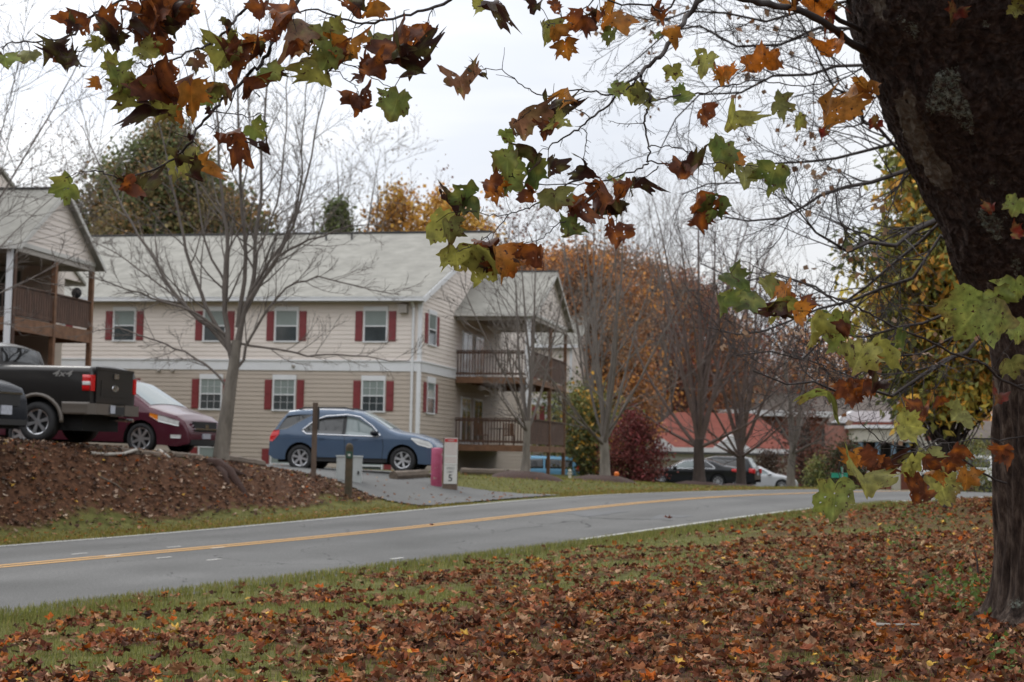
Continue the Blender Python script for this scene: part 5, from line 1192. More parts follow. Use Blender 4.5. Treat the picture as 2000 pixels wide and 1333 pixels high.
def bare_tree(px, pyb, Y, height, r0, fork, seed, label, mats=('bark_grey', 'twig_grey'), stems=9, spread=30, lean=(0, 0), low=0, lv=(7, 6, 5), group=None, name='bare_tree', leaves=None, trunk_pts=None, twr=.006, stem_len=None, mound=True, wid=1.0, upw=.05, cat='tree', traced=None, dsp_=1.0):
    rng = np.random.default_rng(seed); g = ground_at(px, Y)
    if pyb: g[2] = min(g[2], P(px, pyb, Y)[2] + .3) if False else g[2]
    t = empty(name, g, 0, label, cat, group); base = np.zeros(3)
    tp, tr = limb(rng, base - (0, 0, .15), (lean[0], lean[1], 1), fork + .15, r0, r0 * .72, n=6, wob=.03); tr[0] *= 1.5; tr[1] *= 1.1
    if traced:
        stems = low = 0; tl_ = traced[0]; tp = np.array([P(a, b_, Y) - g for a, b_ in smooth2(tl_)]); tp[0][2] = -.2; tr = np.linspace(r0 * 1.15, r0 * .62, len(tp)); tr[0] *= 1.35
    top_ = tp[-1]; big = [(tp, tr)]; st = []
    for i in range(stems):
        az = 2 * math.pi * (i + rng.uniform(-.3, .3)) / stems * 1.0; inc = math.radians(spread * (0.15 + .95 * (i % 3) / 2.0) * rng.uniform(.8, 1.2))
        d = np.array([math.sin(inc) * math.cos(az) * wid, math.sin(inc) * math.sin(az) * wid, math.cos(inc)])
        L = (height - fork) * (1.02 - .22 * (inc / math.radians(60))) * rng.uniform(.85, 1.05) if not stem_len else stem_len * rng.uniform(.8, 1.1)
        p = tp[-1 - (i % 2)] + (0, 0, -.05); st.append(limb(rng, p, d, L, r0 * rng.uniform(.38, .55) * (1.1 - .75 * min(1, inc / math.radians(60))), .010, n=9, wob=.05, up=upw))
    for i in range(low):
        az = 2 * math.pi * rng.uniform(); d = np.array([math.cos(az), math.sin(az), .45]); st.append(limb(rng, tp[-2], d, (height - fork) * .45 * rng.uniform(.8, 1.2), r0 * .3, .01, n=7, wob=.07, up=.05))
    if traced:
        for i_, (w_, lst) in enumerate(traced[1:]):
            q_ = smooth2(lst); dd_ = rng.uniform(-1, 1) * dsp_ * 1.6; n_ = len(q_); Yk = Y + dd_ * np.linspace(0, 1, n_) ** 1.3; pp = np.array([P(a, b_, y_) - g for (a, b_), y_ in zip(q_, Yk)]); pp[1:] += rng.normal(size=(n_ - 1, 3)) * .018
            st.append((pp, np.linspace(w_, .009, n_)))
    b1 = sprout(rng, st, lv[0], .42 if not traced else .26, 38, .5, n=5, wob=.08, up=.05, lo=.15, rmin=.010 if not traced else .006)
    b2 = sprout(rng, b1, lv[1], .50, 36, .5, n=4, wob=.10, up=.03, lo=.15, rmin=twr * 1.2)
    b3 = sprout(rng, b2, lv[2], .55, 34, .55, n=3, wob=.12, up=.02, lo=.2, rmin=twr)
    V, Q = tubes([tp], [tr], 12); mesh_np('trunk', V, [Q], M[mats[0]], t)
    V, Q = tubes([p for p, _ in st], [r for _, r in st], 7); V2, Q2 = tubes([p for p, _ in b1], [r for _, r in b1], 5); V3, Q3 = tubes([p for p, _ in b2 + b3], [r for _, r in b2 + b3], 3)
    cr_ = mesh_np('crown', np.r_[V, V2, V3], [np.r_[Q, Q2 + len(V), Q3 + len(V) + len(V2)]], M[mats[1]], t)
    if leaves:
        ends = np.array([p[-1] for p, _ in b3]); k = rng.permutation(len(ends))[:int(len(ends) * leaves['frac'])]
        V, q, c_ = leaf_cloud(rng, ends[k], leaves['per'], leaves['spread'], leaves['size'], leaves['pal']); mesh_np('leaves', V, [q], M['foliage'], cr_, cols=c_)
    if mound:
        th = np.linspace(0, 2 * np.pi, 25)[:-1]; mb_ = MB(); R_ = [0, .5, .95, 1.25]; Hh_ = [.22, .19, .08, -.12]; Vv = [(0, 0, .20)]
        for rr_, hh_ in list(zip(R_, Hh_))[1:]:
            for a in th: q_ = 1 + .12 * math.sin(3 * a + seed); x_, y_ = rr_ * q_ * math.cos(a), rr_ * q_ * math.sin(a); Vv.append((x_, y_, hh_ + gz1(g[0] + x_, g[1] + y_) - g[2]))
        fs = [(0, 1 + i, 1 + (i + 1) % 24) for i in range(24)] + [(1 + r_ * 24 + i, 1 + (r_ + 1) * 24 + i, 1 + (r_ + 1) * 24 + (i + 1) % 24, 1 + r_ * 24 + (i + 1) % 24) for r_ in range(2) for i in range(24)]
        mb_.add(Vv, fs); o = mb_.build('mulch_ring', M['mulch'], None, smooth=True); o.location = g; tag(o, kind='stuff')
    return t
bare_tree(430, 903, 34.3, 10.2, .165, 2.1, 11, 'large bare grey tree with many upright limbs on the bank before the long house', stems=15, spread=38, low=7, lv=(14, 6, 4), twr=.0038, traced=BIG, group=None, mound=False)
bare_tree(1024, 926, 46, 7.8, .13, 1.7, 21, 'slender forked bare tree standing in front of the right hand decks', stems=7, spread=42, lv=(7, 5, 4), low=2, twr=.006)
bare_tree(1182, 938, 52, 9.5, .20, 1.5, 31, 'pale grey bare tree forking low between the decks and the red bush', stems=9, spread=42, low=3, lv=(6, 5, 3), twr=.0055)
bare_tree(1366, 948, 62, 12.6, .27, 1.9, 41, 'tall bare tree with a dark trunk in front of the black sedan doors', mats=('bark_dark', 'twig_red'), stems=11, spread=30, low=3, lv=(6, 5, 3), twr=.006)
bare_tree(1447, 952, 66, 11.5, .24, 1.6, 51, 'dark bare tree crossing the black sedan tail', mats=('bark_dark', 'twig_red'), stems=9, spread=30, low=3, lv=(6, 5, 3), twr=.006)
bare_tree(1545, 956, 78, 8.5, .24, 2.2, 61, 'round headed bare tree right of the silver sedan', mats=('bark_grey', 'twig_grey'), stems=9, spread=52, low=3, lv=(6, 5, 3), twr=.008, mound=False)
bare_tree(1490, 950, 150, 19, .24, 2.4, 66, 'reddish bare tree behind the brick centre car park', mats=('bark_dark', 'twig_red'), stems=9, spread=36, low=3, lv=(7, 6, 4), twr=.010, mound=False, leaves=dict(frac=.5, per=2, spread=.3, size=.16, pal=[(.20, .07, .04), (.16, .09, .05)]))
bare_tree(1290, 950, 128, 24, .22, 3.0, 67, 'tall wispy bare tree rising left of the red roofed hall', mats=('bark_grey', 'twig_grey'), stems=10, spread=22, lv=(7, 6, 4), twr=.010, mound=False)
bare_tree(1140, 935, 88, 18, .22, 3.5, 68, 'tall wispy bare tree in front of the orange wood', mats=('bark_grey', 'twig_grey'), stems=7, spread=22, lv=(5, 5, 3), twr=.009, mound=False)
# left: big bare tree whose trunk is out of frame
bare_tree(-190, 860, 40, 15.5, .12, 3.2, 72, 'bare tree leaning in at the left edge above the balconies', mats=('bark_grey', 'twig_grey'), stems=12, spread=50, low=5, lv=(8, 6, 4), twr=.007, mound=False)
bare_tree(60, 860, 95, 21, .35, 4.5, 73, 'half bare tree with tan leaves behind the left house roof', mats=('bark_grey', 'twig_grey'), stems=11, spread=48, low=2, lv=(7, 6, 4), twr=.012, mound=False, leaves=dict(frac=.6, per=3, spread=.45, size=.12, pal=[(.20, .13, .10), (.15, .10, .075)]))
bare_tree(680, 860, 100, 21.5, .38, 6.0, 74, 'bare wide crowned tree behind the middle of the long roof', mats=('bark_dark', 'twig_grey'), stems=10, spread=50, low=2, lv=(7, 6, 4), twr=.013, mound=False, leaves=dict(frac=.3, per=3, spread=.4, size=.12, pal=[(.22, .17, .12)]))
bare_tree(560, 860, 105, 19, .3, 6, 75, 'thinner bare tree behind the long roof, left of the wide crowned one', mats=('bark_grey', 'twig_grey'), stems=9, spread=40, lv=(6, 6, 4), twr=.013, mound=False)
bare_tree(945, 900, 100, 17.5, .3, 5, 76, 'purplish bare tree rising behind the right end of the long roof', mats=('bark_dark', 'twig_red'), stems=10, spread=46, lv=(7, 6, 4), twr=.012, mound=False, leaves=dict(frac=.5, per=2, spread=.3, size=.18, pal=[(.16, .07, .06)]))

def leafy_tree(px, Y, z_lo, z_hi, rad, seed, label, pal, cat='tree', name='leafy_tree', n_clump=150, per=60, size=.28, clump=.9, mats=('bark_dark', 'twig_dark'), group=None, trunk_r=.28, pointy=False, aspect=1.0, droop=0.0, gap=.0, base_px=None, dx=0.0):
    rng = np.random.default_rng(seed); g = ground_at(px, Y); t = empty(name, g, 0, label, cat, group)
    h0, h1 = z_lo - g[2], z_hi - g[2]
    u = rng.uniform(size=n_clump); th = rng.uniform(0, 2 * np.pi, n_clump); rr = np.sqrt(rng.uniform(.05, 1, n_clump))
    prof = (1 - u) ** .75 if pointy else np.sqrt(np.maximum(1 - (2 * u - .85) ** 2 * .9, .03))
    lump = 1 + .22 * np.sin(3 * th + 5 * u + seed) + .15 * np.sin(7 * th - 9 * u)
    C = np.stack([rad * prof * rr * lump * np.cos(th) + dx * u, rad * prof * rr * lump * np.sin(th), h0 + (h1 - h0) * u], -1)
    tp, tr = limb(rng, (0, 0, -.2), (0, 0, 1), h0 + (h1 - h0) * .85, trunk_r, trunk_r * .12, n=9, wob=.02)
    V, Q = tubes([tp], [tr], 10); mesh_np('trunk', V, [Q], M[mats[0]], t)
    pl_ = []; rl = []
    for c_ in C:
        k = np.clip((c_[2] - .25 * np.linalg.norm(c_[:2]) - h0 * .6) / max(.1, h1 * .85 - 0), .08, .95) * 9; j = int(k); p0 = tp[j] * (1 - (k - j)) + tp[min(j + 1, 9)] * (k - j)
        m_ = (p0 + c_) / 2 + rng.normal(size=3) * .12 * rad * .4; pl_.append(np.array([p0, m_, c_])); rl.append(np.array([trunk_r * .22, trunk_r * .12, .012]))
    V, Q = tubes(pl_, rl, 4); cr_ = mesh_np('crown', V, [Q], M[mats[1]], t)
    cc_ = np.asarray(pal)[rng.integers(0, len(pal), n_clump)]
    V, q, _ = leaf_cloud(rng, C, per, clump * rng.uniform(.6, 1.2, (n_clump * per, 1)) * .5 if False else clump * .5, size, pal, droop=droop, aspect=aspect)
    cl = np.repeat(np.repeat(cc_, per, axis=0) * rng.uniform(.65, 1.35, (n_clump * per, 1)), 4, axis=0)
    mesh_np('leaves', V, [q], M['foliage'], cr_, cols=cl); return t
def zpy(px, py, Y): return float(P(px, py, Y)[2])
GREEN_D = [(.11, .14, .055), (.15, .17, .065), (.30, .18, .075), (.24, .19, .085), (.13, .15, .06), (.22, .155, .075)]
leafy_tree(305, 92, zpy(300, 560, 92), zpy(300, 258, 92), 3.7, 101, 'tall dark evergreen with rusty patches behind the left part of the long roof', GREEN_D, name='evergreen_tree', n_clump=420, per=95, size=.20, clump=1.1)
leafy_tree(205, 96, zpy(200, 560, 96), zpy(200, 350, 96), 3.0, 102, 'lower rusty green tree left of the tall evergreen', GREEN_D, n_clump=140, per=55, size=.28, clump=1.2, name='evergreen_tree')
leafy_tree(420, 95, zpy(400, 560, 95), zpy(400, 388, 95), 3.0, 112, 'lower rusty green tree right of the tall evergreen', GREEN_D, n_clump=140, per=55, size=.28, clump=1.2, name='evergreen_tree')
leafy_tree(645, 98, zpy(640, 560, 98), zpy(640, 400, 98), 1.7, 103, 'small dark conifer tip showing over the middle of the long roof', GREEN_D[:2], pointy=True, n_clump=120, per=45, size=.22, clump=.7, name='conifer')
YEL = [(.52, .29, .05), (.44, .22, .045), (.56, .36, .09), (.38, .19, .045)]
leafy_tree(765, 100, zpy(760, 560, 100), zpy(760, 372, 100), 1.9, 104, 'narrow golden tree over the long roof, left of the broad golden one', YEL, n_clump=80, per=40, size=.24, clump=.9)
leafy_tree(860, 98, zpy(850, 560, 98), zpy(850, 398, 98), 2.9, 105, 'broad golden orange tree over the right end of the long roof', YEL, n_clump=160, per=50, size=.24, clump=1.0)
ORG = [(.48, .215, .08), (.38, .17, .075), (.62, .29, .075), (.28, .17, .10), (.23, .165, .11), (.36, .19, .10)]
RED = [(.33, .10, .06), (.26, .11, .075), (.36, .15, .07), (.20, .09, .07)]
for i, (px, Y, zt_, rad, pal, lab) in enumerate((
        (1010, 98, 500, 3.2, ORG, 'orange brown tree at the left end of the autumn wood behind the deck roof'),
        (1080, 106, 505, 3.3, ORG, 'orange brown tree of the autumn wood directly right of the deck roof'),
        (1135, 98, 495, 3.0, ORG, 'tallest orange brown tree of the autumn wood above the pale forked tree'),
        (1195, 103, 500, 3.0, ORG + [(.30, .15, .03)], 'golden brown tree in the middle of the autumn wood'),
        (1262, 135, 520, 4.4, ORG, 'brown orange tree of the autumn wood over the red bush'),
        (1325, 138, 540, 4.3, RED + ORG[:2], 'russet tree at the right of the autumn wood behind the tall dark trunked tree'),
        (1375, 142, 575, 3.9, RED + ORG[2:5], 'low russet tree at the far right end of the autumn wood'))):
    leafy_tree(px, Y, zpy(px, 880, Y), zpy(px, zt_, Y), rad, 120 + i, lab, pal, n_clump=240, per=85, size=.21, clump=1.25, group='trees of the autumn wood')
leafy_tree(1290, 135, zpy(1290, 800, 135), zpy(1290, 640, 135), 2.6, 131, 'dull red tree above the left end of the red roof', RED, n_clump=90, per=50, size=.30, clump=1.8)
leafy_tree(1430, 150, zpy(1430, 800, 150), zpy(1430, 640, 150), 4.5, 132, 'thin russet tree above the right end of the red roof', RED + ORG, n_clump=110, per=36, size=.32, clump=2.2)
leafy_tree(1560, 155, zpy(1560, 800, 155), zpy(1560, 660, 155), 5, 133, 'thin russet tree above the brick centre roof', ORG + RED, n_clump=100, per=32, size=.34, clump=2.4)
leafy_tree(1655, 150, zpy(1655, 800, 150), zpy(1655, 665, 150), 4, 134, 'dull orange tree above the brick centre, next to the yellow tree', ORG, n_clump=90, per=36, size=.34, clump=2.2)
LGR = [(.19, .20, .06), (.15, .17, .055), (.24, .20, .07), (.10, .12, .045)]
leafy_tree(1132, 86, zpy(1132, 925, 86), zpy(1132, 775, 86), 1.7, 140, 'loose green thicket right of the decks behind the pale forked tree', LGR, cat='bush', name='green_thicket', n_clump=110, per=44, size=.14, clump=.8, trunk_r=.1)
leafy_tree(1085, 92, zpy(1090, 925, 92), zpy(1090, 745, 92), 2.4, 141, 'tall green thicket seen under and past the decks', LGR, cat='bush', name='green_thicket', n_clump=120, per=40, size=.2, clump=1.3, trunk_r=.1)
leafy_tree(1165, 84, zpy(1165, 930, 84), zpy(1165, 780, 84), 1.7, 142, 'green gold thicket behind the trunk of the pale forked tree', LGR + YEL[:1], cat='bush', name='green_thicket', n_clump=100, per=40, size=.18, clump=1.1, trunk_r=.1)
leafy_tree(1238, 62, zpy(1238, 950, 62), zpy(1238, 812, 62), 1.12, 143, 'crimson bush beside the black sedan nose', [(.19, .040, .042), (.15, .034, .034), (.22, .065, .055), (.12, .045, .035)], cat='bush', name='crimson_bush', n_clump=170, per=48, size=.09, clump=.42, trunk_r=.08)
leafy_tree(1655, 76, zpy(1655, 958, 76), zpy(1655, 868, 76), 1.0, 144, 'dark green shrub behind the street name sign', [(.035, .05, .02), (.05, .06, .025), (.10, .05, .03)], cat='bush', name='dark_shrub', n_clump=90, per=50, size=.11, clump=.55, trunk_r=.08)
leafy_tree(1598, 88, zpy(1598, 958, 88), zpy(1598, 905, 88), .6, 145, 'yellow green shrub left of the street name sign', LGR, cat='bush', name='green_shrub', n_clump=60, per=40, size=.12, clump=.6, trunk_r=.06)
leafy_tree(1570, 98, zpy(1570, 958, 98), zpy(1570, 800, 98), 1.6, 146, 'reddish brown small tree before the brick centre', [(.12, .05, .035), (.09, .05, .035)], n_clump=70, per=34, size=.16, clump=.9)
leafy_tree(1905, 70, zpy(1905, 960, 70), zpy(1905, 860, 70), 1.3, 147, 'pale yellow green sapling just left of the sycamore trunk', LGR + [(.18, .17, .05)], n_clump=70, per=30, size=.10, clump=.6, trunk_r=.05, name='sapling')
leafy_tree(1500, 104, zpy(1500, 955, 104), zpy(1500, 890, 104), 1.1, 148, 'dark brown hedge clump right of the silver sedan', [(.06, .035, .025), (.08, .05, .03)], cat='bush', name='brown_shrub', n_clump=70, per=40, size=.12, clump=.6, trunk_r=.06)
# far wood along the skyline, read as one mass
rng = np.random.default_rng(7); n = 260; xx = rng.uniform(-260, 260, n); yy = rng.uniform(190, 330, n); zz = gz(xx, yy)
C = np.stack([xx, yy, zz + rng.uniform(1, 8, n)], -1); V, q, c_ = leaf_cloud(rng, C, 120, 3.2, 1.2, ORG + RED + LGR[:1])
tag(mesh_np('far_wood', V, [q], M['foliage'], cols=c_), kind='stuff')

# unseen leaf mass added around the camera to darken reflections and back light
rng = np.random.default_rng(17); n = 900; th = rng.uniform(math.radians(150), math.radians(390), n); rr_ = rng.uniform(26, 46, n); xx = rr_ * np.cos(th); yy = rr_ * np.sin(th) - 2
k = (np.abs(np.arctan2(xx, yy)) > .62) & ~((tu(xx, yy)[1] > -9) & (tu(xx, yy)[1] < 12)); xx, yy = xx[k], yy[k]
C = np.stack([xx, yy, gz(xx, yy) + rng.uniform(.5, 10, len(xx))], -1); V, q, c_ = leaf_cloud(rng, C, 60, 1.3, .75, ORG[3:] + GREEN_D + [(.08, .06, .045)] * 6)
tag(mesh_np('near_sky_blocker', V, [q], M['foliage'], cols=c_ * .7), kind='stuff')

rng = np.random.default_rng(27); n = 900; th = rng.uniform(math.radians(112), math.radians(428), n); rr_ = rng.uniform(95, 150, n); xx = rr_ * np.cos(th); yy = rr_ * np.sin(th)  # unseen leaf ring added farther out so car paint mirrors less bright sky
C = np.stack([xx, yy, np.maximum(gz(xx, yy), 0) + rng.uniform(0, 17, n)], -1); V, q, c_ = leaf_cloud(rng, C, 30, 3.0, 2.2, ORG[3:] + GREEN_D + [(.08, .06, .045)] * 6)
tag(mesh_np('outer_sky_blocker', V, [q], M['foliage'], cols=c_ * .7), kind='stuff')

# yellow green hickory behind the sycamore
HK = [(.40, .37, .08), (.52, .42, .08), (.70, .40, .06), (.22, .24, .06), (.30, .30, .07), (.50, .25, .045), (.18, .19, .055), (.09, .11, .04), (.36, .30, .07)]
hk = leafy_tree(1850, 30, zpy(1860, 800, 30), zpy(1850, 225, 30), 1.42, 160, 'yellow green autumn tree hanging behind the sycamore trunk', HK, n_clump=620, per=52, size=.175, clump=.42, aspect=.5, droop=.9, trunk_r=.10)

# dark bare tree behind the sycamore, its limbs sweeping left
rng = np.random.default_rng(77); YB = 17.0
g = ground_at(1990, YB); dt = empty('bare_tree', g, 0, 'dark bare tree whose fine limbs sweep out left from behind the sycamore trunk', 'tree')
def pxl(lst, Y, dY=0.0):
    k = np.linspace(0, 1, len(lst)); return np.array([P(a, b, Y + dY * q) - g for (a, b), q in zip(lst, k)])
tp = np.array([P(1992, 1120, YB) - g, P(1985, 900, YB) - g, P(1960, 700, YB) - g, P(1930, 520, YB) - g, P(1880, 380, YB) - g, P(1820, 200, YB) - g, P(1760, 0, YB) - g, P(1740, -220, YB) - g]); tp[0][2] = -.2
tr = np.array([.17, .15, .14, .13, .11, .085, .06, .03])
mains = []
for lst, r, dY in (([(1895, 425), (1842, 437), (1796, 449), (1753, 470), (1703, 483), (1657, 481), (1628, 466), (1594, 441), (1569, 407), (1540, 380)], .045, -2),
                   ([(1870, 330), (1804, 323), (1753, 332), (1699, 357), (1657, 370), (1611, 382), (1573, 403), (1527, 420), (1468, 432), (1400, 425)], .040, -1),
                   ([(1840, 250), (1780, 330), (1720, 250), (1690, 240), (1660, 200), (1628, 176), (1600, 120), (1580, 70), (1552, 29), (1530, -20)], .035, -1),
                   ([(1930, 640), (1888, 687), (1846, 708), (1804, 733), (1745, 762), (1703, 771), (1640, 770), (1590, 760), (1540, 745), (1480, 715)], .035, -2),
                   ([(1925, 520), (1850, 470), (1780, 540), (1720, 560), (1660, 585), (1600, 610), (1550, 625), (1500, 640), (1440, 655), (1380, 640)], .032, 1),
                   ([(1900, 470), (1850, 420), (1800, 480), (1740, 520), (1690, 560), (1640, 590), (1590, 560), (1520, 540), (1440, 545), (1370, 520)], .032, 2),
                   ([(1850, 280), (1760, 270), (1700, 300), (1640, 300), (1580, 320), (1520, 330), (1450, 360), (1380, 355), (1330, 380)], .030, 2),
                   ([(1800, 150), (1700, 130), (1640, 130), (1580, 150), (1510, 150), (1440, 180), (1370, 190), (1320, 230), (1290, 290)], .030, 1),
                   ([(1780, 60), (1680, 60), (1600, 50), (1520, 80), (1440, 90), (1370, 60), (1310, 70), (1250, 110), (1200, 150)], .030, 1),
                   ([(1760, -40), (1680, 0), (1580, 10), (1500, 40), (1420, 30), (1350, 20), (1290, 50), (1230, 30)], .028, 0),
                   ([(1925, 560), (1870, 600), (1800, 640), (1750, 640), (1690, 660), (1620, 650), (1560, 690), (1500, 680), (1440, 700)], .026, 0),
                   ([(1935, 600), (1870, 650), (1790, 690), (1730, 700), (1670, 730), (1610, 720), (1550, 690)], .024, 1)):
    q = pxl(lst, YB, dY); q[1:] += rng.normal(size=(len(q) - 1, 3)) * .03; mains.append((q, np.linspace(r * .75, .007, len(q))))
b1 = sprout(rng, mains, 15, .36, 42, .5, n=5, wob=.15, up=.05, lo=.12, rmin=.0045)
b2 = sprout(rng, b1, 8, .50, 40, .6, n=4, wob=.17, up=.03, lo=.15, rmin=.003)
b3 = sprout(rng, b2, 4, .55, 38, .7, n=3, wob=.16, up=.02, lo=.3, rmin=.0022)
V, Q = tubes([tp], [tr], 12); mesh_np('trunk', V, [Q], M['bark_dark'], dt)
A = mains + b1 + b2 + b3; V, Q = tubes([p for p, _ in A], [r for _, r in A], 4); cr_ = mesh_np('crown', V, [Q], M['twig_dark'], dt)
ends = np.array([p[-1] for p, _ in b2]); k = rng.permutation(len(ends))[:75]
V, q, c_ = leaf_cloud(rng, ends[k], 4, .07, .07, [(.30, .20, .13), (.24, .15, .09), (.20, .10, .05)], droop=.5); mesh_np('leaves', V, [q], M['foliage'], cr_, cols=c_)

# ------------------------------------------------------------------ the sycamore
def bark_material():
    m, t, b = newmat('sycamore_bark'); tcn = N(t, 'ShaderNodeTexCoord')
    def noise(scale, det, st=(1, 1, 1), rough=.6):
        mp_ = N(t, 'ShaderNodeMapping'); mp_.inputs['Scale'].default_value = st; t.links.new(tcn.outputs['Object'], mp_.inputs[0])
        n = N(t, 'ShaderNodeTexNoise'); n.inputs['Scale'].default_value = scale; n.inputs['Detail'].default_value = det; n.inputs['Roughness'].default_value = rough; t.links.new(mp_.outputs[0], n.inputs['Vector']); return n.outputs[0]
    def ramp(src, stops):
        r = N(t, 'ShaderNodeValToRGB'); e = r.color_ramp
        while len(e.elements) < len(stops): e.elements.new(.5)
        for el, (p, c) in zip(e.elements, stops): el.position = p; el.color = tuple(c) + (1,)
        t.links.new(src, r.inputs[0]); return r.outputs[0]
    def mixc(f, a, c):
        x = N(t, 'ShaderNodeMix', data_type='RGBA'); t.links.new(f, x.inputs[0]); t.links.new(a, x.inputs[6]); t.links.new(c, x.inputs[7]); return x.outputs[2]
    furrow = noise(15, 8, (1, 1, .14), .72); flake = N(t, 'ShaderNodeTexVoronoi'); flake.inputs['Scale'].default_value = 21; mpv = N(t, 'ShaderNodeMapping'); mpv.inputs['Scale'].default_value = (1, 1, .6)
    nw = N(t, 'ShaderNodeTexNoise'); nw.inputs['Scale'].default_value = 7; t.links.new(tcn.outputs['Object'], nw.inputs['Vector'])
    ad = N(t, 'ShaderNodeVectorMath', operation='MULTIPLY_ADD'); t.links.new(nw.outputs['Color'], ad.inputs[0]); ad.inputs[1].default_value = (.14, .14, .14); t.links.new(tcn.outputs['Object'], ad.inputs[2])
    t.links.new(ad.outputs[0], mpv.inputs[0]); t.links.new(mpv.outputs[0], flake.inputs['Vector'])
    low = ramp(furrow, [(.36, (.020, .014, .012)), (.50, (.075, .052, .042)), (.64, (.19, .145, .115))])
    hi = ramp(noise(16, 6, (1, 1, .7)), [(.3, (.020, .013, .012)), (.50, (.052, .036, .032)), (.75, (.12, .088, .075))])
    fk = ramp(flake.outputs['Color'], [(0, (.40, .40, .40)), (1, (1.7, 1.7, 1.7))])
    x = N(t, 'ShaderNodeMix', data_type='RGBA', blend_type='MULTIPLY'); x.inputs[0].default_value = .8; t.links.new(hi, x.inputs[6]); t.links.new(fk, x.inputs[7]); hi = x.outputs[2]
    sp_ = N(t, 'ShaderNodeSeparateXYZ'); t.links.new(tcn.outputs['Object'], sp_.inputs[0])
    hr = N(t, 'ShaderNodeMapRange'); hr.inputs[1].default_value = 1.9; hr.inputs[2].default_value = 3.0; t.links.new(sp_.outputs[2], hr.inputs[0])
    c = mixc(hr.outputs[0], low, hi)
    # pale patches where plates have shed, along the left side (attribute), and lichen
    at = N(t, 'ShaderNodeAttribute', attribute_name='col'); sa = N(t, 'ShaderNodeSeparateColor'); t.links.new(at.outputs['Color'], sa.inputs[0])
    def mask(chan, src, lo, hi_):
        a = N(t, 'ShaderNodeMath', operation='ADD'); t.links.new(chan, a.inputs[0]); t.links.new(src, a.inputs[1]); r = N(t, 'ShaderNodeMapRange'); r.inputs[1].default_value = lo; r.inputs[2].default_value = hi_; t.links.new(a.outputs[0], r.inputs[0]); return r.outputs[0]
    pale = ramp(noise(5, 3), [(.35, (.13, .105, .085)), (.65, (.23, .20, .165))]); c = mixc(mask(sa.outputs[0], noise(4.5, 3, (1, 1, .45)), 1.02, 1.06), c, pale)
    lich = ramp(noise(30, 4), [(.35, (.10, .125, .10)), (.65, (.34, .37, .32))]); c = mixc(mask(sa.outputs[1], noise(26, 7, rough=.8), 1.03, 1.10), c, lich)
    t.links.new(c, b.inputs['Base Color']); b.inputs['Roughness'].default_value = .95; b.inputs['Specular IOR Level'].default_value = .2
    bp1 = N(t, 'ShaderNodeBump'); bp1.inputs['Strength'].default_value = .9; bp1.inputs['Distance'].default_value = .09; t.links.new(furrow, bp1.inputs['Height'])
    bp2 = N(t, 'ShaderNodeBump'); bp2.inputs['Strength'].default_value = .8; sm_ = N(t, 'ShaderNodeMath', operation='MULTIPLY'); t.links.new(hr.outputs[0], sm_.inputs[0]); sm_.inputs[1].default_value = .8; t.links.new(sm_.outputs[0], bp2.inputs['Strength']); bp2.inputs['Distance'].default_value = .06; t.links.new(flake.outputs['Distance'], bp2.inputs['Height']); t.links.new(bp1.outputs[0], bp2.inputs['Normal'])
    t.links.new(bp2.outputs[0], b.inputs['Normal']); return m
M['sycamore_bark'] = bark_material()
YT = 13.4
gT = ground_at(2062, YT)
syc = empty('sycamore_tree', gT, 0, 'huge sycamore with lichened flaking bark and hanging leafy branches at the right edge', 'tree')
# left outline of the trunk in the photo and the trunk's axis and radius behind it
edge = [(1230, 1925), (1190, 1944), (1150, 1950), (1050, 1951), (900, 1946), (760, 1950), (700, 1946), (660, 1938), (600, 1912), (520, 1868), (430, 1838), (340, 1793), (240, 1738), (150, 1703), (90, 1676), (0, 1656), (-100, 1640), (-220, 1600)]
YY = [13.4, 13.4, 13.4, 13.35, 13.2, 13.0, 12.9, 12.85, 12.7, 12.5, 12.3, 12.1, 11.8, 11.6, 11.4, 11.2, 10.9, 10.5]
RR = [.66, .56, .53, .52, .52, .53, .55, .57, .62, .68, .74, .80, .88, .92, .95, .98, 1.0, 1.0]
nr = 200; na = 260; kk = np.linspace(0, len(edge) - 1, nr); ki = np.arange(len(edge))
epy = np.interp(kk, ki, [e[0] for e in edge]); epx = np.interp(kk, ki, [e[1] for e in edge]); eY = np.interp(kk, ki, YY); eR = np.interp(kk, ki, RR)
# smooth
def sm(a, n=4):
    for _ in range(n): a = np.r_[a[0], (a[:-2] + 2 * a[1:-1] + a[2:]) / 4, a[-1]]
    return a
epx, eY, eR = sm(epx), sm(eY), sm(eR)
ctr = np.array([P(epx[i] + eR[i] * F / eY[i], epy[i], eY[i]) for i in range(nr)]) - gT
ctr[0][2] -= .2
th = np.linspace(0, 2 * np.pi, na, endpoint=False); TH, KK = np.meshgrid(th, np.arange(nr)); 
zc = ctr[KK, 2]
flare = 1 + .22 * np.exp(-np.maximum(zc, 0) / .16) * (.35 + .65 * (.5 + .5 * np.sin(TH * 5 + 1.0 + .8 * np.sin(TH * 2)))) * .8
hiw = sstep(1.8, 3.0, zc)
ridge = .020 * np.sin(TH * 19 + 1.5 * np.sin(zc * 2.3)) + .016 * np.sin(TH * 37 + 2.2 * np.sin(zc * 3.1 + 1)) + .012 * (vnoise(TH * 9, zc * 3, 1, 31) - .5)
lump = .10 * (vnoise(TH * 1.6, zc * 1.1, 1, 33) - .5) + .05 * (vnoise(TH * 6, zc * 4, 1, 35) - .5) + .03 * (vnoise(TH * 14, zc * 9, 1, 36) - .5) + .018 * hiw * (vnoise(TH * 30 + 3 * vnoise(TH * 8, zc * 8, 1, 51), zc * 17 + 3 * vnoise(TH * 9, zc * 7, 1, 52), 1, 37) > .55)
Rd = eR[KK] * flare * (1 + ridge * (1 - hiw) * 1.7 + lump * (.25 + hiw))
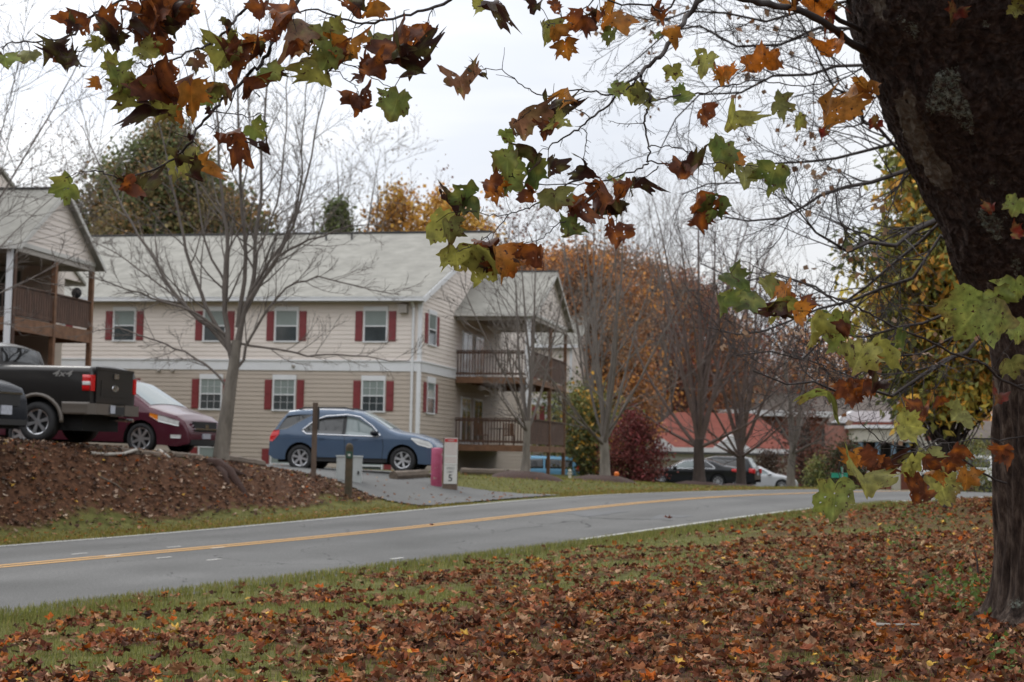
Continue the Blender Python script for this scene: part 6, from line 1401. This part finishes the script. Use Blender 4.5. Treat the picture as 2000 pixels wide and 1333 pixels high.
V = np.stack([ctr[KK, 0] + Rd * np.cos(TH), ctr[KK, 1] + Rd * np.sin(TH), zc + .25 * 0 * hiw], -1)
i = (np.arange(nr - 1)[:, None] * na + np.arange(na)[None]); j = (np.arange(nr - 1)[:, None] * na + (np.arange(na)[None] + 1) % na)
Q = np.stack([i, j, j + na, i + na], -1).reshape(-1, 4)
vc = np.zeros((nr, na, 3)); Vw = V + gT
pxy = np.array([project(p) for p in Vw.reshape(-1, 3)]).reshape(nr, na, 2); front = np.sin(TH) < .1
# pale shed streaks follow the left side of the upper limb; lichen runs down its middle
left_side = np.exp(-((TH - math.pi * 1.10) / .30) ** 2) * hiw
vc[..., 0] = .56 * left_side * (.35 + .9 * (vnoise(TH * 1.0, zc * 2.0, 1, 41) > .42))
def blob(cx, cy, rx, ry, w): return w * np.exp(-((pxy[..., 0] - cx) / rx) ** 2 - ((pxy[..., 1] - cy) / ry) ** 2)
lc = sum(blob(*q) for q in ((1785, 60, 22, 45, .62), (1835, 165, 22, 50, .60), (1858, 200, 34, 48, .62), (1890, 235, 18, 40, .55), (1815, 205, 14, 25, .5), (1925, 45, 20, 22, .6), (1940, 355, 22, 28, .6), (1920, 420, 18, 22, .6), (1945, 450, 30, 45, .62), (1985, 520, 24, 45, .6), (1985, 1180, 30, 22, .6), (1755, 40, 14, 30, .45), (1975, 400, 20, 30, .5), (1870, 120, 18, 60, .42), (1905, 290, 14, 40, .42)))
vc[..., 1] = np.minimum(lc, .57) * front
trunk_o = mesh_np('trunk', V.reshape(-1, 3), [Q], M['sycamore_bark'], syc, cols=vc.reshape(-1, 3))

def Yb(px): return 8.6 - 1.5 * (1 - sstep(0, 2000, px)) - .4 * 0
branches = [  # (points in photo pixels, start/end radius m, depth start/end)
    ([(1690, 100), (1660, 82), (1620, 50), (1560, 20), (1500, 8), (1440, -5), (1380, -30)], .036, .020, 11.4, 8.5),
    ([(1680, 60), (1640, 40), (1600, 5), (1560, -30)], .022, .016, 11.3, 10),
    ([(1400, -30), (1368, 0), (1344, 30), (1322, 58), (1300, 98), (1275, 122), (1251, 145)], .020, .011, 8.0, 7.5),
    ([(1330, -20), (1300, 20), (1260, 10), (1200, 5), (1150, -10)], .008, .004, 7.6, 7.2),
    ([(1251, 145), (1217, 168), (1188, 206), (1154, 231), (1129, 252), (1095, 273), (1070, 290)], .008, .004, 7.5, 7.2),
    ([(1251, 145), (1255, 164), (1268, 181), (1270, 202), (1259, 227), (1261, 256), (1268, 290), (1265, 319)], .008, .005, 7.5, 7.5),
    ([(1265, 319), (1247, 332), (1196, 349), (1154, 359), (1104, 361), (1028, 357), (1003, 344)], .005, .0025, 7.5, 7.1),
    ([(1265, 319), (1310, 321), (1350, 323), (1400, 318), (1425, 322), (1480, 325)], .005, .0025, 7.5, 7.6),
    ([(1251, 146), (1230, 172), (1192, 185), (1154, 179), (1116, 176), (1074, 187), (1041, 179), (1011, 160), (978, 139), (944, 134)], .006, .0022, 7.5, 7.0),
    ([(1137, 248), (1146, 277), (1139, 307), (1142, 325)], .003, .002, 7.3, 7.3),
    ([(1154, 231), (1120, 210), (1090, 235), (1045, 215), (1020, 228)], .003, .002, 7.3, 7.1),
    ([(1129, 352), (1087, 370), (1049, 399), (1020, 410), (994, 419), (965, 420), (927, 414), (900, 412)], .0045, .002, 7.3, 7.0),
    ([(994, 419), (969, 449), (944, 466), (915, 483), (895, 490)], .003, .002, 7.1, 7.0),
    ([(1175, 362), (1140, 400), (1116, 420), (1087, 441), (1062, 464), (1028, 475), (1003, 475)], .004, .002, 7.3, 7.0),
    ([(1268, 200), (1300, 191), (1342, 185), (1384, 181), (1405, 170), (1439, 166), (1468, 158), (1502, 160), (1544, 168), (1602, 164), (1649, 145), (1700, 130)], .006, .004, 7.5, 11.5),
    ([(1268, 287), (1300, 286), (1329, 290), (1355, 302), (1385, 308)], .004, .002, 7.5, 7.7),
    ([(1261, 240), (1230, 242), (1190, 238)], .003, .0015, 7.5, 7.4),
    ([(1285, 325), (1265, 345), (1240, 352), (1225, 372), (1205, 420), (1208, 440)], .004, .0015, 7.4, 7.3),
    ([(960, -40), (877, 0), (839, 19), (789, 31), (742, 42), (705, 45), (671, 38), (650, 29), (610, 20), (570, 30)], .010, .004, 7.4, 6.8),
    ([(877, 0), (845, 20), (825, 60), (822, 62)], .004, .002, 7.3, 7.1),
    ([(560, -60), (497, 0), (469, 28), (455, 45), (427, 73), (395, 93), (371, 101), (346, 115), (308, 126), (287, 130), (262, 122), (240, 135)], .009, .0025, 6.9, 6.6),
    ([(590, -20), (553, 49), (539, 70), (525, 101), (507, 129), (490, 143), (458, 175), (437, 192), (416, 220), (392, 245), (367, 287), (332, 315), (301, 331), (266, 343), (245, 350), (224, 346), (196, 338), (175, 336), (154, 339), (130, 350)], .012, .002, 6.9, 6.5),
    ([(416, 220), (455, 222), (490, 229), (513, 224), (520, 240)], .0035, .002, 6.8, 6.8), ([(398, 245), (420, 250), (440, 255)], .003, .002, 6.7, 6.7),
    ([(553, 49), (580, 75), (600, 105), (640, 120), (690, 130), (740, 158), (768, 175)], .005, .002, 6.9, 7.0),
    ([(650, 140), (690, 165), (700, 185)], .003, .0015, 6.9, 6.9),
    ([(300, -40), (245, 0), (196, 21), (168, 42), (140, 70), (105, 80), (63, 84), (31, 82), (0, 95)], .008, .003, 6.8, 6.4),
    ([(420, -30), (360, 10), (310, 40), (260, 60), (210, 70), (160, 100)], .006, .003, 6.8, 6.5),
    ([(1180, -30), (1150, 10), (1120, 30), (1080, 45), (1068, 55)], .005, .002, 7.3, 7.2), ([(1120, 30), (1110, 60), (1105, 80)], .003, .002, 7.3, 7.2),
    ([(1447, 510), (1481, 523), (1518, 540), (1556, 550), (1594, 565), (1628, 582), (1661, 594), (1691, 607), (1724, 628), (1762, 645), (1804, 662), (1846, 683), (1888, 699), (1922, 712), (1943, 733), (1972, 750), (2010, 765)], .0022, .014, 7.8, 12.3),
    ([(1640, 585), (1620, 610), (1600, 620), (1660, 640), (1690, 650)], .003, .0015, 8, 8.2),
    ([(1965, 945), (1922, 926), (1888, 901), (1863, 880), (1838, 857), (1804, 876), (1775, 876), (1720, 859), (1678, 825)], .011, .003, 12.8, 9.5),
    ([(2020, 850), (1951, 859), (1909, 855), (1880, 863), (1838, 867), (1800, 880), (1770, 885)], .008, .003, 12.8, 9.5),
    ([(1700, 880), (1690, 900), (1688, 920)], .003, .002, 8.2, 8.2), ([(1730, 862), (1700, 880), (1640, 900), (1640, 940)], .004, .002, 9.0, 8.6),
    ([(1930, 690), (1910, 660), (1905, 640)], .004, .003, 12, 11), ([(1940, 720), (1960, 690), (1990, 650)], .004, .003, 12, 11.2),
    ([(1700, 180), (1670, 150), (1640, 120), (1600, 100)], .006, .003, 11.5, 10.5)]
rng = np.random.default_rng(5)
def smooth_poly(p, n=4):
    p = np.asarray(p, float); out_ = []
    for i in range(len(p) - 1):
        p0, p1, p2, p3 = p[max(i - 1, 0)], p[i], p[i + 1], p[min(i + 2, len(p) - 1)]
        for k in range(n):
            t_ = k / n; out_.append(.5 * ((2 * p1) + (-p0 + p2) * t_ + (2 * p0 - 5 * p1 + 4 * p2 - p3) * t_ ** 2 + (-p0 + 3 * p1 - 3 * p2 + p3) * t_ ** 3))
    out_.append(p[-1]); return np.array(out_)
allb = []
for lst, ra, rb, ya, yb_ in branches:
    q = smooth_poly(lst, 4); n = len(q); Ys = np.linspace(ya, yb_, n) + .04 * np.sin(np.arange(n) * .9 + len(lst)); p = np.array([P(a, b_, y_) - gT for (a, b_), y_ in zip(q, Ys)])
    p += rng.normal(size=p.shape) * .004
    r_ = np.linspace(ra, rb, n) * .82 * (1 + .18 * (rng.uniform(size=n) - .3)); allb.append((p, r_))
    V, Q = tubes([p], [r_], 7); mesh_np('branch', V, [Q], M['twig_dark'], syc)
small = sprout(rng, [b_ for b_ in allb[4:] if b_[1][0] < .012], 6, .10, 45, .5, n=3, wob=.2, up=.0, rmin=.0018)
V, Q = tubes([p for p, _ in small], [r for _, r in small], 4); tw_ = tag(mesh_np('twigs', V, [Q], M['twig_dark'], syc), kind='stuff')

# leaf outline: toothed five-lobed sycamore leaf (angle from tip, radius)
half = [(0, 1.0), (7, .86), (13, .80), (16, .83), (24, .72), (33, .64), (38, .72), (43, .74), (48, .88), (52, 1.02), (58, .84), (64, .80), (68, .86), (76, .70), (84, .62), (92, .70), (98, .74), (106, .90), (112, .73), (120, .68), (132, .55), (148, .52), (163, .42), (180, .20)]
oa = np.radians([a for a, _ in half] + [360 - a for a, _ in half[-2:0:-1]]); ORR = np.array([r for _, r in half] + [r for _, r in half[-2:0:-1]])
no = len(oa); rings = np.array([0, .25, .45, .65, .82, 1.0])
def leaf_mesh(rng, size, fold, cup, twist, wav, asym=.12):
    """returns verts (tip along +y, face +z, stalk base at origin)"""
    V = []; orr = ORR ** rng.uniform(.65, 1.15) * rng.uniform(.95, 1.1); orr = orr * (1 + .12 * np.sin(oa * rng.integers(1, 4) + rng.uniform(0, 6))); wx_ = rng.uniform(.72, 1.12); jit = 1 + rng.normal(size=no) * .07; sk = rng.uniform(-asym, asym)
    for r in rings:
        rr_ = orr * r * (jit if r == 1 else 1); x = rr_ * np.sin(oa); y = rr_ * np.cos(oa) + .12
        x = x * (1 + sk * np.sign(x)) * wx_; V.append(np.stack([x, y, np.zeros(no)], -1))
    V = np.array(V).reshape(-1, 3) * size * .56
    x, y = V[:, 0] / size, V[:, 1] / size; ph = rng.uniform(0, 6, 4)
    z = fold * np.abs(x) + cup * (x * x * 2.2) - cup * .6 * y * np.abs(y) + wav * (np.sin(9 * x + ph[0]) * np.cos(7 * y + ph[1]) + .6 * np.sin(15 * x + 11 * y + ph[2])) * np.sqrt(x * x + y * y) * 1.6
    a = twist * y; V = np.stack([V[:, 0] * np.cos(a), V[:, 1] * (1 - .25 * abs(cup)), z * size + V[:, 0] * np.sin(a)], -1)
    return V
lq = []
for r in range(len(rings) - 1):
    for k in range(no): lq.append((r * no + k, (r + 1) * no + k, (r + 1) * no + (k + 1) % no, r * no + (k + 1) % no))
lq = np.array(lq)
PAL = {'g': (.16, .195, .045), 'G': (.085, .118, .030), 'y': (.26, .25, .055), 'm': (.17, .17, .05), 'o': (.34, .145, .025), 'O': (.46, .14, .014), 'b': (.115, .036, .016), 'd': (.038, .015, .011), 't': (.20, .10, .055), 'r': (.15, .022, .012)}
LV = """10,115,50,g;55,108,50,m;95,95,45,d;125,105,62,d;142,50,36,d;165,45,46,b;205,45,62,b;225,65,55,d;190,85,40,y;150,120,45,d;270,18,48,b;290,48,74,b;318,28,84,b;345,22,74,d;300,8,60,b;340,58,46,d;285,98,46,y;315,92,44,g;440,42,28,d;510,15,46,b;560,20,62,b;550,32,55,b
232,143,60,g;255,182,72,y;238,172,50,g;300,155,72,b;330,168,84,b;375,185,84,o;318,208,66,y;350,225,40,o;385,118,52,t;435,105,62,y;475,115,84,b;460,80,46,y;500,85,52,o;485,168,58,b;430,176,48,t;410,190,40,g;530,140,46,g;540,145,30,d;600,62,92,t;620,128,92,y;650,60,52,y;640,110,60,g;668,92,52,o;650,105,60,d;582,90,44,b;455,268,78,b;500,253,58,g;515,282,36,d;345,300,32,d;360,318,72,y;380,340,52,d;405,318,52,o;255,362,52,b;240,350,30,d;128,365,56,g;372,268,18,d;408,217,18,d
730,12,54,o;697,12,50,b;656,52,36,y;690,85,56,o;675,105,42,d;770,90,92,b;805,75,94,b;825,60,62,b;790,112,62,d;735,80,56,m;712,140,56,b;700,192,52,b;772,200,62,g;900,155,64,t;928,133,30,d;948,147,16,d;935,8,36,y;965,12,60,d;1045,8,40,d;1085,8,30,b;1068,58,52,y;1105,92,62,o;1132,40,62,b;1195,32,72,o;1192,68,48,g;1155,52,46,d;1170,26,36,b;1285,30,52,b;1312,60,46,o;1283,70,22,g
1108,187,52,o;1080,212,50,d;1092,237,52,y;1070,250,52,b;1022,242,62,t;992,264,38,g;1205,175,42,g;1235,177,46,y;1255,187,46,m;1330,190,48,G;1315,140,44,y;990,315,62,g;1003,332,72,g;1045,338,72,G;1040,308,62,d;960,357,52,b;910,385,74,G;895,397,40,d;972,368,56,o;1078,325,54,d;1085,387,54,m;1130,407,52,b;1142,330,52,d;1118,450,64,G;1165,375,56,b;1192,388,58,b;1218,372,60,b;1245,360,50,d;1180,402,48,d;1205,450,58,b;1205,350,38,g;1032,378,44,b
880,447,62,m;895,502,78,y;945,517,86,y;978,505,72,o;945,478,60,b;1045,497,66,b;962,497,50,d;1378,118,62,y;1415,140,52,O;1490,118,62,O;1627,90,60,O;1382,220,58,b;1438,227,56,y;1525,203,52,m;1560,237,46,y;1620,215,84,o;1662,185,62,o;1692,170,46,o;1605,262,34,r;1710,240,34,r;1410,292,62,G;1340,333,60,b;1415,323,46,y;1455,337,62,m;1510,340,74,G;1368,392,62,b;1397,402,62,G;1590,12,62,O;1540,5,42,o;1632,20,50,r
1435,540,66,G;1455,582,74,G;1412,592,56,G;1530,565,72,o;1532,600,62,y;1565,612,62,o;1625,632,84,g;1592,642,72,y;1637,665,48,g;1680,692,84,y;1715,680,62,y;1758,660,56,G;1610,777,64,g;1655,762,62,b;1692,760,52,b;1715,745,46,d;1775,832,56,y;1800,802,62,b;1840,785,52,b;1875,807,58,g;1692,932,78,y;1686,892,48,o;1630,970,86,g;1720,907,64,b;1750,902,56,d;1782,907,52,y;1820,892,56,m;1852,902,58,b;1840,947,74,y;1800,962,50,b;1890,932,54,o;1903,612,112,g;1945,582,60,g;1982,562,60,g;1988,642,66,g;1977,715,64,m;1958,882,62,b;1950,772,36,r;1985,400,46,g;1868,22,46,r;1985,15,46,y;1935,405,26,r;1985,455,34,r"""
leaves_ = []
for row in LV.replace('\n', ';').split(';'):
    a = row.split(','); leaves_.append((float(a[0]), float(a[1]), float(a[2]), a[3]))
rng = np.random.default_rng(314)
for px, py, sz, kd in list(leaves_):
    if px < 1560 and rng.uniform() < (.75 if kd in 'bd' and px < 900 else (.35 if kd in 'bdo' else .12)):
        leaves_.append((px + rng.normal() * sz * .35, py + rng.normal() * sz * .28, sz * rng.uniform(.6, 1.0), 'dbbd'[rng.integers(0, 4)] if kd in 'bdo' else 'bmyo'[rng.integers(0, 4)]))
order = sorted(range(len(leaves_)), key=lambda i: -leaves_[i][2]); top100 = set(order[:98])
# nearest branch point gives the depth
BP = np.concatenate([p for p, _ in allb]) + gT; BPX = np.array([project(p) for p in BP])
_swap = {'g': 'm', 'y': 'o', 'G': 'g'}; _r = random.Random(12)
leaves_ += [(1700, 895, 46, 'b'), (1668, 905, 40, 'o'), (1735, 925, 44, 'b'), (1808, 905, 48, 'b'), (1828, 922, 44, 'o'), (1672, 775, 44, 'b'), (1700, 748, 40, 'b'), (1868, 880, 40, 'b'), (1545, 590, 46, 'b'), (1500, 555, 50, 'm'), (1650, 640, 44, 'b'), (1698, 700, 40, 'o')]
leaves_ = [(a, b_, s_, _swap.get(k_, k_) if (a > 1660 and b_ > 740 and s_ < 64 and _r.random() < .45) else k_) for a, b_, s_, k_ in leaves_]
restV = []; restC = []; stalks = []
for i, (px, py, sz, kd) in enumerate(leaves_):
    rng = np.random.default_rng(1000 + i)
    dd = np.hypot(BPX[:, 0] - px, BPX[:, 1] - py + sz * .2); jn = int(np.argmin(dd)); Y = float(BP[jn][1]) - .03 + rng.uniform(-.12, .08)
    if px > 1860: Y = min(Y, 10.2)
    size = sz / F * Y * 1.26
    dry = kd in 'bdotrO'
    if kd == 'd': V = leaf_mesh(rng, size, rng.uniform(.3, .9), rng.uniform(.8, 1.5), rng.uniform(-1.4, 1.4), .16)
    elif dry: V = leaf_mesh(rng, size, rng.uniform(.1, .7), rng.uniform(.3, 1.1), rng.uniform(-1.2, 1.2) * min(1, (56 / sz) ** 2), .13 * min(1, 60 / sz))
    else: V = leaf_mesh(rng, size, rng.uniform(-.1, .5), rng.uniform(-.1, .7), rng.uniform(-.8, .8), .07)
    # orientation: tip mostly hanging, blade towards the viewer with a tilt
    rotz = rng.normal(180, 42) if kd not in 'O' else rng.uniform(-40, 40)
    tx = rng.normal(0, 28 if dry else 26); ty = rng.normal(0, 34 if dry else 24)
    Rm = (Matrix.Rotation(math.radians(90), 3, 'X') @ Matrix.Rotation(math.radians(rotz), 3, 'Z') @ Matrix.Rotation(math.radians(ty), 3, 'Y') @ Matrix.Rotation(math.radians(tx), 3, 'X'))
    V = V @ np.array(Rm).T; ctrv = V.mean(0); pos = P(px, py, Y) - gT; base = pos - ctrv
    V = V + base
    # colour per vertex: a leaf's own mottling, browner towards its rim
    rad = np.repeat(rings, no); rimn = .5 + .5 * np.sin(np.tile(oa, len(rings)) * 2 + i) ; c0_ = np.array(PAL[kd]) * rng.uniform(.8, 1.2); c1_ = np.array(PAL['b' if kd in 'gGymo' else 'd']) if rng.uniform() < .75 else c0_
    c2_ = np.array(PAL['y']) if kd in 'gG' else (np.array(PAL['O']) if kd in 'boO' else np.array(PAL['m']))
    f1 = np.clip((rad - .55) * 1.5 * rimn * rng.uniform(.3, 1.3), 0, 1)[:, None] * (.9 if kd not in 'G' else .5); f2 = np.clip(vnoise(V[:, 0] * 30, V[:, 2] * 30, 1, i) - .45, 0, 1)[:, None] * 1.3
    C = (c0_ * (1 - f2) + c2_ * f2) * (1 - f1) + c1_ * f1
    vein = (np.abs(np.sin(np.tile(oa, len(rings)) * 2.5)) < .12)[:, None] & (rad < .9)[:, None]; C = np.where(vein, C * 1.45, C)
    bp_ = BP[jn] - gT; 
    stalk_n = len(stalks)
    if dd[jn] < 75: stalks.append((np.array([bp_, (bp_ + base) / 2 + (0, 0, .015), base]), np.array([.0022, .0018, .0015])))
    else:
        up_ = base + np.array([rng.normal() * .03, .02, rng.uniform(.05, .12)]); stalks.append((np.array([up_, (up_ + base) / 2 + (0, 0, .01), base]), np.array([.0018, .0016, .0014])))
    SV, SQ = tubes([stalks[-1][0]], [stalks[-1][1]], 4); V = np.r_[V, SV]; C = np.r_[C, np.tile([.05, .03, .02], (len(SV), 1))]; FQ_ = np.r_[lq, SQ + len(V) - len(SV)]
    if i in top100: mesh_np('leaf', V, [FQ_], M['leaf'], syc, cols=C)
    else: restV.append(V); restC.append(C)
nv = len(restV[0]); V = np.concatenate(restV); Q = np.concatenate([FQ_ + k * nv for k in range(len(restV))])
tag(mesh_np('leaves', V, [Q], M['leaf'], syc, cols=np.concatenate(restC)), kind='stuff')

# ------------------------------------------------------------------ fallen leaves and grass
rng = np.random.default_rng(99)
def scatter(n, x0, x1, y0, y1, dens, ypow=1.0):
    y = y0 + (y1 - y0) * rng.uniform(size=n) ** ypow; xm = .36 * y + 1.0; x = rng.uniform(-1, 1, n) * xm; k = (x > x0) & (x < x1); x, y = x[k], y[k]; d = dens(x, y); k = rng.uniform(size=len(x)) < d; return x[k], y[k]
pal = np.array([(.23, .085, .040), (.135, .046, .024), (.30, .12, .055), (.060, .026, .017), (.35, .18, .09), (.22, .066, .032), (.42, .25, .15), (.37, .12, .025), (.15, .068, .042), (.29, .115, .056)])
ca = np.radians(np.array([0, 30, 50, 75, 105, 140, 180, 220, 255, 285, 310, 330])); cr2 = np.array([1, .58, .92, .55, .78, .42, .28, .42, .78, .55, .92, .58])
def litter(x, y, size, tilt=.5, curl=.5, lift=.02, palette=pal, zf=gz):
    n = len(x); m = len(ca); s_ = size * rng.uniform(.6, 1.3, n); a0 = rng.uniform(0, 2 * np.pi, n)
    X = cr2[None] * np.cos(ca[None] + 0 * a0[:, None]) * rng.uniform(.75, 1.1, (n, m)); Yv = cr2[None] * np.sin(ca[None]) * rng.uniform(.6, 1.0, (n, 1))
    cu = rng.uniform(-.2, 1.0, (n, 1)) * curl; Z = cu * (X ** 2 * .8 + Yv ** 2 * 1.3) + rng.normal(size=(n, m)) * .17
    c_, s2 = np.cos(a0)[:, None], np.sin(a0)[:, None]
    L = np.stack([np.concatenate([np.zeros((n, 1)), X], 1), np.concatenate([np.zeros((n, 1)), Yv], 1), np.concatenate([np.zeros((n, 1)), Z], 1)], -1) * s_[:, None, None] * .5
    # random tilt about a horizontal axis then spin
    tl = rng.normal(size=n) * tilt; ct, st = np.cos(tl)[:, None], np.sin(tl)[:, None]
    Yr = L[..., 1] * ct - L[..., 2] * st; Zr = L[..., 1] * st + L[..., 2] * ct; Xr = L[..., 0]
    Xw = Xr * c_ - Yr * s2; Yw = Xr * s2 + Yr * c_
    V = np.stack([Xw + x[:, None], Yw + y[:, None], Zr + (zf(x, y) + lift + s_ * .18)[:, None]], -1)
    k = np.arange(m); f = np.stack([np.zeros(m, int), 1 + k, 1 + (k + 1) % m], -1); Fc = (np.arange(n)[:, None, None] * (m + 1) + f[None]).reshape(-1, 3)
    ci = palette[rng.integers(0, len(palette), n)] * rng.uniform(.45, 1.15, (n, 1)); rare = rng.uniform(size=n); ci[rare < .012] = (.55, .34, .07); ci[(rare > .012) & (rare < .03)] = (.42, .10, .015); ci[(rare > .03) & (rare < .05)] = (.33, .22, .12)
    return V.reshape(-1, 3), Fc, np.repeat(ci, m + 1, axis=0)
def dens_right(x, y):
    t, u = tu(x, y); return np.where(u < -HN - .1, np.clip(cover(x, y) * 1.0, .06, 1), 0)
parts_ = []; nb_ = 0; allF = []; allC = []
for n, y0, y1, sz, pw in ((12500, 8.2, 15, .135, 1.0), (17000, 15, 24, .13, 1.0), (24000, 24, 44, .13, .8)):
    x, y = scatter(n, -30, 30, y0, y1, dens_right, pw); V, f, c_ = litter(x, y, sz); parts_.append(V); allF.append(f + nb_); allC.append(c_); nb_ += len(V)
tag(mesh_np('leaf_litter', np.concatenate(parts_), [np.concatenate(allF)], M['litter'], cols=np.concatenate(allC), smooth=False), kind='stuff')
bank_pal = np.array([(.10, .062, .045), (.055, .034, .027), (.14, .088, .062), (.19, .105, .065), (.12, .070, .050), (.28, .20, .15), (.065, .043, .034), (.36, .28, .21), (.17, .080, .045)]) * 1.45
def dens_left(x, y):
    t, u = tu(x, y); return np.where((u > 4.7) & (u < 12) & ~poly_in(x, y, DRIVE), np.clip(cover(x, y), 0, 1) * .95, 0)
x, y = scatter(52000, -30, 2, 19.5, 38, dens_left); V, f, c_ = litter(x, y, .125, palette=bank_pal, tilt=.6)
x2, y2 = scatter(6000, -16, 14, 20, 50, lambda x, y: np.where((tu(x, y)[1] > HF) & (tu(x, y)[1] < 5.2), 1.0, np.where(poly_in(x, y, DRIVE), .10, np.where(tu(x, y)[1] > 5, .4, 0))))
V2, f2, c2 = litter(x2, y2, .10, tilt=.25, palette=pal[[0, 2, 4, 7, 6]])
tag(mesh_np('bank_litter', np.r_[V, V2], [np.r_[f, f2 + len(V)]], M['litter'], cols=np.r_[c_, c2], smooth=False), kind='stuff')
# the one leaf on the centre of the road
g = ground_ray(845, 1035); V, f, c_ = litter(np.array([g[0]]), np.array([g[1]]), .26, tilt=.1, curl=.9, lift=.06, palette=np.array([(.22, .06, .03)]))
o = mesh_np('fallen_leaf', V - g, [f], M['litter'], cols=c_); o.location = g; tag(o, 'single curled brown leaf lying on the road near the yellow lines', 'leaf')
g = ground_ray(1305, 1023); V, f, c_ = litter(np.array([g[0]]), np.array([g[1]]), .2, tilt=.1, curl=.6, lift=.06, palette=np.array([(.22, .06, .03)]))
o = mesh_np('fallen_leaf', V - g, [f], M['litter'], cols=c_); o.location = g; tag(o, 'single flat brown leaf on the far lane near the dark stains', 'leaf')
# the pale sticks at lower right
for pp, lab in ((((1712, 1232), (1740, 1233), (1795, 1232)), 'pale broken stick lying among leaves left of the trunk foot'),):
    pts = [bank_pt(a, b_, .05) for a, b_ in pp]; s = MB(); s.tube(pts, [.016, .014, .009], 6); o = s.build('fallen_stick', M['pipe_white'], None); tag(o, lab, 'stick')
g = ground_ray(1912, 1130); s = MB(); s.tube([(0, 0, -.05), (-.02, 0, .18), (-.05, .01, .34)], [.012, .01, .005], 6); s.tube([(-.02, 0, .18), (.01, 0, .27)], [.006, .003], 5); o = s.build('dead_stem', M['twig_dark'], None); o.location = g; tag(o, 'dead upright stem poking from the leaves left of the trunk', 'stem')

def blades(x, y, h, w, palette, lean=.5, zf=gz):
    n = len(x); h = h * rng.uniform(.5, 1.3, n); w = w * rng.uniform(.7, 1.3, n); a = rng.uniform(0, 2 * np.pi, n); l = rng.uniform(.1, 1, n) * lean * h; b_ = a + rng.uniform(-.8, .8, n)
    bx, by = np.cos(a), np.sin(a); px_, py_ = -np.sin(b_) * w / 2, np.cos(b_) * w / 2; z = zf(x, y) - .01
    V = np.stack([np.stack([x - px_, y - py_, z], -1), np.stack([x + px_, y + py_, z], -1), np.stack([x + bx * l * .35 + px_ * .8, y + by * l * .35 + py_ * .8, z + h * .6], -1), np.stack([x + bx * l * .35 - px_ * .8, y + by * l * .35 - py_ * .8, z + h * .6], -1), np.stack([x + bx * l, y + by * l, z + h], -1)], 1)
    i = np.arange(n)[:, None] * 5; c_ = palette[rng.integers(0, len(palette), n)] * rng.uniform(.75, 1.3, (n, 1)); return V.reshape(-1, 3), i + np.array([[0, 1, 2, 3]]), i + np.array([[3, 2, 4]]), np.repeat(c_, 5, axis=0)
gp = np.array([(.17, .18, .042), (.125, .145, .036), (.23, .23, .06), (.25, .21, .075), (.145, .155, .040)])
def dens_g(x, y):
    t, u = tu(x, y); d = 1 - cover(x, y) * .80; return np.where(u < -HN + .02, d, 0)
Vs, Qs, Ts, Cs = [], [], [], []; nb_ = 0
def addb(x, y, h, w, p=gp):
    global nb_
    V, q, t3, c_ = blades(x, y, h, w, p); Vs.append(V); Qs.append(q + nb_); Ts.append(t3 + nb_); Cs.append(c_); nb_ += len(V)
x, y = scatter(100000, -30, 30, 8.2, 17, dens_g); t_, u_ = tu(x, y); addb(x, y, .055 + .05 * np.exp(-((u_ + 4.3) / .6) ** 2), .007)
x, y = scatter(70000, -30, 30, 17, 44, dens_g, .9); t_, u_ = tu(x, y); addb(x, y, .06 + .03 * np.exp(-((u_ + 4.3) / .6) ** 2), .012)
# extra tall fringe along the near road edge
tt = rng.uniform(-12, 22, 30000); uu = -HN + .42 * sstep(14, 6, tt) - np.abs(rng.normal(size=30000)) * .42; x = RO[0] + tt * RD[0] + uu * RN[0]; y = RO[1] + tt * RD[1] + uu * RN[1]; addb(x, y, .10, .009)
tt = rng.uniform(-8, 40, 26000); uu = HF + .02 + np.abs(rng.normal(size=26000)) * .75; x = RO[0] + tt * RD[0] + uu * RN[0]; y = RO[1] + tt * RD[1] + uu * RN[1]; k = ~poly_in(x, y, DRIVE) & ~((tt > 15.5) & (tt < 19.2) & (uu < 6)); addb(x[k], y[k], .06, .014, gp * np.array([1.15, .92, .8]))
x, y = scatter(60000, -3, 24, 36, 75, lambda x, y: np.where((tu(x, y)[1] > HF + .3) & (tu(x, y)[1] < 13) & ~poly_in(x, y, DRIVE), .8, 0)); addb(x, y, .07, .022, gp * np.array([1., .95, .85]))
x, y = scatter(16000, -16, -1, 20, 38, lambda x, y: np.where((tu(x, y)[1] > 4.8) & (tu(x, y)[1] < 9) & ~poly_in(x, y, DRIVE), .9 * (vnoise(x, y, .9, 12) > .55), 0)); addb(x, y, .07, .014)
tag(mesh_np('grass', np.concatenate(Vs), [np.concatenate(Qs), np.concatenate(Ts)], M['grass'], cols=np.concatenate(Cs)), kind='stuff')
# low broad leaved weeds near the trunk foot
rngw = np.random.default_rng(8); cs = []
for px, py in ((1800, 1010), (1830, 1000), (1770, 1030), (1850, 1030), (1790, 1060), (1750, 1080), (1720, 1050), (1830, 1165), (1860, 1175), (1880, 1150), (1900, 1165), (1935, 1150), (1880, 1185), (1920, 1190), (1770, 1200), (1890, 1215), (1960, 1320), (1975, 1310), (1810, 1180), (1740, 1130), (1920, 1175), (1860, 1150)):
    cs.append(bank_pt(px, py, .07))
V, q, c_ = leaf_cloud(rngw, np.array(cs), 40, .10, .055, [(.11, .17, .035), (.15, .20, .05), (.09, .14, .035)], aspect=.6)
tag(mesh_np('weeds', V, [q], M['foliage'], cols=c_), kind='stuff')
